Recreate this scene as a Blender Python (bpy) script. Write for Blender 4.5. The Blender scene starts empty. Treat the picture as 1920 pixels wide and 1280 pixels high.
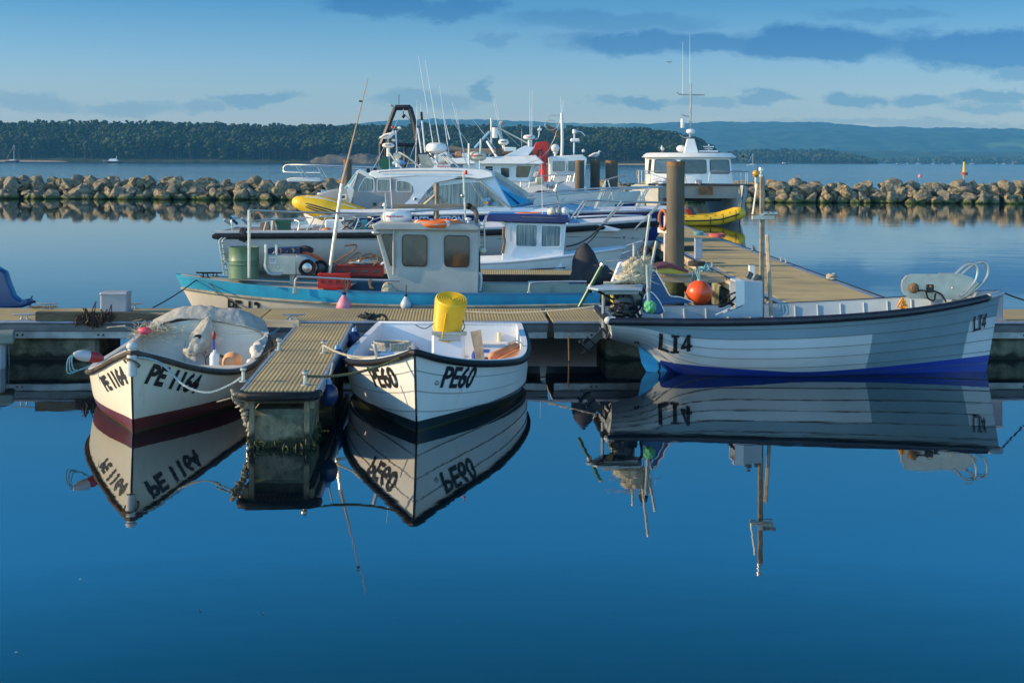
import bpy, bmesh, math, random
import numpy as np
from mathutils import Vector, Matrix, noise
random.seed(7)
SC = bpy.context.scene
# ---------------------------------------------------------------- camera, sky, sun
F = 2667.0; H = 2.8; ROLL = 0.0055
cr, sr = math.cos(ROLL), math.sin(ROLL)
cd = bpy.data.cameras.new('camera'); cam = bpy.data.objects.new('camera', cd)
SC.collection.objects.link(cam); SC.camera = cam
cd.lens = 50.0; cd.sensor_width = 36.0; cd.shift_y = -340/1920.0
cd.clip_start = 0.1; cd.clip_end = 20000
cam.location = (0, 0, H)
cam.matrix_world = Matrix.Translation((0, 0, H)) @ Matrix.Rotation(math.pi/2, 4, 'X') @ Matrix.Rotation(ROLL, 4, 'Z')
SUN_AZ = math.radians(-95); SUN_EL = math.radians(19)     # azimuth measured from +Y, clockwise
sund = Vector((math.sin(SUN_AZ)*math.cos(SUN_EL), math.cos(SUN_AZ)*math.cos(SUN_EL), math.sin(SUN_EL)))
sl = bpy.data.lights.new('sun', 'SUN'); sl.energy = 5.0; sl.angle = math.radians(0.5); sl.color = (1.0, 0.74, 0.42)
so = bpy.data.objects.new('sun', sl); SC.collection.objects.link(so)
so.rotation_euler = (-sund).to_track_quat('-Z', 'Y').to_euler()
SC.view_settings.view_transform = 'Standard'; SC.view_settings.look = 'None'
SC.view_settings.exposure = 0.52; SC.view_settings.gamma = 1.0
W = bpy.data.worlds.new('World'); SC.world = W; W.use_nodes = True
nt = W.node_tree; nt.nodes.clear()
def N(t, typ, **kw):
    n = t.nodes.new(typ)
    for k, v in kw.items(): setattr(n, k, v)
    return n
def math_(t, op, a, b=None, clamp=False):
    n = N(t, 'ShaderNodeMath', operation=op); n.use_clamp = clamp
    for i, q in enumerate((a, b)):
        if q is None: continue
        if isinstance(q, (int, float)): n.inputs[i].default_value = q
        else: t.links.new(q, n.inputs[i])
    return n.outputs[0]
def mixc(t, f, a, b, mode='MIX'):
    n = N(t, 'ShaderNodeMix', data_type='RGBA', blend_type=mode)
    for s, q in ((n.inputs[0], f), (n.inputs[6], a), (n.inputs[7], b)):
        if isinstance(q, (int, float)): s.default_value = q
        elif isinstance(q, tuple): s.default_value = (*q[:3], 1)
        else: t.links.new(q, s)
    return n.outputs[2]
sky = N(nt, 'ShaderNodeTexSky', sky_type='NISHITA'); sky.sun_disc = False
sky.sun_elevation = SUN_EL; sky.sun_rotation = SUN_AZ; sky.air_density = 1.0; sky.dust_density = 0.3; sky.ozone_density = 3.0
tc = N(nt, 'ShaderNodeTexCoord'); sep = N(nt, 'ShaderNodeSeparateXYZ'); nt.links.new(tc.outputs['Generated'], sep.inputs[0])
ya = math_(nt, 'MAXIMUM', math_(nt, 'ABSOLUTE', sep.outputs[1]), 0.12)
u_ = math_(nt, 'MULTIPLY', math_(nt, 'DIVIDE', sep.outputs[0], ya), 26.67)
v_ = math_(nt, 'MULTIPLY', math_(nt, 'DIVIDE', sep.outputs[2], ya), 26.67)
cmb = N(nt, 'ShaderNodeCombineXYZ'); nt.links.new(u_, cmb.inputs[0]); nt.links.new(v_, cmb.inputs[1])
nz = N(nt, 'ShaderNodeTexNoise'); nz.inputs['Scale'].default_value = 0.9; nz.inputs['Detail'].default_value = 7; nz.inputs['Roughness'].default_value = .72
mp0 = N(nt, 'ShaderNodeMapping'); mp0.inputs['Scale'].default_value = (0.75, 1.6, 1); nt.links.new(cmb.outputs[0], mp0.inputs[0]); nt.links.new(mp0.outputs[0], nz.inputs['Vector'])
vm = N(nt, 'ShaderNodeVectorMath', operation='SUBTRACT'); nt.links.new(nz.outputs['Color'], vm.inputs[0]); vm.inputs[1].default_value = (.5, .5, .5)
vs = N(nt, 'ShaderNodeVectorMath', operation='MULTIPLY'); nt.links.new(vm.outputs[0], vs.inputs[0]); vs.inputs[1].default_value = (2.2, .8, 0)
va = N(nt, 'ShaderNodeVectorMath', operation='ADD'); nt.links.new(cmb.outputs[0], va.inputs[0]); nt.links.new(vs.outputs[0], va.inputs[1])
# clouds: (x, height, half width, half height, strength) in hundredths of the view tangent
clouds = [(12.6-9.6, 2.23, 2.6, .26, .9), (15.3-9.6, 2.2, 2.2, .38, 1.1), (18.6-9.6, 2.12, 2.6, .42, 1.15), (20.5-9.6, 2.1, 2.6, .36, 1.0),
  (19.2-9.6, 1.7, .8, .14, .6), (12.1-9.6, 1.12, .75, .16, .75), (11.2-9.6, 1.13, .42, .14, .5), (14.3-9.6, 1.18, .8, .14, .65), (16.0-9.6, 1.19, .6, .19, .75),
  (17.2-9.6, 1.17, .9, .16, .7), (18.7-9.6, 1.27, 1.0, .16, .7), (18.6-9.6, 1.04, .9, .12, .55), (8.95-9.6, 1.26, .32, .24, .65), (7.7-9.6, 1.13, .8, .26, .5),
  (8.2-9.6, 1.05, .8, .24, .42), (4.8-9.6, 1.13, 1.2, .13, .62), (3.7-9.6, .97, .6, .13, .45), (2.3-9.6, .92, 1.2, .16, .45), (.6-9.6, 1.0, 1.0, .2, .42),
  (7.0-9.6, 2.92, 1.3, .26, .7), (8.5-9.6, 2.82, 1.0, .26, .7), (11.4-9.6, 2.62, 2.2, .24, .45), (16.5-9.6, 2.75, 1.4, .16, .4), (13.2-9.6, 1.09, .6, .12, .5),
  (9.2-9.6, 2.3, .6, .1, .35), (12.0-9.6, 3.9, 4.5, .4, .5), (4.0-9.6, 4.6, 5.0, .5, .35), (17-9.6, .72, 3.4, .1, .4)]
acc = None
for (cx, cy, rx, ry, st) in clouds:
    m = N(nt, 'ShaderNodeMapping'); m.inputs['Location'].default_value = (-cx/rx, -cy/ry, 0); m.inputs['Scale'].default_value = (1/rx, 1/ry, 0)
    nt.links.new(va.outputs[0], m.inputs[0])
    g = N(nt, 'ShaderNodeTexGradient', gradient_type='SPHERICAL'); nt.links.new(m.outputs[0], g.inputs[0])
    q = math_(nt, 'MULTIPLY', math_(nt, 'MULTIPLY', g.outputs['Fac'], 2.5, True), st)
    acc = q if acc is None else math_(nt, 'MAXIMUM', acc, q)
# sky colour by elevation
el = math_(nt, 'MULTIPLY', sep.outputs[2], 1.0)
cramp = N(nt, 'ShaderNodeValToRGB'); nt.links.new(el, cramp.inputs[0])
E = cramp.color_ramp.elements
def stops(st):
    E[0].position = st[0][0]; E[0].color = (*st[0][1], 1); E[1].position = st[-1][0]; E[1].color = (*st[-1][1], 1)
    for p, c in st[1:-1]:
        e = E.new(p); e.color = (*c, 1)
SKYSTOPS = [(0.0, (1.2, 1.04, .97)), (.03, (1.2, 1.08, 1.0)), (.067, (.74, .90, 1.12)), (.11, (.30, .64, .94)), (.18, (.26, .95, 1.4)), (.26, (.22, 1.4, 2.05)), (.34, (.06, .92, 1.25)), (.5, (.12, .5, .8)), (.75, (.2, .55, .85))]
stops(SKYSTOPS)
back = math_(nt, 'MULTIPLY', sep.outputs[1], -1.6, True)      # sky behind the camera brightened, added as fill for shaded hull sides
skc = mixc(nt, 1.0, sky.outputs[0], cramp.outputs[0], 'MULTIPLY')
skc = mixc(nt, back, skc, mixc(nt, 1.0, sky.outputs[0], (2.3, 3.0, 3.2), 'MULTIPLY'))
cl = mixc(nt, 1.0, skc, (.30, .48, .72), 'MULTIPLY')
fin = mixc(nt, acc, skc, cl)
bg = N(nt, 'ShaderNodeBackground'); nt.links.new(fin, bg.inputs[0]); bg.inputs[1].default_value = 0.09
wo = N(nt, 'ShaderNodeOutputWorld'); nt.links.new(bg.outputs[0], wo.inputs[0])

# ---------------------------------------------------------------- view helpers
def ray(px, py):
    u, v = px-960.0, py-300.0
    return Vector(((u*cr+v*sr)/F, 1.0, -(-u*sr+v*cr)/F))
def at(px, py, z=None, y=None):
    d = ray(px, py)
    k = y if y is not None else (z-H)/d.z
    return Vector((0, 0, H)) + d*k
def proj(p):
    a, b = p.x/p.y*F, (H-p.z)/p.y*F
    return a*cr-b*sr+960, a*sr+b*cr+300
class Fr:
    def __init__(s, loc, rz=0.0):
        s.loc = Vector(loc); s.rz = rz
        s.M = Matrix.Translation(s.loc) @ Matrix.Rotation(rz, 4, 'Z'); s.I = s.M.inverted()
    def l(s, w): return s.I @ Vector(w)
    def w(s, p): return s.M @ Vector(p)
    def p(s, px, py, y=None, x=None, z=None):
        o = s.I @ Vector((0, 0, H)); d = s.I.to_3x3() @ ray(px, py)
        if y is not None: k = (y-o.y)/d.y
        elif x is not None: k = (x-o.x)/d.x
        else: k = (z-o.z)/d.z
        return o + d*k

# ---------------------------------------------------------------- objects
LINK = SC.collection.objects.link
def tag(o, label=None, cat=None, group=None, kind=None):
    for k, v in (('label', label), ('category', cat), ('group', group), ('kind', kind)):
        if v: o[k] = v
    return o
def thing(name, label, cat, fr=None, loc=None, rz=0, group=None):
    o = bpy.data.objects.new(name, None); LINK(o); o.empty_display_size = .2
    o.location = fr.loc if fr else (loc or (0, 0, 0)); o.rotation_euler = (0, 0, fr.rz if fr else rz)
    return tag(o, label, cat, group)
def copy_tree(o, parent=None):
    c = o.copy(); LINK(c); c.parent = parent
    for ch in o.children: copy_tree(ch, c)
    return c
class MB:
    def __init__(s): s.v = []; s.f = []; s.m = []
    def add(s, vs, fs, m=0):
        b = len(s.v); s.v += [tuple(q) for q in vs]
        for k, f in enumerate(fs):
            s.f.append([b+i for i in f]); s.m.append(m if isinstance(m, int) else m[k])
        return s
    def box(s, c, d, R=None, ch=0.0, m=0):
        c = Vector(c); h = Vector(d)/2
        if R is not None and not isinstance(R, Matrix): R = Matrix.Rotation(R, 3, 'Z')
        T = lambda p: c + (R @ Vector(p) if R is not None else Vector(p))
        ch = min(ch, min(h)*.95)
        if ch <= 0:
            vs = [T((x*h.x, y*h.y, z*h.z)) for x in (-1, 1) for y in (-1, 1) for z in (-1, 1)]
            return s.add(vs, [(0,1,3,2),(4,6,7,5),(0,4,5,1),(2,3,7,6),(0,2,6,4),(1,5,7,3)], m)
        bm = bmesh.new()
        for x in (-1, 1):
            for y in (-1, 1):
                for z in (-1, 1):
                    for k in range(3):
                        q = [x*h.x, y*h.y, z*h.z]
                        for j in range(3):
                            if j != k: q[j] -= (x, y, z)[j]*ch
                        bm.verts.new(q)
        bmesh.ops.convex_hull(bm, input=bm.verts[:])
        bmesh.ops.dissolve_limit(bm, angle_limit=.01, verts=bm.verts[:], edges=bm.edges[:])
        bm.verts.index_update()
        s.add([T(v.co) for v in bm.verts], [[v.index for v in f.verts] for f in bm.faces], m); bm.free(); return s
    def tube(s, pts, r, n=8, closed=False, m=0, cap=True):
        P = [Vector(p) for p in pts]; k = len(P)
        if k < 2: return s
        rr = r if isinstance(r, (list, tuple)) else [r]*k
        T = []
        for i in range(k):
            a = P[(i-1) % k] if (i or closed) else P[0]; b = P[(i+1) % k] if (i < k-1 or closed) else P[-1]
            d = (b-a); T.append(d.normalized() if d.length > 1e-9 else Vector((0, 0, 1)))
        up = Vector((0, 0, 1)) if abs(T[0].z) < .9 else Vector((1, 0, 0))
        nrm = (up - T[0]*up.dot(T[0])).normalized(); vs = []
        for i in range(k):
            nrm = nrm - T[i]*nrm.dot(T[i])
            if nrm.length < 1e-6: nrm = T[i].orthogonal()
            nrm.normalize(); bn = T[i].cross(nrm)
            for j in range(n):
                a = 2*math.pi*j/n; vs.append(P[i]+(nrm*math.cos(a)+bn*math.sin(a))*rr[i])
        fs = []
        for i in range(k if closed else k-1):
            for j in range(n):
                a, b = i*n+j, i*n+(j+1) % n; c, d = ((i+1) % k)*n+(j+1) % n, ((i+1) % k)*n+j
                fs.append((a, b, c, d))
        if cap and not closed: fs += [list(range(n))[::-1], [(k-1)*n+j for j in range(n)]]
        return s.add(vs, fs, m)
    def lathe(s, c, prof, n=24, R=None, m=0):
        c = Vector(c); vs = []; fs = []; k = len(prof)
        for (r, z) in prof:
            for j in range(n):
                a = 2*math.pi*j/n; p = Vector((r*math.cos(a), r*math.sin(a), z)); vs.append(c + (R @ p if R is not None else p))
        for i in range(k-1):
            for j in range(n): fs.append((i*n+j, i*n+(j+1) % n, (i+1)*n+(j+1) % n, (i+1)*n+j))
        if prof[0][0] > 1e-5: fs.append(list(range(n))[::-1])
        if prof[-1][0] > 1e-5: fs.append([(k-1)*n+j for j in range(n)])
        return s.add(vs, fs, m)
    def ell(s, c, rad, n=14, fn=None, R=None, m=0):
        c = Vector(c); rad = Vector(rad) if not isinstance(rad, (int, float)) else Vector((rad,)*3)
        n2 = n*2; vs = [None]; vs = []; fs = []
        for i in range(n+1):
            th = math.pi*i/n
            for j in range(n2):
                a = 2*math.pi*j/n2; d = Vector((math.sin(th)*math.cos(a), math.sin(th)*math.sin(a), math.cos(th)))
                k = fn(d) if fn else 1.0
                p = Vector((d.x*rad.x, d.y*rad.y, d.z*rad.z))*k; vs.append(c+(R @ p if R is not None else p))
        for i in range(n):
            for j in range(n2): fs.append((i*n2+j, i*n2+(j+1) % n2, (i+1)*n2+(j+1) % n2, (i+1)*n2+j))
        return s.add(vs, fs, m)
    def prism(s, poly, vec, m=0):
        A = [Vector(p) for p in poly]; vec = Vector(vec); B = [p+vec for p in A]; k = len(A)
        fs = [list(range(k))[::-1], [k+i for i in range(k)]] + [(i, (i+1) % k, k+(i+1) % k, k+i) for i in range(k)]
        return s.add(A+B, fs, m)
    def loft(s, A, B, m=0):
        k = len(A)
        fs = [list(range(k))[::-1], [k+i for i in range(k)]] + [(i, (i+1) % k, k+(i+1) % k, k+i) for i in range(k)]
        return s.add(list(A)+list(B), fs, m)
    def grid(s, fn, nu, nv, m=0):
        vs = [fn(i/nu, j/nv) for i in range(nu+1) for j in range(nv+1)]
        fs = [(i*(nv+1)+j, (i+1)*(nv+1)+j, (i+1)*(nv+1)+j+1, i*(nv+1)+j+1) for i in range(nu) for j in range(nv)]
        return s.add(vs, fs, m)
    def build(s, name, mats, parent=None, smooth=35, bevel=0, sub=0):
        me = bpy.data.meshes.new(name); me.from_pydata(s.v, [], s.f)
        if not isinstance(mats, (list, tuple)): mats = [mats]
        for q in mats: me.materials.append(q)
        me.polygons.foreach_set('material_index', s.m)
        bm = bmesh.new(); bm.from_mesh(me)
        bmesh.ops.remove_doubles(bm, verts=bm.verts[:], dist=1e-5)
        bmesh.ops.recalc_face_normals(bm, faces=bm.faces[:])
        bm.to_mesh(me); bm.free()
        if smooth:
            me.polygons.foreach_set('use_smooth', [True]*len(me.polygons)); me.set_sharp_from_angle(angle=math.radians(smooth))
        me.update(); o = bpy.data.objects.new(name, me); LINK(o)
        if parent is not None: o.parent = parent
        if bevel:
            b = o.modifiers.new('bevel', 'BEVEL'); b.width = bevel; b.segments = 2; b.limit_method = 'ANGLE'
        return o

# ---------------------------------------------------------------- materials
MC = {}
def M(name, col=(.5, .5, .5), rough=.5, metal=0.0, var=.12, scale=4.0, dirt=None, bump=0.0, bscale=30.0, sv=(1, 1, 1), coat=0.0, wave=None, spec=.5):
    if name in MC: return MC[name]
    m = bpy.data.materials.new(name); m.use_nodes = True; t = m.node_tree; b = t.nodes['Principled BSDF']
    c = N(t, 'ShaderNodeTexCoord'); mp = N(t, 'ShaderNodeMapping'); mp.inputs['Scale'].default_value = sv; t.links.new(c.outputs['Object'], mp.inputs[0])
    n1 = N(t, 'ShaderNodeTexNoise'); n1.inputs['Scale'].default_value = scale; n1.inputs['Detail'].default_value = 6; n1.inputs['Roughness'].default_value = .6
    t.links.new(mp.outputs[0], n1.inputs['Vector'])
    f = math_(t, 'MULTIPLY', math_(t, 'SUBTRACT', n1.outputs['Fac'], .35), 3.0, True)
    lo = tuple(x*(1-var) for x in col); hi = tuple(min(1, x*(1+var)) for x in col)
    out = mixc(t, f, lo, hi)
    if dirt:
        dc, amt, ds = dirt
        n2 = N(t, 'ShaderNodeTexNoise'); n2.inputs['Scale'].default_value = ds; n2.inputs['Detail'].default_value = 8; n2.inputs['Roughness'].default_value = .7
        t.links.new(mp.outputs[0], n2.inputs['Vector'])
        g = math_(t, 'MULTIPLY', math_(t, 'SUBTRACT', n2.outputs['Fac'], .72-.35*amt), 5.0, True)
        out = mixc(t, math_(t, 'MULTIPLY', g, min(1, .45+amt*.5)), out, dc)
        r = mixc(t, g, (rough,)*3, (min(1, rough+.3),)*3); t.links.new(r, b.inputs['Roughness'])
    else: b.inputs['Roughness'].default_value = rough
    t.links.new(out, b.inputs['Base Color']); b.inputs['Metallic'].default_value = metal
    b.inputs['Specular IOR Level'].default_value = spec
    if coat: b.inputs['Coat Weight'].default_value = coat; b.inputs['Coat Roughness'].default_value = .15
    hgt = None
    if bump:
        n3 = N(t, 'ShaderNodeTexNoise'); n3.inputs['Scale'].default_value = bscale; n3.inputs['Detail'].default_value = 5
        t.links.new(mp.outputs[0], n3.inputs['Vector']); bp = N(t, 'ShaderNodeBump'); bp.inputs['Strength'].default_value = bump
        bp.inputs['Distance'].default_value = .02; t.links.new(n3.outputs['Fac'], bp.inputs['Height']); t.links.new(bp.outputs[0], b.inputs['Normal']); hgt = bp
    if wave:
        ax, fr_, dark, st = wave
        wv = N(t, 'ShaderNodeTexWave', wave_type='BANDS', bands_direction=ax, wave_profile='SIN'); wv.inputs['Scale'].default_value = fr_
        t.links.new(c.outputs['Object'], wv.inputs['Vector'])
        out2 = mixc(t, math_(t, 'MULTIPLY', math_(t, 'SUBTRACT', .55, wv.outputs['Fac']), 2.2, True), out, dark)
        t.links.new(out2, b.inputs['Base Color'])
        bp = N(t, 'ShaderNodeBump'); bp.inputs['Strength'].default_value = st; bp.inputs['Distance'].default_value = .01
        t.links.new(wv.outputs['Fac'], bp.inputs['Height'])
        if hgt: t.links.new(hgt.outputs[0], bp.inputs['Normal'])
        t.links.new(bp.outputs[0], b.inputs['Normal'])
    MC[name] = m; return m
white = M('white_gelcoat', (.74, .73, .69), .32, var=.06, scale=3, dirt=((.36, .32, .22), .32, 4), sv=(1, 1, .5), coat=.2)
whiteb = M('white_paint', (.70, .72, .74), .4, var=.06, scale=2.5, dirt=((.35, .33, .28), .15, 6))
cream = M('cream_gelcoat', (.66, .61, .47), .35, var=.08, scale=2, dirt=((.34, .28, .17), .3, 6), sv=(1, 1, .4))
greyw = M('grey_white_hull', (.47, .50, .50), .4, var=.07, scale=2, dirt=((.25, .25, .2), .18, 5), sv=(1, 1, .3))
grey = M('grey_paint', (.30, .35, .37), .5, var=.1, scale=3, dirt=((.16, .16, .14), .2, 8), bump=.1)
lgrey = M('light_grey_paint', (.36, .37, .35), .5, var=.1, scale=3, dirt=((.22, .2, .17), .2, 9), bump=.15, bscale=60)
navy = M('navy_paint', (.01, .02, .14), .22, var=.15, scale=2, coat=.4)
royal = M('royal_blue_paint', (.012, .05, .42), .35, var=.2, scale=4, dirt=((.03, .06, .15), .3, 5))
teal = M('teal_blue_paint', (.012, .27, .43), .45, var=.22, scale=2, dirt=((.12, .17, .08), .28, 7), sv=(1, 1, .35), bump=.1)
skyb = M('bright_blue_paint', (.03, .36, .66), .3, var=.15, scale=3)
black = M('black_rubber', (.012, .013, .015), .5, var=.3, scale=8, dirt=((.06, .06, .06), .12, 20), bump=.15, bscale=40, spec=.2)
blackm = M('black_metal', (.012, .013, .016), .35, var=.3, scale=12, metal=.2)
dgrey = M('dark_grey_plastic', (.05, .055, .06), .4, var=.2, scale=6)
steel = M('steel_tube', (.50, .50, .47), .35, metal=.8, var=.12, scale=6)
galv = M('galvanised_steel', (.36, .38, .38), .5, metal=.6, var=.22, scale=7, dirt=((.14, .13, .1), .3, 5), bump=.08)
alu = M('aluminium_plate', (.50, .47, .41), .42, metal=.55, var=.15, scale=5, dirt=((.2, .17, .12), .25, 6), bump=.05)
wood = M('weathered_timber', (.27, .22, .16), .8, var=.3, scale=3, dirt=((.07, .06, .045), .45, 5), sv=(.3, 3, 3), bump=.4, bscale=25)
woodl = M('pale_timber', (.46, .37, .26), .75, var=.25, scale=3, dirt=((.18, .14, .1), .3, 6), sv=(.3, 3, 3), bump=.3, bscale=25)
woodd = M('dark_wet_timber', (.085, .07, .045), .8, var=.4, scale=4, dirt=((.03, .05, .015), .6, 4), sv=(.5, 2, 2), bump=.5, bscale=20)
concrete = M('algae_concrete', (.19, .195, .14), .85, var=.35, scale=3, dirt=((.02, .035, .014), .85, 2.2), bump=.5, bscale=18)
def tide(m, z0=.09):
    t = m.node_tree; b = t.nodes['Principled BSDF']; src = b.inputs['Base Color'].links[0].from_socket; g = N(t, 'ShaderNodeNewGeometry'); s = N(t, 'ShaderNodeSeparateXYZ'); t.links.new(g.outputs['Position'], s.inputs[0])
    n = N(t, 'ShaderNodeTexNoise'); n.inputs['Scale'].default_value = 2.6; n.inputs['Detail'].default_value = 7; n.inputs['Roughness'].default_value = .65; t.links.new(g.outputs['Position'], n.inputs['Vector'])
    k = math_(t, 'DIVIDE', math_(t, 'SUBTRACT', math_(t, 'ADD', z0, math_(t, 'MULTIPLY', math_(t, 'SUBTRACT', n.outputs['Fac'], .5), .28)), s.outputs[2]), .05, True)
    t.links.new(mixc(t, k, src, (.010, .014, .007)), b.inputs['Base Color'])
tide(concrete)
wett = M('wet_timber', (.15, .135, .09), .85, var=.35, scale=4, dirt=((.04, .05, .02), .5, 5), bump=.4, bscale=25); tide(wett, .2)
def speck(m):
    t = m.node_tree; b = t.nodes['Principled BSDF']; src = b.inputs['Base Color'].links[0].from_socket; g = N(t, 'ShaderNodeNewGeometry')
    def nq(sc, d): n = N(t, 'ShaderNodeTexNoise'); n.inputs['Scale'].default_value = sc; n.inputs['Detail'].default_value = d; t.links.new(g.outputs['Position'], n.inputs['Vector']); return n.outputs['Fac']
    st = math_(t, 'MULTIPLY', math_(t, 'MULTIPLY', math_(t, 'SUBTRACT', nq(.9, 5), .50), 6.0, True), .5); o = mixc(t, st, src, (.19, .17, .11))
    wh = math_(t, 'MULTIPLY', math_(t, 'SUBTRACT', nq(9, 2), .70), 14.0, True); t.links.new(mixc(t, wh, o, (.58, .56, .5)), b.inputs['Base Color'])
decktan = M('ribbed_deck', (.47, .37, .16), .7, var=.12, scale=2, dirt=((.20, .17, .10), .25, 3), wave=('X', 7.2, (.24, .19, .085), .35))
deckx = M('ribbed_deck_cross', (.40, .34, .19), .7, var=.12, scale=2, dirt=((.16, .14, .09), .2, 3), wave=('Y', 7.2, (.10, .09, .06), .8))
speck(decktan); deckgrit = M('gritty_deck', (.43, .34, .16), .9, var=.14, scale=1.2, dirt=((.17, .15, .10), .35, 1.5), bump=.4, bscale=120)
speck(deckgrit)
edging = M('grey_edging', (.27, .31, .36), .45, metal=.3, var=.2, scale=4, dirt=((.12, .12, .12), .3, 6), bump=.1)
yellow = M('yellow_plastic', (.74, .44, .008), .38, var=.08, scale=4, dirt=((.35, .22, .02), .2, 9))
yelpvc = M('yellow_inflatable', (.80, .50, .02), .42, var=.06, scale=3, dirt=((.3, .2, .03), .12, 6), bump=.1, bscale=6)
orange = M('orange_buoy', (.80, .09, .015), .35, var=.12, scale=5, dirt=((.35, .06, .03), .3, 7))
orangep = M('faded_orange', (.72, .26, .09), .5, var=.15, scale=6, dirt=((.4, .25, .15), .3, 9))
red = M('red_plastic', (.55, .015, .01), .4, var=.15, scale=5)
redcr = M('red_crane_paint', (.50, .02, .015), .35, var=.15, scale=3)
maroon = M('maroon_antifoul', (.11, .022, .02), .6, var=.25, scale=4, dirt=((.05, .02, .02), .3, 8))
dark = M('dark_antifoul', (.016, .02, .024), .5, var=.3, scale=6)
bluef = M('blue_fender', (.007, .02, .085), .3, var=.2, scale=5)
tarp = M('grey_tarp', (.36, .35, .31), .85, var=.2, scale=4, dirt=((.17, .15, .11), .45, 6), bump=.8, bscale=14)
canvas = M('cream_netting', (.50, .45, .33), .9, var=.3, scale=14, dirt=((.22, .18, .1), .4, 20), bump=1.0, bscale=50)
darkcov = M('dark_cover', (.028, .028, .035), .85, var=.3, scale=5, bump=.5, bscale=12)
bluetarp = M('blue_cover', (.02, .10, .25), .5, var=.25, scale=3, bump=.3, bscale=8)
ropem = M('rope_pale', (.42, .40, .33), .9, var=.4, scale=60, bump=.8, bscale=120)
roped = M('rope_dark', (.05, .05, .04), .9, var=.4, scale=60, bump=.6, bscale=120)
ropeb = M('rope_blue', (.16, .36, .42), .85, var=.4, scale=60, bump=.6, bscale=120)
ropen = M('rope_brown', (.20, .14, .08), .9, var=.4, scale=50, bump=.8, bscale=100)
green = M('green_drum', (.10, .19, .11), .45, var=.15, scale=3, dirt=((.08, .08, .04), .3, 5))
greend = M('dark_green', (.01, .10, .05), .4, var=.2)
glass = M('dark_glass', (.030, .045, .055), .06, var=.5, scale=3, spec=.8)
glassb = M('brown_glass', (.055, .035, .03), .08, var=.4, scale=4, spec=.7)
glassc = M('curtained_glass', (.17, .24, .26), .12, var=.55, scale=5, sv=(6, 6, .3), spec=.8)
glasst = M('tinted_windscreen', (.02, .22, .36), .08, var=.3, scale=2, spec=.9)
seaw = M('seaweed', (.045, .025, .015), .7, var=.5, scale=30, bump=.5)
weed = M('green_weed', (.035, .05, .012), .8, var=.5, scale=9, bump=.6)
blkp = M('black_lettering', (.01, .01, .012), .5, var=.1)
whtp = M('white_lettering', (.62, .66, .74), .5, var=.1)
redp = M('red_lettering', (.45, .02, .03), .5, var=.1)
pink = M('pink_fender', (.70, .22, .28), .5, var=.15)
pile_m = M('rusted_pile', (.105, .088, .062), .75, metal=.0, var=.25, scale=3, dirt=((.07, .045, .03), .45, 3.5), sv=(1, 1, .25), bump=.2)
gullw = M('gull_white', (.72, .72, .70), .8, var=.05); gullg = M('gull_grey', (.28, .30, .32), .8, var=.1)
amber = M('amber_lens', (.75, .33, .02), .2, var=.05)
rust = M('rust_steel', (.20, .11, .05), .7, metal=.3, var=.4, scale=9)

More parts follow.
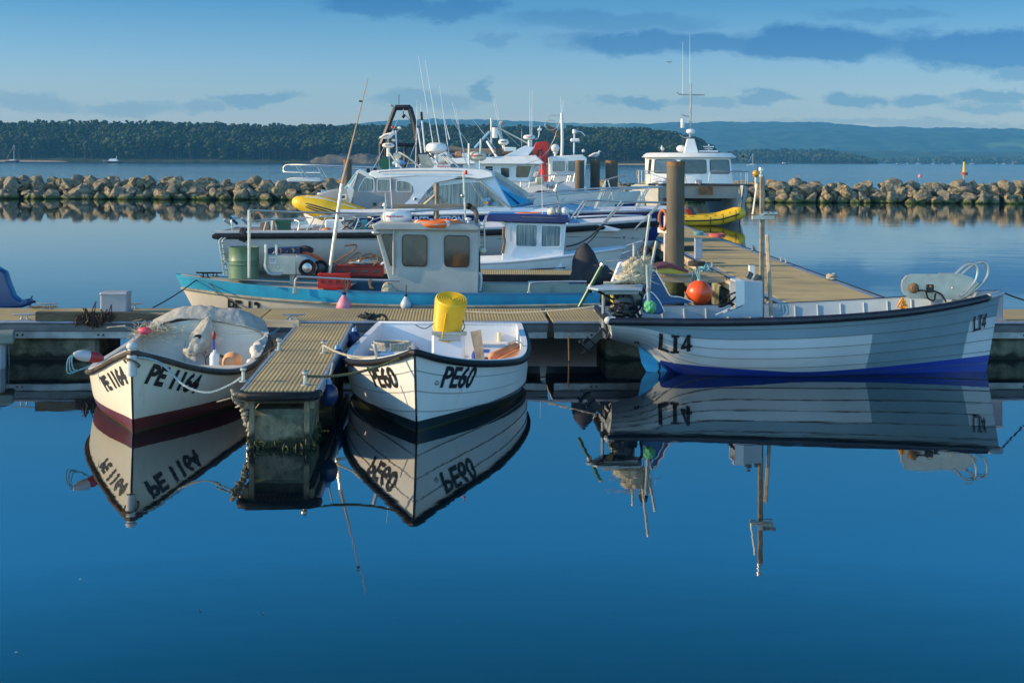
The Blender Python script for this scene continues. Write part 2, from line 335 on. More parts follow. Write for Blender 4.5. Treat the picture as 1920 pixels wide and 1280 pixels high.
def cr_spline(pts, x):
    xs = [p[0] for p in pts]; ys = [p[1] for p in pts]
    if x <= xs[0]: return ys[0]
    if x >= xs[-1]: return ys[-1]
    i = max(j for j in range(len(xs)-1) if xs[j] <= x)
    h = xs[i+1]-xs[i]; s = (x-xs[i])/h
    def tan(k):
        if k <= 0: return (ys[1]-ys[0])/(xs[1]-xs[0])
        if k >= len(xs)-1: return (ys[-1]-ys[-2])/(xs[-1]-xs[-2])
        return (ys[k+1]-ys[k-1])/(xs[k+1]-xs[k-1])
    a, b = tan(i)*h, tan(i+1)*h
    return (2*s**3-3*s*s+1)*ys[i]+(s**3-2*s*s+s)*a+(-2*s**3+3*s*s)*ys[i+1]+(s**3-s*s)*b
class Hull:
    def __init__(s, L, B, tr=.85, tm=.45, e=2.2, p=.8, zs=((0, .6), (.5, .6), (1, .9)), zk=((0, -.1), (1, -.2)), rake=.3, n=(2.4, 2.6, 1.15), strakes=0, amp=.012, trake=0.0, bw=.012, fm=0.0, fine=0.0):
        s.__dict__.update(locals())
    def b(s, t, w=1.0):
        if t < s.tm: q = s.tr+(1-s.tr)*math.sin(math.pi/2*t/s.tm)
        else:
            k = (t-s.tm)/(1-s.tm); g = s.fine*(1-w); e, p = s.e+(1.15-s.e)*g, s.p+(1.0-s.p)*g; q = max(0, 1-k**e)**p
        return s.B*q+s.bw
    def pt(s, t, w, side=1, ins=0.0, off=0.0):
        zs, zk = cr_spline(s.zs, t), cr_spline(s.zk, t)
        n = s.n[0]+(s.n[1]-s.n[0])*min(1, t/.45) if t < .45 else s.n[1]+(s.n[2]-s.n[1])*((t-.45)/.55)**1.3
        f = s.fm+(1-s.fm)*max(0, (t-.5)/.5)**1.2 if s.fm else 0
        y = max(0.0, s.b(t, w)-ins)*((1-(1-w)**n)*(1-f)+w*f)+off
        T = max(0, (t-.5)/.5)**2
        x = s.L*t-s.rake*(1-w)*T+s.trake*(1-w)*max(0, 1-t/.3)
        return Vector((x, side*y, zk+(zs-zk)*w))
    def find(s, fr, px, py, side):
        C = []
        for i in range(151):
            for j in range(51):
                t, w = i/150, j/50; q = fr.w(s.pt(t, w, side)); a, b = proj(q); C.append(((a-px)**2+(b-py)**2, q.y, t, w))
        m = max(64, min(C)[0]*1.5); near = min(c[1] for c in C if c[0] <= m)
        d, _, t0, w0 = min(c for c in C if c[0] <= m and c[1] < near+.35); best = (d, t0, w0)
        for i in range(-10, 11):
            for j in range(-10, 11):
                t, w = min(1, max(0, t0+i/1500)), min(1, max(0, w0+j/500)); a, b = proj(fr.w(s.pt(t, w, side))); d = (a-px)**2+(b-py)**2
                if d < best[0]: best = (d, t, w)
        return best[1], best[2]
    def ts(s, n=44, extra=()):
        return sorted(set([round(1-(1-i/n)**1.5, 5) for i in range(n+1)]+list(extra)))
    def outer(s, name, mats, parent, mf=lambda t, w: 0, extra=(), wx=(), t0=0):
        mb = MB(); ts = [t for t in s.ts(extra=extra) if t >= t0]
        rows = []
        if s.strakes:
            K = s.strakes
            for k in range(K):
                a, b = k/K, (k+1)/K
                for q in (0, .45, .93, 1): rows.append((a+(b-a)*q, s.amp*(1-q) if k else 0))
        else:
            rows = [(w, 0) for w in sorted(set([0, .04, .09, .15, .22, .3, .4, .5, .6, .7, .8, .9, 1]+list(wx)))]
        for side in (-1, 1):
            vs = [s.pt(t, w, side, off=o*min(1, (1-t)*12+.15) if w > 0 else 0) for (w, o) in rows for t in ts]; k = len(ts); fs = []; ms = []
            for i in range(len(rows)-1):
                for j in range(k-1):
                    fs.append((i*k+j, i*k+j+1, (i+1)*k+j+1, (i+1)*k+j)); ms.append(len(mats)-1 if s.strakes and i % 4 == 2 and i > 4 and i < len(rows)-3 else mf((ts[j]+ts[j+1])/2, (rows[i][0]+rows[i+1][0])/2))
            mb.add(vs, fs, ms)
        col = [s.pt(ts[0], w, 1) for w, o in rows]; k = len(col)
        colb = [s.pt(ts[0], w, -1) for w, o in rows]
        mb.add(col+colb, [(i, i+1, k+i+1, k+i) for i in range(k-1)], [mf(0, rows[i][0]) for i in range(k-1)])
        return mb.build(name, mats, parent, smooth=50 if not s.strakes else 25)
    def inner(s, name, mats, parent, ins=.05, zf=.1, t0=.012, t1=.985):
        mb = MB(); ts = [t for t in s.ts() if t0 < t < t1]; ts = [t0]+ts+[t1]
        ws = [0, .15, .3, .4, .5, .6, .7, .8, .9, 1]
        for side in (-1, 1):
            vs = []
            for w in ws:
                for t in ts:
                    p = s.pt(t, w, side, ins=ins); p.z = max(p.z, min(zf, cr_spline(s.zs, t)-.05)); vs.append(p)
            k = len(ts); mb.add(vs, [(i*k+j, i*k+j+1, (i+1)*k+j+1, (i+1)*k+j) for i in range(len(ws)-1) for j in range(k-1)])
        for t in (t0, t1):
            A = []; B = []
            for w in ws:
                for side, Q in ((1, A), (-1, B)):
                    p = s.pt(t, w, side, ins=ins); p.z = max(p.z, min(zf, cr_spline(s.zs, t)-.05)); Q.append(p)
            k = len(A); mb.add(A+B, [(i, i+1, k+i+1, k+i) for i in range(k-1)])
        # rim
        for side in (-1, 1):
            O = [s.pt(t, 1, side, off=.004)+Vector((0, 0, .012)) for t in ts]; I = [s.pt(t, 1, side, ins=ins)+Vector((0, 0, .012)) for t in ts]
            I2 = [p-Vector((0, 0, .03)) for p in I]; O2 = [p-Vector((0, 0, .03)) for p in O]; k = len(O)
            mb.add(O+I+I2+O2, [(i, i+1, k+i+1, k+i) for i in range(k-1)]+[(k+i, k+i+1, 2*k+i+1, 2*k+i) for i in range(k-1)]+[(3*k+i, 3*k+i+1, i+1, i) for i in range(k-1)])
        a, b = s.pt(0, 1, -1), s.pt(0, 1, 1); x1 = s.L*t0
        mb.box(((a.x+x1)/2, 0, a.z-.004), (abs(x1-a.x)+.02, 2*abs(a.y), .035), ch=.01)
        return mb.build(name, mats, parent, smooth=40)
    def rail(s, name, mats, parent, r=.03, dz=-.02, w=1.0, off=.02, stern=True, t1=1.0, t0=0.0, n=8, flat=1.0):
        ts = [t for t in s.ts(36) if t0 <= t <= t1]
        A = [s.pt(t, w, -1, off=off)+Vector((0, 0, dz)) for t in ts]; B = [s.pt(t, w, 1, off=off)+Vector((0, 0, dz)) for t in ts]
        mb = MB()
        P = A + ([A[-1]+Vector((off*1.2, abs(A[-1].y), 0))] if t1 >= 1 else []) + B[::-1]
        if t1 >= 1: mb.tube(P, r, n, closed=stern)
        else:
            mb.tube(A, r, n); mb.tube(B, r, n)
        return mb.build(name, mats, parent)
    def deck(s, name, mats, parent, t0=0, t1=1, drop=.02, camber=.04, ins=.0):
        ts = [t for t in s.ts(30) if t0 < t < t1]; ts = [t0]+ts+[t1]; mb = MB(); vs = []
        for t in ts:
            p = s.pt(t, 1, 1, ins=ins)
            for k in (-1, -.5, 0, .5, 1): vs.append(Vector((p.x, p.y*k, p.z-drop+camber*(1-k*k))))
        mb.add(vs, [(i*5+j, i*5+j+1, (i+1)*5+j+1, (i+1)*5+j) for i in range(len(ts)-1) for j in range(4)])
        return mb.build(name, mats, parent, smooth=40)

FC = {}
def text_geo(st, bold=.025):
    if (st, bold) in FC: return FC[(st, bold)]
    cu = bpy.data.curves.new('lettering', 'FONT'); cu.body = st; cu.offset = bold; cu.resolution_u = 4
    ob = bpy.data.objects.new('lettering', cu); me = ob.to_mesh()
    bm = bmesh.new(); bm.from_mesh(me); ob.to_mesh_clear(); bpy.data.objects.remove(ob); bpy.data.curves.remove(cu)
    bmesh.ops.triangulate(bm, faces=bm.faces[:])
    for _ in range(2):
        L = [e for e in bm.edges if e.calc_length() > .14]
        if L: bmesh.ops.subdivide_edges(bm, edges=L, cuts=1); bmesh.ops.triangulate(bm, faces=bm.faces[:])
    bm.verts.index_update()
    V = [(v.co.x, v.co.y) for v in bm.verts]; Fc = [[v.index for v in f.verts] for f in bm.faces]; bm.free()
    x0, x1 = min(v[0] for v in V), max(v[0] for v in V); y0, y1 = min(v[1] for v in V), max(v[1] for v in V)
    V = [((a-x0)/(x1-x0), (b-y0)/(y1-y0)) for a, b in V]; FC[(st, bold)] = (V, Fc); return V, Fc
def rects_geo(rects):      # custom letters out of quads, each subdivided
    V = []; Fc = []
    for q in rects:
        n = 12; b = len(V)
        for i in range(n+1):
            for j in range(n+1):
                s, t = i/n, j/n
                V.append(tuple(q[0][k]*(1-s)*(1-t)+q[1][k]*s*(1-t)+q[2][k]*s*t+q[3][k]*(1-s)*t for k in (0, 1)))
        for i in range(n):
            for j in range(n): Fc.append([b+i*(n+1)+j, b+(i+1)*(n+1)+j, b+(i+1)*(n+1)+j+1, b+i*(n+1)+j+1])
    return V, Fc
def R_(a, b, c, d): return ((a, b), (c, b), (c, d), (a, d))
LI4 = rects_geo([R_(0, 0, .115, 1), R_(.11, 0, .31, .17), R_(.37, 0, .62, .13), R_(.37, .87, .62, 1), R_(.435, .1, .555, .9),
                 R_(.835, 0, .945, 1), R_(.66, .20, .86, .36), R_(.94, .20, 1.0, .36), ((.66, .34), (.765, .34), (.86, .78), (.86, 1))])
def text_hull(parent, fr, hull, geo, c, side, mat, lift=.009, name='lettering', strip=0):
    q = [hull.find(fr, px, py, side) for px, py in c]      # BL BR TR TL
    V, Fc = geo; vs = []
    for a, b in V:
        t = q[0][0]*(1-a)*(1-b)+q[1][0]*a*(1-b)+q[2][0]*a*b+q[3][0]*(1-a)*b
        w = q[0][1]*(1-a)*(1-b)+q[1][1]*a*(1-b)+q[2][1]*a*b+q[3][1]*(1-a)*b
        o = 0
        if hull.strakes:
            k = w*hull.strakes; o = hull.amp*(1-(k-int(k)))
        vs.append(hull.pt(t, w, side, off=lift+o))
    return MB().add(vs, Fc).build(name, mat, parent, smooth=0)
def text_flat(parent, st, o, u, v, mat, name='lettering', bold=.02):     # o bottom-left, u full width vector, v full height vector
    V, Fc = text_geo(st, bold); o, u, v = Vector(o), Vector(u), Vector(v)
    return MB().add([o+u*a+v*b for a, b in V], Fc).build(name, mat, parent, smooth=0)

def P3(fr, pts, y): return [fr.p(a, b, y=y) for a, b in pts]
def slab(mb, fr, pts, y0, y1, ysc=None, m=0):     # outline seen on the plane y0, extruded to y1
    A = P3(fr, pts, y0); B = [Vector((p.x, y1, p.z)) for p in A]
    return mb.loft(A, B, m)
def house(mb, fr, pts, y0, y1, top_in=.06, m=0):
    A = P3(fr, pts, y0); z0, z1 = min(p.z for p in A), max(p.z for p in A); d = 1 if y1 > y0 else -1
    k = lambda p: top_in*(p.z-z0)/max(1e-6, z1-z0)
    return mb.loft([Vector((p.x, y0+d*k(p), p.z)) for p in A], [Vector((p.x, y1-d*k(p), p.z)) for p in A], m)
def rounded(pts, r=.22, n=4):
    out = []; k = len(pts)
    for i in range(k):
        a, b, c = pts[i-1], pts[i], pts[(i+1) % k]; p0 = b+(a-b)*r; p1 = b+(c-b)*r
        for j in range(n+1):
            s = j/n; out.append((p0*(1-s)**2)+(b*2*s*(1-s))+(p1*s*s))
    return out
def window(parent, pts, nrm, gm=None, fm=None, fw=.03, r=.16, name='window'):
    nrm = Vector(nrm).normalized(); pts = [Vector(p) for p in pts]; c = sum(pts, Vector())/len(pts)
    Pn = rounded(pts, r); O = []
    for p in Pn:
        d = p-c; O.append(c+d*(1+fw/max(d.length, 1e-4)))
    k = len(Pn); mb = MB(); up = nrm*.016; dn = nrm*-.01
    mb.add([p+dn for p in O]+[p+up for p in O]+[p+up for p in Pn]+[p+dn for p in Pn],
           [(a*k+i, a*k+(i+1) % k, ((a+1) % 4)*k+(i+1) % k, ((a+1) % 4)*k+i) for a in range(4) for i in range(k)])
    f = mb.build(name, fm or black, parent, smooth=30)
    MB().prism([p+nrm*-.004 for p in Pn], nrm*.011).build('pane', gm or glass, f, smooth=0)
    return f
def wpx(parent, fr, px, y, side, gm=None, fm=None, fw=.03, r=.16):
    return window(parent, P3(fr, px, y), (0, side, 0), gm, fm, fw, r)
def tpx(mb, fr, pts, r, n=6, m=0, closed=False):       # pts: (px, py, ylocal)
    return mb.tube([fr.p(a, b, y=c) for a, b, c in pts], r, n, closed, m)
def smooth_path(P, k=6, closed=False):
    P = [Vector(p) for p in P]; out = []; n = len(P)
    for i in range(n if closed else n-1):
        p0, p1, p2, p3 = P[i-1] if (i or closed) else P[0], P[i], P[(i+1) % n], P[(i+2) % n] if (closed or i < n-2) else P[-1]
        for j in range(k):
            s = j/k; out.append(.5*((2*p1)+(p2-p0)*s+(2*p0-5*p1+4*p2-p3)*s*s+(3*p1-p0-3*p2+p3)*s**3))
    if not closed: out.append(P[-1])
    return out
def rope(label, A, B, sag=.1, r=.011, mat=None, via=None, parent=None, name='mooring_rope', cat='rope', group=None):
    A, B = Vector(A), Vector(B)
    if via: pts = smooth_path([A]+[Vector(q) for q in via]+[B], 6)
    else: pts = [A.lerp(B, i/14)-Vector((0, 0, sag*4*(i/14)*(1-i/14))) for i in range(15)]
    o = MB().tube(pts, r, 6).build(name, mat or ropem, parent)
    if parent is None: tag(o, label, cat, group)
    return o
def nz3(p, s=1.0, seed=0): return noise.noise(Vector(p)*s+Vector((seed*7.3, seed*3.1, seed*1.7)))
def dome(mb, c, r, h, m=0, n=24):
    return mb.lathe(c, [(0, 0), (r*.55, 0), (r*.93, h*.22), (r, h*.4), (r*.98, h*.62), (r*.86, h*.86), (r*.6, h), (0, h*1.02)], n, m=m)
def whips(parent, fr, L, y, r=.012, mat=None):
    for (a, b, c, d) in L:
        p, q = fr.p(a, b, y=y), fr.p(c, d, y=y)
        MB().tube([p, p.lerp(q, .5), q], [r, r*.7, r*.3], 5).build('whip_antenna', mat or whiteb, parent)
# ================================================================ water, land, air
def plane(name, x0, x1, y0, y1, z, mat):
    o = MB().add([(x0, y0, z), (x1, y0, z), (x1, y1, z), (x0, y1, z)], [(0, 1, 2, 3)]).build(name, mat, smooth=0)
    return tag(o, kind='structure')
wm = bpy.data.materials.new('harbour_water'); wm.use_nodes = True; t = wm.node_tree; b = t.nodes['Principled BSDF']
b.inputs['Base Color'].default_value = (.0005, .005, .010, 1); b.inputs['Roughness'].default_value = .015; b.inputs['IOR'].default_value = 2.3
c = N(t, 'ShaderNodeTexCoord'); sp = N(t, 'ShaderNodeSeparateXYZ'); t.links.new(c.outputs['Object'], sp.inputs[0])
def nn(sc, sv, det=3):
    mp = N(t, 'ShaderNodeMapping'); mp.inputs['Scale'].default_value = sv; t.links.new(c.outputs['Object'], mp.inputs[0])
    n = N(t, 'ShaderNodeTexNoise'); n.inputs['Scale'].default_value = sc; n.inputs['Detail'].default_value = det; t.links.new(mp.outputs[0], n.inputs['Vector']); return n.outputs['Fac']
far = math_(t, 'DIVIDE', math_(t, 'SUBTRACT', sp.outputs[1], 92.0), 10.0, True)
right = math_(t, 'MULTIPLY', math_(t, 'DIVIDE', math_(t, 'SUBTRACT', sp.outputs[0], 6.0), 5.0, True), math_(t, 'DIVIDE', math_(t, 'SUBTRACT', sp.outputs[1], 25.0), 16.0, True))
patch = math_(t, 'MULTIPLY', math_(t, 'SUBTRACT', nn(.12, (1, .35, 1), 2), .42), 5.0, True)
right = math_(t, 'MULTIPLY', right, math_(t, 'ADD', math_(t, 'MULTIPLY', patch, .8), .2))
amt = math_(t, 'ADD', math_(t, 'MULTIPLY', far, .6), math_(t, 'ADD', math_(t, 'MULTIPLY', right, .10), .028))
amt = math_(t, 'MINIMUM', amt, 1.0)
bp = N(t, 'ShaderNodeBump'); bp.inputs['Distance'].default_value = .03
hsum = math_(t, 'ADD', nn(1.5, (1, 2.2, 1)), math_(t, 'MULTIPLY', nn(.35, (1, 1.8, 1), 2), 2.2))
t.links.new(hsum, bp.inputs['Height']); t.links.new(amt, bp.inputs['Strength']); t.links.new(bp.outputs[0], b.inputs['Normal'])
bands = math_(t, 'MULTIPLY', math_(t, 'SUBTRACT', nn(.05, (.25, 1.3, 1), 4), .38), 3.5, True)
rgh = math_(t, 'ADD', math_(t, 'MULTIPLY', far, math_(t, 'ADD', .07, math_(t, 'MULTIPLY', bands, .09))), .012); t.links.new(rgh, b.inputs['Roughness'])
plane('water', -4500, 4500, -40, 6500, 0, wm)

# ---- hills behind the bay
def landmat(name, lo, hi, sc, field=None):
    m = bpy.data.materials.new(name); m.use_nodes = True; t = m.node_tree; b = t.nodes['Principled BSDF']; b.inputs['Roughness'].default_value = .95
    b.inputs['Specular IOR Level'].default_value = .1
    c = N(t, 'ShaderNodeTexCoord'); n = N(t, 'ShaderNodeTexNoise'); n.inputs['Scale'].default_value = sc; n.inputs['Detail'].default_value = 8; t.links.new(c.outputs['Object'], n.inputs['Vector'])
    f = math_(t, 'MULTIPLY', math_(t, 'SUBTRACT', n.outputs['Fac'], .36), 3.4, True); o = mixc(t, f, lo, hi)
    if field:
        n2 = N(t, 'ShaderNodeTexNoise'); n2.inputs['Scale'].default_value = sc*.1; n2.inputs['Detail'].default_value = 2; t.links.new(c.outputs['Object'], n2.inputs['Vector'])
        g = math_(t, 'MULTIPLY', math_(t, 'SUBTRACT', n2.outputs['Fac'], .60), 20.0, True); o = mixc(t, g, o, field)
    bp = N(t, 'ShaderNodeBump'); bp.inputs['Strength'].default_value = 1; bp.inputs['Distance'].default_value = 6; t.links.new(n.outputs['Fac'], bp.inputs['Height'])
    t.links.new(bp.outputs[0], b.inputs['Normal']); t.links.new(o, b.inputs['Base Color']); return m
hillm = landmat('wooded_hillside', (.012, .03, .016), (.05, .085, .04), .02, (.13, .20, .07))
shorem = landmat('shore_ground', (.02, .035, .015), (.05, .06, .03), .05)
sandm = M('shore_sand', (.30, .25, .17), .9, var=.2, scale=.05)
def ridge(name, prof, Y0, Y1, Yb, amp, mat, x0=None, x1=None, nu=260, nv=26, seed=0):
    # prof: (px, row) of the crest when seen from the quay; crest stands at Y1, foot at Y0
    def fn(u, v):
        px = prof[0][0]+(prof[-1][0]-prof[0][0])*u; row = cr_spline(prof, px); top = at(px, row, y=Y1); s = v
        y = Y0+(Yb-Y0)*s; k = (Y1-Y0)/(Yb-Y0)
        hh = math.sin(math.pi/2*min(1, s/k))**1.25 if s <= k else 1-.5*((s-k)/(1-k))
        z = top.z*hh; x = top.x*(y/Y1)**.25
        if 0 < v < 1: z += amp*min(1, s*6)*(nz3((x, y, 0), 1/90, seed)*.7+nz3((x, y, 0), 1/28, seed+3)*.5+nz3((x, y, 0), 1/11, seed+5)*.22)
        return Vector((x, y, z-.5 if 0 < v else -1))
    return tag(MB().grid(fn, nu, nv).build(name, mat, smooth=60), kind='structure')
ridge('hill', [(-100, 262), (300, 258), (600, 240), (760, 226), (900, 225), (1050, 231), (1200, 232), (1400, 230), (1520, 230), (1620, 238), (1750, 240), (1920, 243), (2050, 246)], 3300, 4300, 4700, 9, hillm)
ridge('hill', [(1180, 300), (1330, 292), (1430, 285), (1560, 283), (1700, 284), (1850, 286), (2050, 284)], 2600, 3000, 3200, 5, hillm, seed=4)
# ---- wooded island and headland: ground, then the wood as one mass
leafm = bpy.data.materials.new('woodland_foliage'); leafm.use_nodes = True; t = leafm.node_tree; b = t.nodes['Principled BSDF']; b.inputs['Roughness'].default_value = .9; b.inputs['Specular IOR Level'].default_value = .1
at_ = N(t, 'ShaderNodeAttribute'); at_.attribute_name = 'tint'; c = N(t, 'ShaderNodeTexCoord'); n = N(t, 'ShaderNodeTexNoise'); n.inputs['Scale'].default_value = .6; n.inputs['Detail'].default_value = 4; t.links.new(c.outputs['Object'], n.inputs['Vector'])
f = math_(t, 'ADD', math_(t, 'MULTIPLY', at_.outputs['Fac'], .8), math_(t, 'MULTIPLY', math_(t, 'SUBTRACT', n.outputs['Fac'], .4), 1.2), True)
t.links.new(mixc(t, f, (.004, .015, .008), (.07, .09, .028)), b.inputs['Base Color'])
trunkm = M('pine_trunk', (.05, .035, .025), .9, var=.3, scale=1)
bmi = bmesh.new(); bmesh.ops.create_icosphere(bmi, subdivisions=1, radius=1); IV = np.array([v.co[:] for v in bmi.verts]); IF = np.array([[v.index for v in f.verts] for f in bmi.faces]); bmi.free()
def woodland(name, label, prof, Y0, depth, rows, step, gz, rnd, th=(13, 19), cr=(2.4, 4.4), trunks=False):
    V = []; Fs = []; T = []; Mi = []; nb = 0; rg = np.random.RandomState(rnd)
    for r in range(rows):
        d = (r+.5)/rows*depth; px = prof[0][0]+rg.rand()*step
        while px < prof[-1][0]:
            y = Y0+d+rg.uniform(-.5, .5)*depth/rows; x = at(px, 300, y=y).x
            top = at(px, cr_spline(prof, px), y=Y0+depth*.8).z*(1+.09*nz3((px/38, r*.2, 0), 1, rnd+1)+.05*nz3((px/11, r*.5, 0), 1, rnd+2))
            g = max(0.3, gz(d/depth)*top); h = min(rg.uniform(*th), max(3, top*1.02)); zt = g+h*rg.uniform(.8, 1.06)
            if d/depth < .5: zt = min(zt, top*(.42+.9*d/depth)*rg.uniform(.9, 1.15)+2)
            zt = min(zt, top*rg.uniform(.965, 1.02)); R = rg.uniform(*cr)*(.65+.35*min(1, h/14)); ti = rg.rand()**2*.6 + .9*max(0, nz3((x/34, d/60, 0), 1, rnd)) + (.3 if (r < 2 and rg.rand() < .35) else 0)
            K = rg.randint(9, 14); low = max(g, zt-R*rg.uniform(1.7, 2.8))
            if trunks and prof[0][0]+560 < px < prof[0][0]+900 and r < 2: low = zt-R*1.2
            for k in range(K):
                a = rg.rand()*6.28; q = rg.rand()**.6*R*.8; zz = low+(zt-low)*rg.rand()**.7; s = R*rg.uniform(.24, .46)
                v = IV*(1+rg.uniform(-.34, .34, (len(IV), 1)))*np.array([s, s, s*.72])+np.array([x+q*math.cos(a), y+q*math.sin(a), zz-s*.5])
                V.append(v); Fs.append(IF+nb); nb += len(IV); T.append(np.full(len(IV), ti+rg.uniform(-.16, .16))); Mi.append(np.zeros(len(IF), int))
            if trunks or r < 2:
                w = .22; vv = np.array([[x-w, y, 0], [x+w, y, 0], [x, y+w, 0], [x-w*.6, y, 1], [x+w*.6, y, 1], [x, y+w*.6, 1]], float); vv[:3, 2] = -.2; vv[3:, 2] = zt-R*.6
                V.append(vv); Fs.append(np.array([[0, 1, 4], [0, 4, 3], [1, 2, 5], [1, 5, 4], [2, 0, 3], [2, 3, 5]])+nb); nb += 6; T.append(np.zeros(6)); Mi.append(np.ones(6, int))
            px += step*rg.uniform(.6, 1.4)*(Y0/y)
    V = np.concatenate(V); Fs = np.concatenate(Fs); T = np.clip(np.concatenate(T), 0, 1); Mi = np.concatenate(Mi)
    me = bpy.data.meshes.new(name); me.vertices.add(len(V)); me.vertices.foreach_set('co', V.ravel()); me.loops.add(Fs.size); me.loops.foreach_set('vertex_index', Fs.ravel().astype(np.int32))
    me.polygons.add(len(Fs)); me.polygons.foreach_set('loop_start', np.arange(0, Fs.size, 3, dtype=np.int32)); me.polygons.foreach_set('material_index', Mi.astype(np.int32))
    me.update(calc_edges=True); A = me.attributes.new('tint', 'FLOAT', 'POINT'); A.data.foreach_set('value', T); me.materials.append(leafm); me.materials.append(trunkm)
    o = bpy.data.objects.new(name, me); LINK(o); tag(o, label, 'woodland', kind='stuff')
ISL = [(-60, 226), (60, 226), (140, 224), (260, 227), (420, 229), (540, 233), (640, 232), (760, 235), (840, 233), (950, 237), (1060, 238), (1160, 239), (1230, 243), (1290, 254), (1330, 272), (1352, 296)]
woodland('woodland', 'dense dark pine wood covering the low island behind the boats', ISL, 905, 120, 13, 6.5, lambda s: .06+.42*s, 5, trunks=True)
HEAD = [(1340, 296), (1380, 281), (1440, 279), (1500, 278), (1560, 281), (1600, 288), (1640, 299)]
woodland('woodland', 'darker wooded headland low on the right under the far hills', HEAD, 1750, 150, 5, 8, lambda s: .1+.3*s, 8, th=(10, 15), cr=(5, 7.5))
SH2 = [(1480, 300), (1640, 297), (1760, 293), (1850, 294), (1930, 292), (1990, 293)]
woodland('woodland', 'thin hazy strip of trees along the far right shoreline', SH2, 2400, 150, 3, 9, lambda s: .1+.2*s, 9, th=(9, 14), cr=(6, 9))
def ground(name, prof, Y0, Y1, k, mat, x1=1.0):
    def fn(u, v):
        px = prof[0][0]+(prof[-1][0]-prof[0][0])*u; top = at(px, cr_spline(prof, px), y=Y0+(Y1-Y0)*.8).z; y = Y0+(Y1-Y0)*v; x = at(px, 300, y=y).x
        return Vector((x, y, -1 if v == 0 or u in (0, 1) else .6+k*top*math.sin(v*math.pi/2)+nz3((x, y, 0), 1/20)*1.0))
    tag(MB().grid(fn, 120, 10).build(name, mat, smooth=60), kind='structure')
ground('island_ground', ISL, 893, 1040, .42, shorem); ground('headland_ground', HEAD, 1740, 1900, .3, shorem); ground('shore_ground', SH2, 2390, 2550, .2, shorem)
# pale sandy cliff and beaches on the island
cliffm = M('sandy_cliff', (.13, .10, .072), .95, var=.3, scale=.12, dirt=((.02, .035, .018), .75, .16), bump=1, bscale=.3)
def cliff(px0, px1, hrow, Y, seed):
    def fn(u, v):
        px = px0+(px1-px0)*u; x = at(px, 300, y=Y).x; hh = max(.6, at(px, hrow(u), y=Y).z)*max(0, 1-v*.05)
        return Vector((x, Y+v*9+nz3((x, v*9, 0), .12, seed)*2.2, -.5+hh*v+nz3((x, v*12, 0), .2, seed)*.8*v))
    tag(MB().grid(fn, 60, 8).build('sandy_cliff', cliffm, smooth=30), kind='structure')
cliff(575, 745, lambda u: 303-(15+5*nz3((u*9, 0, 0), 1, 3)+3*nz3((u*31, 0, 0), 1, 5))*min(1, u*5, (1-u)*5)**.6, 896, 2)
for x0, x1, Y in ((-60, 130, 894), (1130, 1300, 889), (700, 1130, 893)):
    a, b_ = at(x0, 300, y=Y).x, at(x1, 300, y=Y).x
    tag(MB().grid(lambda u, v: Vector((a+(b_-a)*u, Y-6+v*10, -.3+1.3*v*(math.sin(u*math.pi)**.4 if 0 < u < 1 else 0))), 30, 3).build('beach', sandm), kind='structure')

# ---- rock breakwater
rockm = bpy.data.materials.new('limestone_boulder'); rockm.use_nodes = True; t = rockm.node_tree; b = t.nodes['Principled BSDF']; b.inputs['Roughness'].default_value = .9; b.inputs['Specular IOR Level'].default_value = .2
c = N(t, 'ShaderNodeTexCoord'); oi = N(t, 'ShaderNodeObjectInfo'); g = N(t, 'ShaderNodeNewGeometry'); sp = N(t, 'ShaderNodeSeparateXYZ'); t.links.new(g.outputs['Position'], sp.inputs[0])
n1 = N(t, 'ShaderNodeTexNoise'); n1.inputs['Scale'].default_value = 2.2; n1.inputs['Detail'].default_value = 9; n1.inputs['Roughness'].default_value = .7; t.links.new(c.outputs['Object'], n1.inputs['Vector'])
n2 = N(t, 'ShaderNodeTexNoise'); n2.inputs['Scale'].default_value = 1.1; n2.inputs['Detail'].default_value = 6; t.links.new(g.outputs['Position'], n2.inputs['Vector'])
f = math_(t, 'MULTIPLY', math_(t, 'SUBTRACT', n1.outputs['Fac'], .38), 3.6, True)
base = mixc(t, f, (.028, .024, .016), (.46, .36, .21)); base = mixc(t, math_(t, 'MULTIPLY', oi.outputs['Random'], .55), base, (.20, .20, .17))
wl = math_(t, 'SUBTRACT', 1.0, math_(t, 'DIVIDE', math_(t, 'SUBTRACT', sp.outputs[2], .10), .22), True)
base = mixc(t, math_(t, 'MULTIPLY', wl, math_(t, 'MULTIPLY', n2.outputs['Fac'], 1.6, True), True), base, (.06, .10, .012))
base = mixc(t, math_(t, 'SUBTRACT', 1.0, math_(t, 'DIVIDE', math_(t, 'SUBTRACT', sp.outputs[2], .0), .12), True), base, (.016, .022, .008))
t.links.new(base, b.inputs['Base Color']); bp = N(t, 'ShaderNodeBump'); bp.inputs['Strength'].default_value = .9; bp.inputs['Distance'].default_value = .08; t.links.new(n1.outputs['Fac'], bp.inputs['Height']); t.links.new(bp.outputs[0], b.inputs['Normal'])
def boulder(seed):
    rg = random.Random(seed); bm = bmesh.new(); bmesh.ops.create_icosphere(bm, subdivisions=4, radius=1)
    pl = []
    for k in range(10):
        d = Vector((rg.gauss(0, 1), rg.gauss(0, 1), rg.gauss(0, 1))).normalized(); pl.append((d, rg.uniform(.5, .9)))
    for v in bm.verts:
        d = v.co.normalized(); r = 1.15
        for n_, q in pl:
            k = d.dot(n_)
            if k > .05: r = min(r, q/k)
        v.co = d*(r+.08*nz3(d, 1.7, seed)+.05*nz3(d, 4, seed+9)+.05*nz3(d, 9, seed+4))
    me = bpy.data.meshes.new('boulder'); bm.to_mesh(me); bm.free(); me.materials.append(rockm)
    me.polygons.foreach_set('use_smooth', [True]*len(me.polygons)); me.set_sharp_from_angle(angle=math.radians(18)); return me
BV = [boulder(i+40) for i in range(16)]
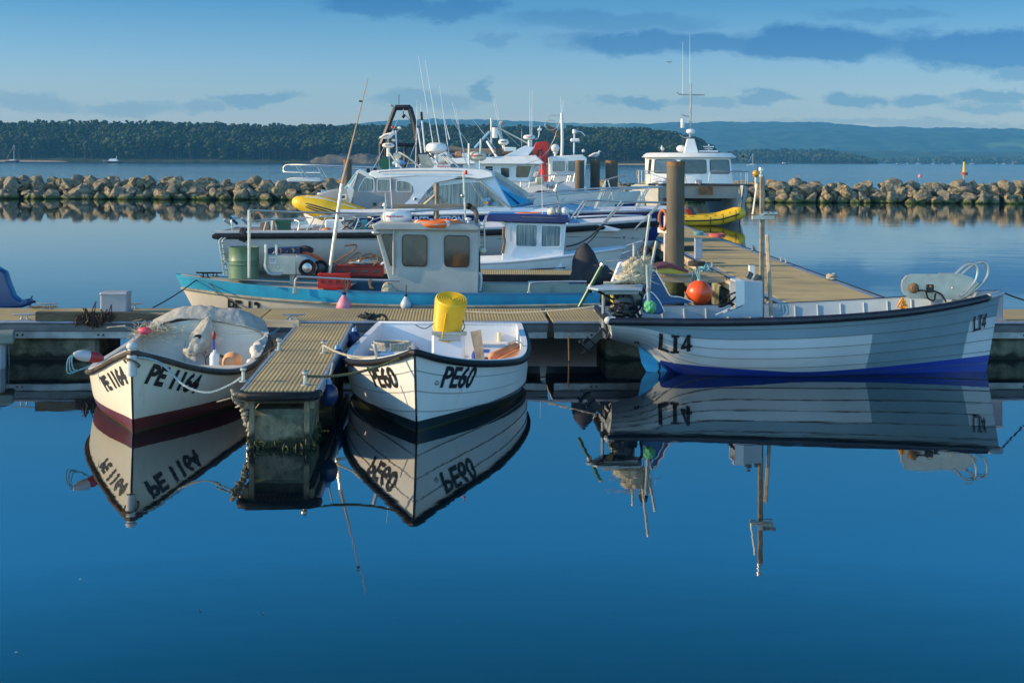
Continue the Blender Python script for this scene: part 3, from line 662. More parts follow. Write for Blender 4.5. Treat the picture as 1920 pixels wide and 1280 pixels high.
rg = random.Random(3)
RL = ['tan limestone boulder at the waterline with green weed, left of the boats', 'tan limestone boulder in the lower course left of the boats', 'tan limestone boulder in the upper course left of the boats', 'tan limestone boulder on the crest left of the boats']
RR = [q.replace('left', 'right') for q in RL]; RM = [q.replace('left of the boats', 'partly hidden behind the boats') for q in RL]
nrock = 0
for row, (z, dy, s0, cnt, kk) in enumerate(((.10, 0, .50, 80, 0), (.42, .35, .54, 84, 1), (.80, .80, .54, 84, 2), (1.10, 1.3, .50, 88, 3))):
    for i in range(cnt):
        x = -38+76*(i+.5)/cnt+rg.uniform(-.25, .25); px = 960+x/97*F
        if 760 < px < 1130: continue
        o = bpy.data.objects.new('boulder', rg.choice(BV)); LINK(o); s = s0*rg.choice((.75, .85, .95, 1.05, 1.15, 1.3))*rg.uniform(.92, 1.08)
        o.location = (x, 96.6+x*.012+dy+rg.uniform(-.3, .3), z+rg.uniform(-.10, .03)); o.rotation_euler = (rg.uniform(0, 6), rg.uniform(0, 6), rg.uniform(0, 6)); o.scale = (s*rg.uniform(.9, 1.25), s, s*rg.uniform(.72, .92))
        o.rotation_euler = (rg.uniform(-.5, .5), rg.uniform(-.5, .5), rg.uniform(0, 6))
        tag(o, (RL if px < 560 else RR if px > 1430 else RM)[kk], 'boulder', ['breakwater rocks at the waterline', 'breakwater rocks in the lower course', 'breakwater rocks in the upper course', 'breakwater rocks on the crest'][kk]+(' left' if px < 560 else ' right' if px > 1430 else ' middle')); nrock += 1
core = M('rubble_core', (.035, .03, .02), .95, var=.4, scale=2, bump=1, bscale=3)
def cfn(u, v):
    x = -39+78*u; y = 96.9+x*.012+v*5; h = [0, .42, .78, .98, 1.0, .9, -.3][int(v*6+.01)]
    return Vector((x, y, h-.2+.12*nz3((x, y, 0), 1.3)))
tag(MB().grid(cfn, 180, 6).build('breakwater_core', core, smooth=60), kind='structure')

# ---- air between the quay and the far hills
hz = bpy.data.materials.new('haze'); hz.use_nodes = True; t = hz.node_tree; t.nodes.clear(); pv = N(t, 'ShaderNodeVolumePrincipled'); pv.inputs['Color'].default_value = (.14, .55, 1.0, 1); pv.inputs['Density'].default_value = HAZE = .00018; pv.inputs['Anisotropy'].default_value = .0
oo = N(t, 'ShaderNodeOutputMaterial'); t.links.new(pv.outputs[0], oo.inputs['Volume'])
hb = MB().box((0, 2280, 88), (8900, 4960+200, 178)).build('haze', hz, smooth=0); tag(hb, 'thin blue haze over the bay fading the far hills', 'haze', kind='stuff')
# ================================================================ pontoons
def xf(p, n): return [p+Vector(q) for q in n]
def cleat(parent, fr, c, L=.3, rz=0, mat=None, sc=1.0, name='cleat'):
    R = Matrix.Rotation(rz, 3, 'Z'); c = Vector(c); mb = MB()
    T = lambda x, y, z: c+R @ Vector((x, y, z))*sc
    mb.tube([T(-L/2, 0, .088), T(-L*.42, 0, .082), T(0, 0, .078), T(L*.42, 0, .082), T(L/2, 0, .088)], [.008, .013*sc, .016*sc, .013*sc, .008], 8)
    for s in (-1, 1): mb.tube([T(s*L*.13, 0, .078), T(s*L*.11, 0, .04), T(s*L*.15, 0, .006)], [.012*sc, .011*sc, .018*sc], 8)
    mb.box(T(0, 0, .005), (L*.5*sc, .06*sc, .012), R=rz, ch=.004)
    return mb.build(name, mat or galv, parent)
PF = Fr((0, 19.80, 0), .042); DZ = .555
pr = thing('walkway_pontoon', 'long walkway pontoon with ribbed tan deck crossing the harbour behind the small boats', 'pontoon', PF)
Y0, Y1 = 0.0, 1.68
segs = [(-13.0, -8.45), (-8.44, -3.52), (-3.51, .53), (.58, 5.6), (5.62, 10.8)]
for k, (a, b_) in enumerate(segs):
    MB().box(((a+b_)/2, (Y0+Y1)/2, DZ-.015), (b_-a-.01, Y1-Y0-.06, .03)).build('deck_panel', decktan, pr)
mb = MB()
for a, b_ in segs:
    for y in (Y0+.012, Y1-.012):
        mb.tube([(a+.01, y, DZ-.018), (b_-.01, y, DZ-.018)], .024, 8)
mb.build('deck_edge', edging, pr)
mb = MB()
for a, b_ in segs:
    for y in (Y0+.03, Y1-.03): mb.box(((a+b_)/2, y, DZ-.095), (b_-a-.03, .045, .10), ch=.006)
mb.build('edge_beam', M('dark_beam', (.12, .125, .13), .5, var=.25, scale=5, metal=.2, dirt=((.2, .2, .19), .3, 4), bump=.1), pr)
mb = MB(); mb2 = MB()
for a, b_ in segs:
    for y in (Y0+.06, Y1-.06):
        mb.box(((a+b_)/2, y, DZ-.195), (b_-a-.05, .05, .10), ch=.006)
    for k in range(int((b_-a)/1.1)):
        for q in (0, .07): mb2.lathe((a+.55+k*1.1+q, Y0+.036, DZ-.195), [(0, 0), (.016, 0), (.016, .004), (0, .006)], 8, R=Matrix.Rotation(math.pi/2, 3, 'X'))
mb.v += []; nb_ = len(mb.v); mb.add(mb2.v, mb2.f, 1); mb.build('steel_waling', [galv, black], pr)
for (a, b_) in ((-13, -9.0), (-8.6, -5.72), (-2.2, -.9), (1.35, 3.3), (4.2, 6.0), (6.55, 9.5)):
    MB().box(((a+b_)/2, .85, .02), (b_-a, 1.36, .58), ch=.05).build('float_block', concrete, pr)
# brown timber bumper lying along the left front edge, sloping end
ta, tb = PF.p(67, 583, y=.0), PF.p(330, 590, y=.0)
mb = MB(); mb.prism([(ta.x, -.02, DZ+.004), (ta.x, -.02, DZ+.125), (ta.x+1.4, -.02, DZ+.115), (tb.x, -.02, DZ+.05), (tb.x, -.02, DZ+.004)], (0, .16, 0)); mb.build('timber_fender', woodd, pr)
for px, py, y in ((38, 603, .10), (395, 604, .12), (545, 606, .1), (690, 606, .1), (92, 578, 1.55), (250, 578, 1.6)):
    p = PF.p(px, py, y=y); p.z = DZ; p.x = PF.p(px, py, z=DZ).x; cleat(pr, PF, p, .32)
def deckpt(px, y, dz=0):
    p = PF.p(px, 590, y=y); return Vector((p.x, y, DZ+dz))
# pedestals
def pedestal(label, fr, c, w, d, h, rz=0, group=None):
    o = thing('service_pedestal', label, 'pedestal', loc=fr.w(c), rz=fr.rz+rz, group=group)
    MB().box((0, 0, h/2), (w, d, h), ch=.015).build('housing', M('pedestal_grey', (.30, .31, .34), .55, var=.1, scale=4, dirt=((.2, .2, .22), .25, 6)), o)
    MB().box((0, 0, h-.028), (w+.03, d+.03, .05), ch=.022).build('lid', M('pedestal_lid', (.37, .38, .41), .5, var=.1), o)
    MB().box((0, 0, .01), (w+.05, d+.05, .02), ch=.004).build('base_plate', galv, o); return o
c = deckpt(217, 1.2); pedestal('squat grey locker standing alone on the left end of the walkway', PF, c, .38, .3, .30)
c = PF.p(1867, 600, y=.16); c = Vector((c.x, .2, DZ)); pedestal('tall grey post locker behind the bow of the long grey and white boat', PF, c, .19, .16, .42)
def seaweed(px, py, y, n, s, seed):
    rg = random.Random(seed); p = PF.p(px, py, y=y); mb = MB()
    for k in range(n):
        q = Vector((p.x+rg.gauss(0, s), y-abs(rg.gauss(0, .03))-.02, p.z-rg.random()*s*1.6)); L = rg.uniform(.02, .07)
        mb.tube([q, q+Vector((rg.gauss(0, L), -rg.random()*L*.5, rg.gauss(0, L))), q+Vector((rg.gauss(0, L), -rg.random()*L*.5, -L))], [.006, .011, .004], 4)
    return mb
for (px, py, n, s, lb) in ((172, 588, 110, .07, 'larger clump of brown seaweed hanging off the walkway edge'), (198, 588, 45, .04, 'smaller clump of brown seaweed left of the squat grey locker')):
    o = seaweed(px, py, -.02, n, s, px).build('seaweed_clump', seaw); o.matrix_world = PF.M; tag(o, lb, 'seaweed')
# loose plank between walkway and berth
o = thing('plank', 'short pale plank wedged between the walkway and the near finger', 'plank', loc=at(520, 611, z=DZ+.01), rz=-.12)
MB().box((0, 0, .03), (.62, .06, .10), ch=.008).build('board', woodl, o)
for s in (-1, 1): MB().lathe((s*.22, -.034, .03), [(0, 0), (.014, 0), (.012, .008), (0, .01)], 8, R=Matrix.Rotation(math.pi/2, 3, 'X')).build('bolt', galv, o)

# ---- near finger pontoon
A0, A1 = at(443, 735, z=.56), at(602, 733, z=.56); B0, B1 = at(556, 607, z=.56), at(662, 607, z=.56)
mid0 = (A0+A1)/2; mid1 = (B0+B1)/2; ang = math.atan2(mid1.y-mid0.y, mid1.x-mid0.x); FFr = Fr((mid0.x, mid0.y, 0), ang)
FL = (mid1-mid0).length-.02; FWd = (A1-A0).length/2*.90; FZ = .565
fp = thing('finger_pontoon', 'short finger pontoon with ribbed tan deck between the two white dinghies', 'pontoon', FFr)
for k in range(3):
    a, b_ = FL*k/3+.03, FL*(k+1)/3; MB().box(((a+b_)/2, 0, FZ-.015), (b_-a-.008, FWd*2-.05, .03)).build('deck_panel', deckx if 0 else M('ribbed_deck_finger', (.47, .37, .16), .7, var=.12, scale=2, dirt=((.16, .14, .09), .2, 3), wave=('Y', 7.2, (.24, .19, .085), .35)), fp)
speck(M('ribbed_deck_finger'))
mb = MB()
for s in (-1, 1): mb.box((FL/2+.05, s*FWd, FZ-.05), (FL-.1, .05, .11), ch=.012)
mb.build('edge_beam', edging, fp)
mb = MB(); mb.tube([(.12, -FWd-.01, FZ-.045), (.0, -FWd+.01, FZ-.045), (-.045, -FWd+.07, FZ-.045), (-.05, 0, FZ-.045), (-.045, FWd-.07, FZ-.045), (0, FWd-.01, FZ-.045), (.12, FWd+.01, FZ-.045)], .045, 10)
mb.build('end_fender', black, fp)
MB().box((.66, 0, .11), (1.06, FWd*1.62, .50), ch=.05).build('float_block', concrete, fp)
MB().box((4.0, 0, .14), (1.6, FWd*1.72, .56), ch=.03).build('float_block', concrete, fp)
mb = MB()
for s in (-1, 1): mb.box((FL/2, s*(FWd-.05), FZ-.13), (FL-.1, .045, .10)); 
for k in range(5): mb.box((.35+k*1.15, 0, FZ-.13), (.06, FWd*1.8, .09))
for s in (-1, 1):
    mb.box((.07, s*(FWd-.1), .24), (.05, .05, .62))
mb.build('under_frame', wett, fp)
rg = random.Random(12); mb = MB()
for k in range(150):
    side = rg.choice((0, 1, 2)); q = Vector((.06, rg.uniform(-FWd*.86, FWd*.86), rg.uniform(-.02, .10)))
    if side: q = Vector((rg.uniform(.08, 1.1), (FWd*.87)*(1 if side == 1 else -1), rg.uniform(-.02, .1)))
    L = rg.uniform(.012, .03); d = Vector((rg.gauss(-.3, 1), rg.gauss(0, 1), rg.gauss(-.4, .6)))*L
    mb.tube([q, q+d, q+d*1.5+Vector((0, 0, -L))], [.006, .009, .003], 4)
tag(mb.build('green_weed', weed, fp), kind='stuff')
def fpt(px, py, dz=0): p = FFr.p(px, py, z=FZ); return Vector((p.x, p.y, FZ+dz))
bol = []
for px, py in ((456, 715), (572, 722), (607, 662), (523, 657)):
    p = fpt(px, py); mb = MB(); mb.lathe(p, [(.045, 0), (.045, .012), (.02, .018), (.017, .10), (.034, .115), (.034, .135), (.02, .148), (0, .15)], 16)
    mb.build('bollard', steel, fp); bol.append(FFr.w(p+Vector((0, 0, .09))))

# ---- spine pontoon running away to the breakwater
L0, L1 = at(1478, 564, z=.55), at(1290, 485, z=.55); R0, R1 = at(1640, 556, z=.55), at(1345, 440, z=.55)
sx0, sx1 = 4.22, 6.17; yend = 76
SP = Fr((5.2, 21.6, 0), math.radians(90.3)); SL = yend-21.6; SW = .99; SZ = .56
sp_ = thing('spine_pontoon', 'broad pontoon with gritty tan deck and grey edges running away from the walkway', 'pontoon', SP)
for k in range(8):
    a, b_ = SL*k/8, SL*(k+1)/8; MB().box(((a+b_)/2, 0, SZ-.02), (b_-a-.015, SW*2-.34, .04)).build('deck_panel', deckgrit, sp_)
mb = MB(); mb2 = MB()
for s in (-1, 1):
    mb.box((SL/2, s*(SW-.085), SZ-.03), (SL, .17, .05), ch=.008)
    mb2.tube([(0, s*SW, SZ-.01), (SL, s*SW, SZ-.01)], .02, 6)
mb.build('deck_edge', edging, sp_); mb2.build('rubbing_strip', black, sp_)
mb = MB()
for s in (-1, 1): mb.box((SL/2, s*(SW-.03), SZ-.15), (SL, .06, .17), ch=.01)
mb.build('timber_waling', woodl, sp_)
for k in range(10): MB().box((2.6+k*5.5, 0, .02), (3.6, SW*1.8, .5), ch=.05).build('float_block', concrete, sp_)
def spt(px, py): p = SP.p(px, py, z=SZ); return Vector((p.x, p.y, SZ))
for px, py in ((1225, 500), (1560, 523), (1395, 470), (1457, 493), (1530, 490)):
    p = spt(px, py); p.y = -(SW-.08) if px > 1300 else SW-.08
    cleat(sp_, SP, p, .26, name='cleat')
mb = MB(); cc = SP.p(1558, 523, y=-(SW-.1)); rg = random.Random(2)
cc.z = SZ
for k in range(5): mb.tube(smooth_path([cc+Vector((math.cos(a)*.12+rg.gauss(0, .02), math.sin(a)*.07+rg.gauss(0, .02), .03+k*.02)) for a in np.linspace(0, 5.5, 7)], 4), .014, 6)
o = mb.build('rope_coil', ropem); o.matrix_world = SP.M; tag(o, 'small pale rope coil heaped on a cleat at the right edge of the spine pontoon', 'rope')
# posts on the spine deck
for px, py, w, h, lb, g in ((1303, 485, .17, .48, 'tall blue grey mooring post beside the thick rusty pile', None), (1431, 521, .12, .26, 'short white post behind the grey console of the long boat', None)):
    p = spt(px, py); p.y = SW-.13 if px < 1400 else .55
    o = thing('deck_post', lb, 'post', loc=SP.w(p), rz=SP.rz)
    MB().box((0, 0, h/2), (w*.9, w, h), ch=.012).build('post_body', M('post_grey', (.30, .36, .44), .5, var=.1, dirt=((.2, .2, .2), .2, 6)) if px < 1400 else white, o)
    MB().box((0, 0, h-.01), (w*.95, w*1.05, .02), ch=.006).build('cap', galv, o)
# dark water hoses and bags far along the spine (blue, red hose)
def heap(px, py, mat, lb, n=5, r=.14, name='hose_coil', cat='hose', tr=.018):
    p = spt(px, py); mb = MB(); rg = random.Random(px)
    for k in range(n):
        mb.tube(smooth_path([p+Vector((math.cos(a)*r*(1+rg.gauss(0, .1)), math.sin(a)*r*(1+rg.gauss(0, .1)), .02+k*tr*1.1)) for a in np.linspace(0, 6.28, 9)[:-1]], 4, True), tr, 6, closed=True)
    o = mb.build(name, mat); o.matrix_world = SP.M; tag(o, lb, cat)
heap(1310, 441, ropeb, 'blue hose coiled at the right edge of the spine pontoon near the yellow tender')
heap(1345, 445, M('red_hose', (.5, .12, .1), .5), 'faded red hose coiled beside the blue hose on the spine pontoon', r=.22)
heap(1295, 470, roped, 'black cable coiled at the foot of the thick rusty pile', r=.18)

# ---- mid finger pontoon joining the spine from the left
MF = Fr((-3.4, 28.45, 0), .0); MLn = 7.7; MZ = .56; MW = .62
mf = thing('finger_pontoon', 'timber edged finger pontoon joining the spine pontoon beside the thick rusty pile', 'pontoon', MF)
for k in range(3): MB().box((MLn*(k+.5)/3, 0, MZ-.015), (MLn/3-.01, MW*2-.1, .03)).build('deck_panel', decktan, mf)
mb = MB(); mb.box((MLn*.3, -MW, MZ-.07), (MLn*.6, .06, .14), ch=.01); mb.box((MLn*.3, MW, MZ-.07), (MLn*.6, .06, .14), ch=.01); mb.build('edge_beam', black, mf)
mb = MB(); mb.box((MLn*.8, -MW, MZ-.07), (MLn*.4, .07, .14), ch=.01); mb.box((MLn*.8, MW, MZ-.07), (MLn*.4, .07, .14), ch=.01); mb.build('timber_beam', woodl, mf)
for a in (1.2, 5.0): MB().box((a, 0, .05), (2.0, MW*1.7, .56), ch=.04).build('float_block', concrete, mf)
for x in (4.9, 6.6): cleat(mf, MF, (x, -MW+.06, MZ), .3)
# ---- piles
def pile(px, row_top, Y, dia, lb, group=None):
    p = at(px, row_top, y=Y); o = thing('mooring_pile', lb, 'pile', loc=(p.x, Y, 0), group=group); r = dia/2
    MB().lathe((0, 0, 0), [(r, -1.5), (r, .2), (r*.995, 1.0), (r, p.z-.02), (r-.015, p.z)], 32).build('shaft', pile_m, o)
    MB().lathe((0, 0, p.z-.10), [(r+.004, 0), (r+.008, .03), (r+.008, .09), (r-.01, .104), (0, .108)], 32).build('cap', rust, o)
    MB().lathe((0, 0, 0), [(r+.006, -1.5), (r+.008, .28), (r+.002, .36)], 32).build('weed_band', weed, o); return o
pile(1267, 303, 30.4, .385, 'thick rusty pile standing between the spine pontoon and the long white hull')
pile(652, 299, 52, .30, 'lone brown pile standing behind the left bow rail')
pile(1087, 301, 55.8, .36, 'leftmost of the three rusty piles behind the bow rails')
pile(1116, 301, 59, .40, 'middle one of the three rusty piles, a gull standing on it')
pile(1147, 301, 58, .50, 'rightmost and widest of the three rusty piles behind the bow rails')
# wooden stakes and white crates in front of the rocks
for k in range(11):
    px = 1160+k*6.2+random.uniform(-1.5, 1.5); a = at(px, 400, y=70); b_ = at(px+random.uniform(-1, 1), random.uniform(352, 362), y=70)
    o = MB().tube([(a.x, 70, -.5), (b_.x, 70+random.uniform(-.1, .1), b_.z)], [.06, .05], 7).build('timber_stake', woodl); tag(o, 'weathered timber stake in the row before the middle of the breakwater', 'stake', 'timber stakes before the breakwater')

# ================================================================ outboard engines
def outboard(name_lb, loc, rz, tilt=0, s=1.0, cowl=None, covered=False, group=None, cat='outboard motor'):
    o = thing('outboard_motor', name_lb, cat, loc=loc, rz=rz, group=group); R = Matrix.Rotation(tilt, 3, 'Y'); T = lambda x, y, z: R @ Vector((x, y, z))*s
    cm = cowl or dgrey; mb = MB(); ring = []
    for i, (z, a, b_, dx) in enumerate(((.10, .12, .10, 0), (.16, .19, .14, .0), (.34, .21, .15, .0), (.48, .19, .14, -.01), (.55, .12, .09, -.03), (.565, .02, .02, -.03))):
        ring.append([T(dx+a*math.copysign(abs(math.cos(q))**.7, math.cos(q)), b_*math.copysign(abs(math.sin(q))**.7, math.sin(q)), z) for q in np.linspace(0, 2*math.pi, 20, endpoint=False)])
    vs = sum(ring, []); n = 20
    mb.add(vs, [(i*n+j, i*n+(j+1) % n, (i+1)*n+(j+1) % n, (i+1)*n+j) for i in range(5) for j in range(n)]+[list(range(n)), [5*n+j for j in range(n)]])
    if not covered: mb.build('cowling', cm, o, smooth=50)
    mb = MB(); mb.loft([T(-.07, -.035, .12), T(.09, -.05, .12), T(.09, .05, .12), T(-.07, .035, .12)], [T(-.06, -.02, -.5), T(.05, -.02, -.5), T(.05, .02, -.5), T(-.06, .02, -.5)])
    mb.loft([T(-.17, -.08, -.34), T(.06, -.06, -.34), T(.06, .06, -.34), T(-.17, .08, -.34)], [T(-.15, -.07, -.365), T(.06, -.05, -.365), T(.06, .05, -.365), T(-.15, .07, -.365)])
    mb.tube([T(.13, 0, -.52), T(.09, 0, -.52), T(-.05, 0, -.52), T(-.14, 0, -.52)], [.008*s, .04*s, .045*s, .03*s], 12)
    mb.loft([T(-.03, -.01, -.5), T(.06, -.01, -.5), T(.06, .01, -.5), T(-.03, .01, -.5)], [T(-.01, -.004, -.7), T(.0, -.004, -.7), T(.0, .004, -.7), T(-.01, .004, -.7)])
    mb.build('leg', cm if cowl else blackm, o, smooth=40)
    mb = MB(); mb.lathe(T(-.15, 0, -.52), [(.0, -.03), (.03*s, -.02), (.03*s, .03), (0, .05)], 10, R=R @ Matrix.Rotation(-math.pi/2, 3, 'Y'))
    for k in range(3):
        a = k*2.094; d = Vector((0, math.cos(a), math.sin(a))); e = Vector((0, -math.sin(a), math.cos(a)))
        q = [Vector((-.15, 0, -.52))+d*.02+e*.02+Vector((.02, 0, 0)), Vector((-.15, 0, -.52))+d*.11+e*.05, Vector((-.16, 0, -.52))+d*.13-e*.02, Vector((-.17, 0, -.52))+d*.02-e*.03]
        q = [R @ p*s for p in q]; nn_ = (q[1]-q[0]).cross(q[2]-q[0]).normalized()*.006*s; mb.prism(q, nn_)
    mb.build('propeller', steel if cowl else blackm, o)
    mb = MB(); mb.box(T(.14, 0, .0), (.05*s, .2*s, .26*s), R=R, ch=.01); mb.tube([T(.1, -.1, .05), T(.1, .1, .05)], .02*s, 8); mb.tube([T(.16, .06, -.08), T(.2, .06, -.08)], .015, 8); mb.build('bracket', blackm, o)
    return o
# ================================================================ near boats
def ball(parent, c, r, mat, name='buoy', lug=None, sq=1.0):
    mb = MB(); mb.ell(c, (r, r, r*sq), 16); o = mb.build(name, mat, parent, smooth=80)
    return o
def fender_tube(mb, a, b, r, n=16):
    a, b = Vector(a), Vector(b); d = b-a; P = []; R = []
    for s, k in ((0, .25), (.03, .35), (.07, .8), (.14, 1), (.5, 1.02), (.86, 1), (.93, .8), (.97, .35), (1, .25)): P.append(a+d*s); R.append(r*k)
    mb.tube(P, R, n)
# ---------------- dinghy PE60
HB = Hull(4.88, 1.06, tr=.90, tm=.34, e=2.4, p=1.0, zs=((0, .60), (.15, .53), (.32, .49), (.51, .495), (.67, .565), (.84, .675), (.94, .785), (1, .89)), zk=((0, -.05), (.3, -.16), (.85, -.2), (1, -.2)), rake=.34, n=(7, 9, 4.5), trake=.12, strakes=5, amp=.01, fine=.8)
fb = Fr((-.83, 19.2, 0), math.atan2(-4.88, -.14))
db = thing('dinghy', 'white dinghy lettered PE60 with a yellow tub over its engine', 'boat', fb)
HB.outer('hull', [white, dark, M('lap_shade_grey', (.34, .36, .35), .8)], db, mf=lambda t, w: 0, )  # last material: lap shadow and grime put into colour as thin strips
hull_o = db.children[0]
# boot-top: paint everything below z=.11 dark with a shader split on height
def zpaint(name, lo, zlim, up=None, upc=(.74, .73, .69), rough=.32):
    if name in MC: return MC[name]
    m = M(name, upc, rough, var=.05, scale=3, dirt=((.36, .30, .18), .38, 3), sv=(1, 1, .3), coat=.2); t = m.node_tree; b = t.nodes['Principled BSDF']
    src = b.inputs['Base Color'].links[0].from_socket; c = N(t, 'ShaderNodeTexCoord'); s = N(t, 'ShaderNodeSeparateXYZ'); t.links.new(c.outputs['Object'], s.inputs[0])
    g = math_(t, 'GREATER_THAN', s.outputs[2], zlim); n = N(t, 'ShaderNodeTexNoise'); n.inputs['Scale'].default_value = 6; n.inputs['Detail'].default_value = 6; t.links.new(c.outputs['Object'], n.inputs['Vector'])
    lo2 = mixc(t, n.outputs['Fac'], tuple(q*.5 for q in lo), tuple(q*1.5 for q in lo))
    scum = math_(t, 'MULTIPLY', math_(t, 'SUBTRACT', 1.0, math_(t, 'DIVIDE', math_(t, 'SUBTRACT', s.outputs[2], .0), .035), True), .8); lo2 = mixc(t, scum, lo2, (.07, .08, .015))
    t.links.new(mixc(t, g, lo2, src), b.inputs['Base Color']); return m
hull_o.data.materials[0] = zpaint('white_over_dark', (.016, .024, .03), .12)
HB.inner('inner_shell', whiteb, db, ins=.07, zf=.16)
HB.rail('gunwale', black, db, r=.036, dz=-.035, off=.018, n=10)
text_hull(db, fb, HB, text_geo('PE60', .03), [(822, 727), (880, 727), (896, 686), (836, 685)], 1, blkp)
text_hull(db, fb, HB, text_geo('PE60', .03), [(707, 726), (752, 727), (736, 686), (689, 687)], -1, blkp)
for s, px, py in ((1, 817, 717), (-1, 744, 717)):
    t_, w_ = HB.find(fb, px, py, s); p = HB.pt(t_, w_, s, off=.01); MB().ell(p, .026, 8).build('hull_fitting', galv, db)
MB().lathe((4.66, 0, .79), [(.05, 0), (.05, .015), (.02, .02), (.02, .07), (.03, .08), (0, .1)], 12).build('bow_cleat', steel, db)
mb = MB(); p0 = HB.pt(.93, 1, 1); mb.prism([HB.pt(1, 1, 1)+Vector((-.12, 0, -.02)), HB.pt(.93, 1, 1, ins=.08)+Vector((0, 0, -.02)), HB.pt(.93, 1, -1, ins=.08)+Vector((0, 0, -.02))], (0, 0, -.03)); mb.build('breasthook', whiteb, db)
mb = MB(); p = HB.pt(.42, .68, 1, ins=.10); mb.box((2.0, 0, .36), (.3, 2*p.y, .035), ch=.01); mb.build('thwart', M('pale_green_thwart', (.42, .50, .44), .5, var=.1), db)
p = HB.pt(.76, .68, 1, ins=.12); MB().box((3.5, 0, .44), (.32, 2*p.y, .035), ch=.01).build('thwart', whiteb, db)
mb = MB(); 
for s in (-1, 1):
    mb = MB(); mb.box((.75, s*.62, .35), (1.3, .34, .04), ch=.01); mb.box((.75, s*.46, .24), (1.3, .03, .22)); mb.build('side_bench', whiteb, db)
mb = MB(); a, b_ = fb.p(744, 632, x=.07), fb.p(795, 615, x=.07)
MB().box(((.055), (a.y+b_.y)/2, (a.z+b_.z)/2), (.012, abs(b_.y-a.y), abs(b_.z-a.z)), ch=.003).build('number_plate', M('plate_dark', (.10, .10, .095), .5, var=.3), db)
text_flat(db, '0Z1043', Vector((.063, a.y-.01*1, min(a.z, b_.z)+.025)), (0, (b_.y-a.y)*.92, 0), (0, 0, abs(b_.z-a.z)*.55), M('plate_letters', (.22, .20, .15), .6))
mb = MB(); p = fb.p(936, 640, x=.12); mb.tube([(p.x, p.y, p.z-.17), (p.x, p.y, p.z+.12)], .028, 10); mb.box((p.x-.03, p.y, p.z+.05), (.04, .09, .02)); mb.box((p.x-.03, p.y, p.z-.08), (.04, .09, .02)); mb.build('rod_tube', cream, db)
# engine well block and bracket inside the stern
c0 = fb.p(840, 650, x=.72)
MB().box((.62, c0.y, .36), (.30, .42, .40), ch=.03).build('engine_well', whiteb, db)
mb = MB(); mb.box((.80, c0.y+.02, .555), (.05, .46, .05), ch=.006); mb.box((.80, c0.y+.02, .50), (.03, .30, .08), ch=.01); mb.build('engine_bracket', alu, db)
# engine and the yellow tub over it
e0 = fb.w((.62, c0.y, .58)); eo = thing('outboard_motor', 'black outboard engine under the yellow tub in the white dinghy', 'outboard motor', loc=e0, rz=fb.rz)
mb = MB(); mb.box((0, 0, .06), (.24, .26, .14), ch=.03); mb.box((.05, .10, .02), (.1, .1, .1), ch=.02); mb.box((.02, -.13, .07), (.16, .1, .09), ch=.02)
for q in ((.14, .06, .02), (.14, -.08, .0), (.15, -.02, .05)): mb.ell(q, .028, 8)
mb.build('powerhead', blackm, eo)
mb = MB()
for s in (-1, 1): mb.tube([(.12, s*.09, .06), (.17, s*.1, -.02), (.14, s*.1, -.1), (.06, s*.1, -.12)], .014, 6)
mb.tube([(.1, .14, .1), (.16, .2, .14), (.14, .22, .05), (.1, .16, -.04)], .007, 5); mb.tube(smooth_path([(.1, -.18, .1), (.16, -.3, .03), (.16, -.42, .08)], 4), .006, 5); mb.tube([(0, 0, 0), (-.05, 0, -.5)], [.05, .03], 8)
mb.build('clamp', blackm, eo)
ub = at(834, 619, y=18.5); ut = at(846, 562, y=18.45); ax = (ut-ub); 
q0 = Vector((0, 0, 1)).rotation_difference(Vector((.15, -.40, 1)).normalized()).to_matrix()
yb = thing('plastic_tub', 'yellow plastic tub upside down over the engine of the white dinghy', 'tub', loc=at(838, 619, y=18.58))
Rr = .205; Hh = .47
prof = [(Rr*.90, 0), (Rr*.92, .01)]
for k in range(24): z = .02+k*(Hh-.06)/24; q_ = Rr*(.92+.10*k/24); prof += [(q_, z), (q_+.0035, z+.005), (q_, z+.010)]
prof += [(Rr*1.03, Hh-.03), (Rr*1.0, Hh-.008), (Rr*.93, Hh+.002), (Rr*.9, Hh-.006)]
for k in range(5): r = Rr*(.8-.16*k); prof += [(r+.012, Hh-.006), (r+.005, Hh+.002), (r-.004, Hh+.002), (r-.01, Hh-.006)]
prof.append((0, Hh-.006))
MB().lathe((0, 0, 0), prof, 48, R=q0).build('tub_body', yellow, yb, smooth=60)
mb = MB(); T = lambda a, z, r=1.03: q0 @ Vector((Rr*r*math.cos(a), Rr*r*math.sin(a), z))
mb.tube([T(-1.75, .36), T(-1.78, 0), T(-1.78, -.05), T(-1.30, -.05), T(-1.28, 0)], .011, 6)
mb.build('handle', yellow, yb)
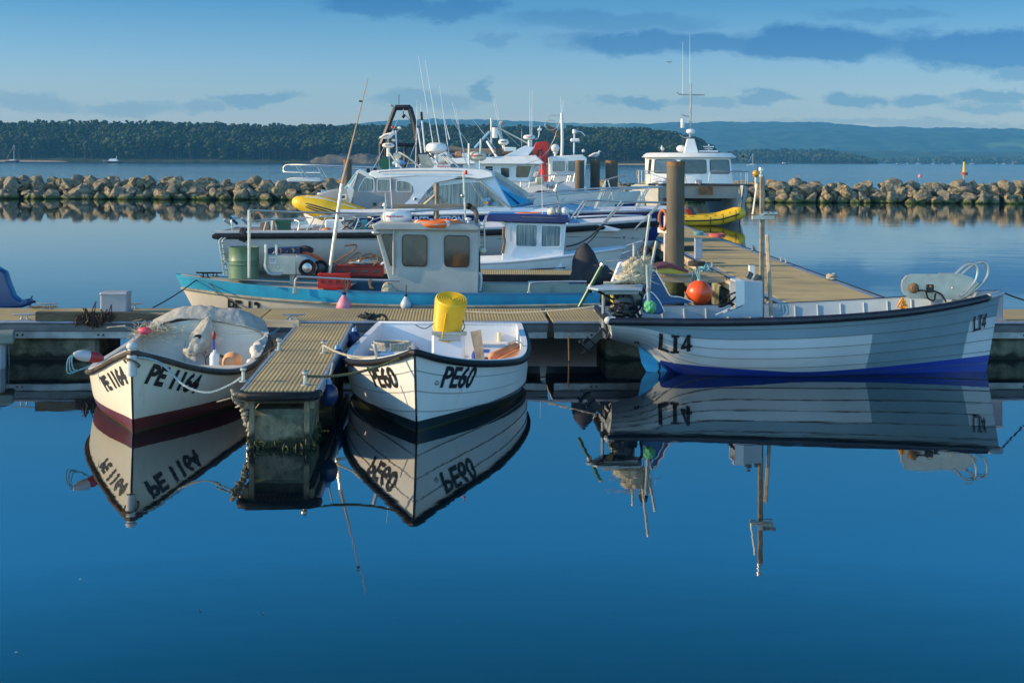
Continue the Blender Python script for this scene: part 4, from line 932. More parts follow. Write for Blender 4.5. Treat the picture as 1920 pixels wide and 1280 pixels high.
# oars / wood, fender, buoy inside
mb = MB(); a = fb.p(903, 671, x=1.95); b_ = fb.p(892, 622, x=1.6); mb.loft([a+Vector((0, -.05, -.12)), a+Vector((0, .05, -.12)), a+Vector((.03, .05, -.12)), a+Vector((.03, -.05, -.12))], [b_+Vector((0, -.065, 0)), b_+Vector((0, .065, .03)), b_+Vector((.02, .065, .03)), b_+Vector((.02, -.065, 0))])
o = mb.build('wood_offcut', wood); o.matrix_world = fb.M; tag(o, 'split weathered board standing in the PE60 dinghy', 'board')
o = MB(); a = fb.p(918, 676, x=2.0); b_ = fb.p(972, 648, x=1.35); fender_tube(o, a+Vector((0, 0, .02)), b_, .062); o = o.build('fender', orangep); o.matrix_world = fb.M; tag(o, 'longer faded orange fender lying against the right side inside the PE60 dinghy', 'fender', 'faded orange fenders')
mb = MB(); a = fb.p(932, 682, x=2.2); b_ = fb.p(977, 660, x=1.7); fender_tube(mb, a+Vector((0, 0, .0)), b_, .055); o = mb.build('fender', orangep); o.matrix_world = fb.M; tag(o, 'shorter faded orange fender in front of the longer one inside the dinghy', 'fender', 'faded orange fenders')
mb = MB(); p = fb.p(967, 655, x=1.6); mb.tube(smooth_path([p+Vector((0, .10*math.cos(a), .11*math.sin(a))) for a in np.linspace(0, 6.28, 9)[:-1]], 4, True), .008, 6, closed=True); o = mb.build('rope_loop', ropem); o.matrix_world = fb.M; tag(o, 'white rope loop round the orange fender', 'rope')
mb = MB(); p = fb.p(735, 650, x=3.6); rg = random.Random(4)
for k in range(4): mb.tube(smooth_path([p+Vector((.16*math.cos(a)*(1+rg.gauss(0, .12)), .2*math.sin(a)*(1+rg.gauss(0, .12)), -.02+k*.022)) for a in np.linspace(0, 6, 9)], 4), .012, 6)
o = mb.build('rope_coil', ropem); o.matrix_world = fb.M; tag(o, 'loose rope coil in the bow of the PE60 dinghy', 'rope')
mb = MB(); p = fb.p(905, 662, x=1.2); mb.box(p+Vector((-.1, -.02, -.05)), (.34, .24, .14), ch=.03); o = mb.build('fuel_tank', M('blue_tank', (.02, .06, .35), .4)); o.matrix_world = fb.M; tag(o, 'blue fuel tank behind the split board in the dinghy', 'fuel tank')
# ropes of the dinghy
bowc = fb.w((4.66, 0, .86)); w2 = HB.find(fb, 655, 662, -1)
rope('green black mooring rope sagging from the finger end to the PE60 bow', bol[1], bowc, sag=.09, r=.014, mat=M('rope_olive', (.12, .12, .06), .9, var=.5, scale=60, bump=.8, bscale=100))
lw = fb.w(HB.pt(.86, 1, -1, ins=.03)+Vector((0, 0, .03))); lw2 = fb.w(HB.pt(.30, 1, -1, ins=.03)+Vector((0, 0, .03)))
rope('pale rope looped from the finger bollard to the shoulder of the PE60 dinghy', bol[2], lw, sag=.06, r=.013)
rope('pale rope running from the finger bollard aft along the PE60 dinghy', bol[2], lw2, sag=.10, r=.012)
o = thing('mooring_post', 'stub of a steel fairlead on the left shoulder of the PE60 dinghy', 'fairlead', loc=lw, rz=0); MB().tube([(-.01, 0, -.03), (-.045, .0, .10), (-.05, 0, .13)], [.02, .022, .012], 8).build('horn', galv, o); MB().box((0, 0, -.015), (.07, .05, .02), ch=.004).build('foot', galv, o)

# ---------------- dinghy PE 1164
HA = Hull(4.15, .90, tr=.90, tm=.42, e=2.25, p=1.0, zs=((0, .54), (.15, .47), (.4, .425), (.62, .445), (.75, .52), (.85, .63), (.92, .74), (1, .865)), zk=((0, -.08), (.3, -.16), (.85, -.2), (1, -.2)), rake=.12, n=(7, 9, 4.0), trake=.1, fine=.8)
fa = Fr((-3.98, 18.5, 0), math.atan2(-4.15, .15))
da = thing('dinghy', 'cream dinghy lettered PE 1164 with a grey tarpaulin over its stern', 'boat', fa)
HA.outer('hull', zpaint('cream_over_maroon', (.12, .022, .02), .15, upc=(.68, .63, .50), rough=.38), da)
HA.inner('inner_shell', M('cream_inside', (.60, .57, .49), .5, var=.08, scale=3, dirt=((.3, .26, .18), .3, 5)), da, ins=.055, zf=.14)
HA.rail('gunwale', M('worn_black_rubber', (.05, .04, .032), .6, var=.5, scale=7, dirt=((.18, .15, .11), .5, 8), bump=.3), da, r=.03, dz=-.03, off=.014, n=8)
text_hull(da, fa, HA, text_geo('PE 1164', .045), [(268, 719), (364, 738), (380, 702), (288, 680)], 1, blkp)
text_hull(da, fa, HA, text_geo('PE 1164', .045), [(203, 735), (243, 719), (227, 685), (186, 706)], -1, blkp)
bt = HA.pt(1, 1, 1); MB().lathe((bt.x-.02, 0, .60), [(.05, 0), (.05, .24), (.04, .27), (.055, .285), (.055, .31), (.035, .335), (0, .345)], 16).build('stem_post', M('pale_stem', (.50, .52, .50), .6, dirt=((.3, .3, .25), .3, 8)), da)
p = HA.pt(.4, .7, 1, ins=.10); MB().box((1.55, 0, .30), (.26, 2*p.y, .035), ch=.01).build('thwart', M('cream_inside'), da)
p = HA.pt(.70, .62, 1, ins=.12); MB().box((2.8, 0, .34), (.26, 2*p.y, .035), ch=.01).build('thwart', M('cream_inside'), da)
# high arched coaming across the stern
mb = MB(); hw = HA.b(0)-.03
arc = [Vector((-.02, -hw+2*hw*k/24, .50+.18*math.sin(math.pi*k/24)**.8)) for k in range(25)]
mb.add([p for p in arc]+[Vector((p.x, p.y, .2)) for p in arc]+[p+Vector((.07, 0, 0)) for p in arc]+[Vector((.05, p.y, .2)) for p in arc],
       [(k, k+1, 25+k+1, 25+k) for k in range(24)]+[(50+k, 50+k+1, 75+k+1, 75+k) for k in range(24)]+[(k, k+1, 50+k+1, 50+k) for k in range(24)])
mb.build('stern_coaming', M('cream_inside'), da); MB().tube([p+Vector((.03, 0, .01)) for p in arc], .022, 8).build('coaming_rim', white, da)
def lump(c, rad, seed, amp=.18, sc=2.2, n=26, R=None, fold=.06):
    def fn(d):
        q = 1+amp*nz3(d, sc, seed)+fold*abs(nz3(d, sc*3, seed+2))*2-fold+fold*.6*nz3(d, 9, seed+5); return q
    mb = MB(); mb.ell(c, rad, n, fn, R); return mb
# tarp draped over the stern
def tfn(u, v):
    y = (-1.0+2.0*u)*(hw+.04); e = math.sin(math.pi*u)**.5; x = .09-.62*v
    z = .535+.18*math.sin(math.pi*u)**.8+.15*math.sin(math.pi*min(1, v*1.15))*e+.05*nz3((y*2.4, x*3, 1), 1, 4)+.03*abs(nz3((y*6, x*5, 1), 1, 7))+.015*nz3((y*14, x*12, 1), 1, 8)
    if v > .8: z -= (v-.8)*1.4
    if abs(2*u-1) > .86: z -= (abs(2*u-1)-.86)*1.2
    return Vector((x, y, z))
mb = MB().grid(tfn, 46, 22); o = mb.build('tarpaulin', tarp, smooth=60); o.matrix_world = fa.M; tag(o, 'grey tarpaulin draped over the stern of the cream dinghy', 'tarpaulin'); s_ = o.modifiers.new('t', 'SOLIDIFY'); s_.thickness = .008
# engine wrapped in cloth, tied at the middle
c_ = fa.p(372, 650, x=.30)
def wrapped():
    rings = []; n = 40
    path = [(fa.p(392, 594, x=.12), .02), (fa.p(388, 602, x=.14), .065), (fa.p(383, 618, x=.18), .125), (fa.p(375, 638, x=.24), .155), (fa.p(366, 655, x=.3), .135), (fa.p(364, 664, x=.32), .112), (fa.p(368, 676, x=.34), .15), (fa.p(376, 690, x=.36), .19), (fa.p(378, 700, x=.36), .20)]
    for k in range(33):
        s = k/32*(len(path)-1); i = min(int(s), len(path)-2); f = s-i; p = path[i][0].lerp(path[i+1][0], f); r = path[i][1]*(1-f)+path[i+1][1]*f
        ring = []
        for j in range(n):
            a = 2*math.pi*j/n; d = Vector((math.cos(a), math.sin(a), 0)); q = r*(1+.16*nz3((d.x*1.5, d.y*1.5, k*.12), 1, 3)+.13*abs(math.sin(a*3.5+k*.22+2*nz3((k*.15, 0, 0), 1, 1)))-.06+.07*nz3((d.x*4, d.y*4, k*.5), 1, 6))
            ring.append(p+Vector((d.x*q*.95, d.y*q, .02*nz3((d.x*3, d.y*3, k*.3), 1, 9))))
        rings.append(ring)
    mb = MB(); vs = sum(rings, []); return mb.add(vs, [(i*n+j, i*n+(j+1) % n, (i+1)*n+(j+1) % n, (i+1)*n+j) for i in range(32) for j in range(n)]+[list(range(n))])
wr = thing('outboard_motor', 'outboard engine wrapped in grey cloth and tied with cord in the cream dinghy', 'outboard motor', fa)
wrapped().build('cloth_wrap', M('grey_cloth', (.40, .37, .31), .9, var=.2, scale=5, dirt=((.2, .17, .12), .4, 7), bump=.9, bscale=16), wr, smooth=70)
mb = MB(); p = fa.p(365, 660, x=.31); mb.tube([p+Vector((.135*math.cos(a), .145*math.sin(a), .012*math.sin(3*a))) for a in np.linspace(0, 6.283, 24)[:-1]], .008, 6, closed=True); mb.build('cord', ropem, wr)
p = fa.p(372, 690, x=.3); MB().box((p.x, p.y, .3), (.12, .1, .5), ch=.02).build('leg', blackm, wr)
# buoy, oar grip, bottle, green crate, fenders
def put(mb, name, mat, fr, lb, cat, grp=None, **k):
    o = mb.build(name, mat, **k); o.matrix_world = fr.M; return tag(o, lb, cat, grp)
p = fa.p(435, 678, x=.75); bo = thing('buoy', 'faded orange buoy on the floor of the cream dinghy', 'buoy', loc=fa.w(p), rz=fa.rz)
MB().ell((0, 0, 0), (.135, .125, .12), 16, R=Matrix.Rotation(.6, 3, 'X')).build('float_ball', M('peach_buoy', (.68, .33, .15), .55, var=.15, scale=6, dirt=((.4, .25, .15), .3, 8)), bo, smooth=80)
MB().tube([(.02*math.cos(a), .125*math.cos(a)*.9, .122*math.sin(a)) for a in np.linspace(0, 6.28, 24)[:-1]], .009, 6, closed=True).build('band', lgrey, bo); MB().tube([(0, -.11, .05), (0, -.15, .08)], .02, 8).build('lug', dgrey, bo)
p = fa.p(401, 650, x=.45); mb = MB(); hb_ = Vector((p.x, p.y, .33)); ho = thing('boat_brush', 'red and blue handled brush standing by the wrapped engine', 'brush', loc=fa.w(hb_), rz=fa.rz)
MB().tube([(0, 0, .17), (0, 0, .19), (0, 0, .25), (0, 0, .28)], [.012, .022, .024, .006], 10).build('grip', M('dark_red', (.22, .015, .02), .4), ho); MB().tube([(0, 0, -.05), (0, 0, .17)], .014, 10).build('handle', royal, ho); MB().box((0, 0, -.07), (.05, .1, .04), ch=.008).build('head', dgrey, ho)
p = fa.p(402, 686, x=.9); bo2 = thing('bailer', 'white plastic bailer bottle beside the orange buoy', 'bailer', loc=fa.w((p.x, p.y, .30)), rz=fa.rz)
MB().lathe((0, 0, 0), [(.05, -.14), (.06, -.13), (.06, .06), (.045, .09), (.02, .105), (.02, .13), (0, .13)], 16).build('bottle', whiteb, bo2); MB().tube(smooth_path([(0, -.05, .08), (0, -.11, .02), (0, -.09, -.08), (0, -.05, -.12)], 4), .006, 6).build('handle', black, bo2)
p = fa.p(284, 664, x=2.3); kt = thing('bait_tub', 'grey green lidded tub in the bow of the cream dinghy', 'tub', loc=fa.w((p.x, p.y, .30)), rz=fa.rz)
tubm = M('grey_green_plastic', (.16, .23, .22), .6, var=.15)
MB().lathe((0, 0, 0), [(.13, -.14), (.155, .08), (.16, .10)], 20).build('tub_body', tubm, kt); mb = MB(); mb.lathe((0, 0, .10), [(.168, 0), (.168, .025), (.15, .035), (0, .035)], 20)
for k in range(9): mb.box((-.1+.025*k, 0, .138), (.01, .22, .008))
mb.build('lid', M('grey_lid', (.30, .36, .36), .6), kt); MB().tube(smooth_path([(.0, -.14, .12), (.03, -.1, .17), (.03, .06, .18), (0, .14, .12)], 4), .008, 6).build('handle', ropem, kt)
# red white fender on the left gunwale with blue rope
p = at(166, 668, y=15.2); fe = thing('fender', 'white and red fender hanging on the left gunwale of the cream dinghy', 'fender', loc=p); d = Vector((.34, .28, -.10)).normalized()
mb = MB(); n = 9; P = [d*(-.17+.34*k/8) for k in range(9)]; RR_ = [.02, .045, .058, .06, .06, .06, .06, .045, .02]
MB().tube(P[:5], RR_[:5], 16).build('white_half', M('grey_white_fender', (.50, .50, .50), .35), fe); MB().tube(P[4:], RR_[4:], 16).build('red_half', M('red_fender', (.40, .03, .03), .4), fe)
q = P[0]; rp = MB(); rg = random.Random(1)
for k in range(3): rp.tube(smooth_path([q, q+Vector((-.02-.02*k, 0, -.06)), q+Vector((-.03*k, 0, -.16-.02*k)), q+Vector((.06, .02, -.17)), q+Vector((.16, .03, -.13))], 5), .007, 6)
rp.build('lanyard', ropeb, fe)
# net, floats behind left quarter
mb = MB(); rg = random.Random(8); p = fa.p(288, 618, x=.2)
for k in range(170):
    q = p+Vector((rg.gauss(0, .08), rg.gauss(0, .15), rg.gauss(-.01, .045)-.25*0)); mb.tube(smooth_path([q, q+Vector((rg.gauss(0, .06), rg.gauss(0, .07), rg.gauss(0, .04))), q+Vector((rg.gauss(0, .08), rg.gauss(0, .09), rg.gauss(0, .04)))], 3), .0028, 3)
put(mb, 'fishing_net', canvas, fa, 'tangled brown net spilling over the left quarter of the cream dinghy', 'net')
p = fa.p(272, 620, x=.35); put(MB().ell(p, (.07, .09, .05), 12), 'float', M('coral_float', (.7, .08, .12), .4), fa, 'bright pink float in the tangled net', 'float')
p = fa.p(299, 616, x=.1); put(MB().ell(p, (.05, .04, .05), 10), 'float', M('white_float', (.6, .58, .5), .5), fa, 'small white float beside the pink one in the net', 'float')
# white bundled cloth on right gunwale
a = fa.p(494, 640, x=.35); b_ = fa.p(468, 690, x=1.7); mb = MB(); P = [a.lerp(b_, k/16)+Vector((0, .03*math.sin(k*1.3), .03+.02*math.sin(k*.9))) for k in range(17)]
mb.tube(P, [.02+.055*math.sin(math.pi*min(1, (k+1)/17))*(.75+.35*math.sin(k*1.9)) for k in range(17)], 12); put(mb, 'rolled_cloth', M('white_cloth', (.55, .53, .48), .9, var=.2, scale=6, bump=1, bscale=20), fa, 'dirty white cloth rolled along the right gunwale of the cream dinghy', 'cloth', smooth=70)
put(MB().tube(smooth_path([fa.p(455, 618, x=.02), fa.p(456, 645, x=.03), fa.p(456, 664, x=.05)], 3), .009, 6), 'dangling_cord', roped, fa, 'dark cord hanging down inside the stern of the cream dinghy', 'cord')
bp_ = fa.w((bt.x-.02, 0, .80)); rope('pale blue mooring rope sagging from the PE 1164 bow to the finger end', bp_, bol[0]+Vector((-.02, 0, -.05)), r=.012, mat=M('rope_lightblue', (.36, .44, .46), .9, var=.3, scale=60, bump=.8, bscale=100), via=[at(300, 680, y=14.45), at(345, 722, y=14.35), at(390, 736, y=14.3), at(430, 722, y=14.3)])
mb = MB(); mb.tube(smooth_path([bp_+Vector((.075*math.cos(a), .075*math.sin(a), -.07+.05*math.cos(a+2))) for a in np.linspace(0, 6.28, 12)[:-1]], 3, True), .011, 6, closed=True); tag(mb.build('rope_loop', ropen), 'brown rope loop round the stem post of the cream dinghy', 'rope')
rope('thin dark line from the cream dinghy to the finger bollard', fa.w(HA.pt(.45, 1, 1)+Vector((0, 0, .03))), bol[3], sag=.02, r=.008, mat=roped)
rope('light rope from the cream dinghy stern to the walkway cleat', fa.w(HA.pt(.08, 1, 1)+Vector((0, 0, .05))), PF.w(deckpt(545, .1, .08)), sag=.05, r=.01, mat=ropeb)

# ---------------- fenders and ropes on the finger
def hung(px, py, y, r, lb, topx, topy, mat=bluef, sq=1.2, grp='blue fenders'):
    p = at(px, py, y=y); o = thing('fender', lb, 'fender', loc=p, group=grp); MB().ell((0, 0, 0), (r, r, r*sq), 16).build('float_ball', mat, o, smooth=80)
    MB().lathe((0, 0, r*sq*.9), [(r*.35, 0), (r*.28, .03), (r*.2, .05), (0, .05)], 12).build('neck', M('light_blue', (.12, .3, .5), .4), o)
    q = at(topx, topy, y=y+.05)-p; MB().tube([(0, 0, r*sq), q], .009, 6).build('lanyard', ropem, o); return o
hung(616, 740, 14.55, .10, 'nearest blue ball fender hanging at the finger end by the PE60 dinghy', 624, 680)
hung(632, 676, 16.6, .105, 'middle blue fender half hidden between finger and PE60 dinghy', 634, 640, sq=1.4)
hung(664, 640, 18.3, .10, 'farthest blue fender hanging near the walkway', 667, 612, sq=1.4)
p = at(455, 770, y=14.0); mb = MB(); rg = random.Random(5)
for k in range(26):
    z = -.06-.022*k; q = at(442+k*1.3, 735+k*3.2, y=13.93); mb.ell(q+Vector((rg.gauss(0, .012), rg.gauss(0, .012), 0)), (.035+.012*rg.random(), .03, .022), 7, lambda d: 1+.3*nz3(d, 3, k), R=Matrix.Rotation(rg.uniform(-.8, .8), 3, 'Y'))
for k in range(10):
    q = at(440+rg.uniform(-6, 14), 742+rg.uniform(-10, 10), y=13.92); mb.tube(smooth_path([q, q+Vector((rg.gauss(0, .04), rg.gauss(-.02, .02), rg.gauss(0, .04))), q+Vector((rg.gauss(0, .06), 0, -.06))], 4), .009, 6)
tag(mb.build('frayed_rope', M('fouled_rope', (.30, .28, .22), .95, var=.5, scale=30, dirt=((.10, .09, .02), .5, 10), bump=1, bscale=60), smooth=70), 'thick frayed rope hanging into the water at the finger end', 'rope')
# knots heaped on the cleats of the walkway
for px, lb in ((690, 'black knotted rope heaped on the walkway cleat above the PE60 dinghy'), (395, 'dark rope turned round the walkway cleat above the grey tarpaulin')):
    mb = MB(); rg = random.Random(px); p = deckpt(px, .1, .06)
    for k in range(10 if px > 600 else 5): mb.tube(smooth_path([p+Vector((rg.gauss(0, .08), rg.gauss(0, .03), rg.gauss(0, .025))) for _ in range(6)], 4), .011, 6)
    if px > 600:
        for r in (.09, .07): mb.tube(smooth_path([p+Vector((.18+r*math.cos(a), -.03, -.04+r*.8*math.sin(a))) for a in np.linspace(0, 6.28, 10)[:-1]], 3, True), .009, 6, closed=True)
    o = mb.build('knotted_rope', roped); o.matrix_world = PF.M; tag(o, lb, 'rope')
# rope hanging under the walkway
o = MB().tube([PF.w((PF.p(1066, 620, y=-.05).x, -.05, .36)), PF.w((PF.p(1067, 676, y=-.05).x, -.05, .02))], .01, 6).build('hanging_rope', ropen); tag(o, 'thin brown rope hanging from the walkway to the water', 'rope')
o = MB().tube([at(15, 622, y=19.1), at(19, 738, y=19.1)], .007, 5); tag(o.build('hanging_line', ropeb), 'blue line hanging to the water at the far left', 'line')
mb = MB(); p = at(2, 632, y=19.0); mb.box(p, (.34, .5, .14), R=.3, ch=.02); o = thing('small_skiff', 'grey green boat corner cut by the left frame edge below the walkway', 'boat', loc=(0, 0, 0)); mb.build('gunwale_corner', M('skiff_grey', (.16, .2, .17), .6, dirt=((.1, .3, .02), .3, 6)), o); MB().box(p-Vector((.2, 0, .3)), (.5, .5, .7), R=.3, ch=.05).build('hull', grey, o)

# ---------------- LI4 long clinker boat
HL = Hull(5.36, .82, tr=.84, tm=.40, e=2.3, p=.80, zs=((0, .775), (.25, .775), (.5, .815), (.75, .905), (1, 1.07)), zk=((0, .42), (.09, .27), (.17, -.08), (.3, -.25), (1, -.2)), rake=.22, n=(2.4, 3.6, 1.8), strakes=8, amp=.022, trake=.12, fm=.22, fine=.7)
fl = Fr((1.22, 18.92, 0), .038)
dl = thing('open_boat', 'long grey and white clinker boat lettered LI4 moored along the walkway', 'boat', fl)
tL = HL.find(fl, 1632, 650, -1)[0]; tR = HL.find(fl, 1822, 600, -1)[0]; tR2 = HL.find(fl, 1810, 640, -1)[0]
bg_ = M('blue_grey_strake', (.17, .26, .31), .42, var=.07, scale=2, dirt=((.12, .15, .16), .12, 7), coat=.1, bump=.08, bscale=40)
lw_ = M('pale_grey_strake', (.50, .54, .56), .42, var=.06, scale=2, dirt=((.3, .3, .26), .15, 6), coat=.1, sv=(1, 1, .4), bump=.08, bscale=40)
def mfL(t, w):
    if w > .75: return 0 if t > .005 else 1
    zs, zk = cr_spline(HL.zs, t), cr_spline(HL.zk, t); z = zk+(zs-zk)*w
    lim = .155+.13*max(0, (t-.55)/.45)**1.4+.16*max(0, (.2-t)/.2)*0
    if t < tL: return 1
    if t > tR2-.002: return 1
    return 0
fine = [i/90 for i in range(91)]
# the boot-top needs a clean edge: split strakes finely
class HS(Hull): pass
HL.strakes = 8
def outer_fine():
    mb = MB(); ts = sorted(set([round(q, 5) for q in HL.ts(40)]+[round(i/100, 5) for i in range(101)]+[tL, tR2])); rows = []
    for k in range(8):
        for q in (0, .15, .3, .45, .6, .75, .84, .93, 1): rows.append(((k+q)/8, HL.amp*(1-q) if k else 0))
    for side in (-1, 1):
        vs = [HL.pt(t, w, side, off=o*min(1, (1-t)*12+.15) if w > 0 else 0) for (w, o) in rows for t in ts]; k = len(ts)
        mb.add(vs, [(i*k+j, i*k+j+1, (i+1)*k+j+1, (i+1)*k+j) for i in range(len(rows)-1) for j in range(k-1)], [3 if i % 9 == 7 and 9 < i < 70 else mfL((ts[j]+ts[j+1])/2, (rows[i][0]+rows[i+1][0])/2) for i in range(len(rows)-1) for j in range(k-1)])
    A = [HL.pt(0, w, 1) for w, o in rows]; B = [HL.pt(0, w, -1) for w, o in rows]; k = len(A)
    mb.add(A+B, [(i, i+1, k+i+1, k+i) for i in range(k-1)], [1]*(k-1))
    return mb.build('hull', [bg_, lw_, royal, M('lap_shade_dark', (.11, .14, .155), .8)], dl, smooth=22)  # last material paints the shadow line under each lap, with grime
def low_blue(m):
    t = m.node_tree; b = t.nodes['Principled BSDF']; src = b.inputs['Base Color'].links[0].from_socket; c = N(t, 'ShaderNodeTexCoord'); s = N(t, 'ShaderNodeSeparateXYZ'); t.links.new(c.outputs['Object'], s.inputs[0])
    k = math_(t, 'MAXIMUM', math_(t, 'SUBTRACT', s.outputs[0], 5.36*.5), 0.0); lim = math_(t, 'ADD', math_(t, 'MULTIPLY', math_(t, 'POWER', k, 1.5), .038), .068)
    st = math_(t, 'MAXIMUM', math_(t, 'SUBTRACT', 2.4, s.outputs[0]), 0.0); lim = math_(t, 'ADD', lim, math_(t, 'MULTIPLY', st, .065))
    n = N(t, 'ShaderNodeTexNoise'); n.inputs['Scale'].default_value = 5; n.inputs['Detail'].default_value = 6; t.links.new(c.outputs['Object'], n.inputs['Vector'])
    g = math_(t, 'MULTIPLY', math_(t, 'LESS_THAN', s.outputs[2], lim), math_(t, 'GREATER_THAN', s.outputs[0], .75)); t.links.new(mixc(t, g, src, mixc(t, n.outputs['Fac'], (.006, .022, .17), (.014, .05, .36))), b.inputs['Base Color'])
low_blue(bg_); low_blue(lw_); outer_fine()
HL.inner('inner_shell', M('grey_inside', (.36, .42, .45), .5, var=.1, scale=3, dirt=((.2, .2, .18), .3, 5)), dl, ins=.05, zf=.2)
HL.rail('gunwale', M('navy_rubber', (.012, .016, .028), .4, var=.4, scale=6, dirt=((.16, .18, .2), .14, 25), bump=.2), dl, r=.052, dz=-.03, off=.022, n=12, t1=.955, stern=False)
mb = MB(); A = [HL.pt(t, 1, s, off=.02)+Vector((0, 0, -.02)) for s, tt in ((-1, (.955, .97, .985, 1)), (1, (1, .985, .97, .955))) for t in tt]; mb.tube(A, .043, 12); mb.build('bow_sleeve', M('silver_sleeve', (.42, .44, .45), .4, metal=.3), dl)
for s in (-1, 1): p = HL.pt(0, 1, s, off=.02)+Vector((-.005, 0, -.02)); mb = MB(); mb.ell(p, .052, 10); mb.tube([p, p+Vector((.09, 0, 0))], .047, 12); mb.build('corner_cap', M('cap_white', (.55, .56, .54), .4), dl)
a, b_ = HL.pt(0, 1, -1), HL.pt(0, 1, 1); MB().tube([a+Vector((-.02, .03, -.005)), b_+Vector((-.02, -.03, -.005))], .042, 12).build('stern_bumper', black, dl)
text_hull(dl, fl, HL, LI4, [(1233, 654), (1297, 656), (1297, 626), (1235, 624)], -1, blkp, lift=.022)
text_hull(dl, fl, HL, LI4, [(1824, 622), (1846, 613), (1851, 586), (1825, 593)], -1, blkp, lift=.02)
# little white patch behind the bow numbers is part of the paint; name on the transom
tm_ = [HL.pt(0, 1, 1), HL.pt(0, 1, -1)]
text_flat(dl, 'SUNRISE', Vector((-.008, .42, .60)), (0, -.84, 0), (0, 0, .085), M('faded_letters', (.16, .17, .17), .6)); text_flat(dl, 'LYMINGTON', Vector((-.008, .40, .475)), (0, -.80, 0), (0, 0, .07), M('faded_letters'))
# ribs, inner rail, thwarts, console
for k in range(16):
    t_ = .05+k*.058
    for s in (-1, 1):
        P = [HL.pt(t_, w, s, ins=.058) for w in (.3, .45, .6, .75, .9, .98)]; P = [p for p in P if p.z > .2]; MB().tube(P, .014, 6).build('rib', M('grey_inside'), dl)
for t_ in (.2, .62): p = HL.pt(t_, .75, 1, ins=.07); MB().box((p.x, 0, .52), (.24, 2*p.y, .04), ch=.01).build('thwart', M('grey_inside'), dl)
co = [(1378, 533), (1388, 528), (1430, 528), (1430, 590), (1365, 590), (1396, 570), (1396, 533)]
yc0, yc1 = -.16, .26
mb = MB(); slab(mb, fl, [(1396, 528), (1430, 528), (1430, 594), (1348, 594), (1396, 572)], yc0, yc1); mb.build('console', M('console_grey', (.36, .42, .46), .45, var=.06, dirt=((.25, .27, .28), .2, 6)), dl)
mb = MB(); pts = P3(fl, [(1380, 529), (1396, 529), (1396, 572), (1380, 577)], yc0); 
for q0_, q1_ in ((pts[0], pts[1]), (pts[3], pts[2])): mb.loft([q0_, q1_, q1_+Vector((0, 0, .012)), q0_+Vector((0, 0, .012))], [v+Vector((0, yc1-yc0, 0)) for v in (q0_, q1_, q1_+Vector((0, 0, .012)), q0_+Vector((0, 0, .012)))])
for yy in (yc0, yc1-.012): mb.loft([Vector((p.x, yy, p.z)) for p in pts], [Vector((p.x, yy+.012, p.z)) for p in pts])
mb.build('instrument_hood', white, dl)
mb = MB(); w0 = fl.p(1365, 562, y=.02); n_ = Vector((-.62, -.1, .80)).normalized(); u1 = n_.orthogonal().normalized(); u2 = n_.cross(u1)
mb.tube([w0+(u1*math.cos(a)+u2*math.sin(a))*.15 for a in np.linspace(0, 6.283, 32)[:-1]], .013, 8, closed=True)
for a in (.4, 2.5, 4.6): mb.tube([w0-n_*.03, w0+(u1*math.cos(a)+u2*math.sin(a))*.145], .009, 6)
mb.tube([w0-n_*.05, w0-n_*.16+Vector((.05, 0, 0))], .022, 8); mb.ell(w0-n_*.03, .028, 8); mb.build('steering_wheel', black, dl)
for dx in (0, 17):
    p = fl.p(1405+dx*.9, 516+dx*.35, y=.05); MB().box(p, (.085, .06, .095), R=Matrix.Rotation(.5, 3, 'Y'), ch=.014).build('instrument_screen', dgrey, dl)
# mast with spreader lights, prop pole
m0 = fl.p(1430, 592, y=.10); mt = fl.p(1427, 330, y=.10); mb = MB(); mb.box(((m0.x+mt.x)/2, .10, (m0.z+mt.z)/2-.1), (.062, .062, mt.z-m0.z+.2), ch=.008); mb.build('mast', wood, dl)
MB().lathe(Vector((mt.x, .10, mt.z)), [(.03, -.01), (.03, .02), (.014, .03), (.014, .06), (.034, .065), (.036, .10), (.03, .115), (0, .12)], 14).build('mast_light', steel, dl)
p = fl.p(1431, 408, y=.06); MB().box((p.x+.0, .06, p.z), (.31, .05, .055), ch=.006).build('crosstree', alu, dl)
mb = MB()
for dx in (-.0, .065, .13): mb.tube([(p.x+dx, .02, p.z+.06), (p.x+dx+.05, .02, p.z+.06)], .028, 10)
mb.box((p.x+.05, .05, p.z+.04), (.2, .04, .03)); mb.build('deck_light', steel, dl)
mb = MB(); a = fl.p(1438, 440, y=.25); b_ = fl.p(1446, 592, y=.05); mb.tube([a, b_], .028, 5); mb.build('mast_strut', woodl, dl)
mb = MB(); a = fl.p(1420, 345, y=.14); b_ = fl.p(1412, 402, y=.14)
for s in (0, .05): mb.tube([a+Vector((0, s, 0)), b_+Vector((0, s, 0))], .008, 6)
for k in range(7): q = a.lerp(b_, k/7); mb.tube([q, q+Vector((0, .05, 0))], .006, 5)
mb.build('ladder_frame', alu, dl)
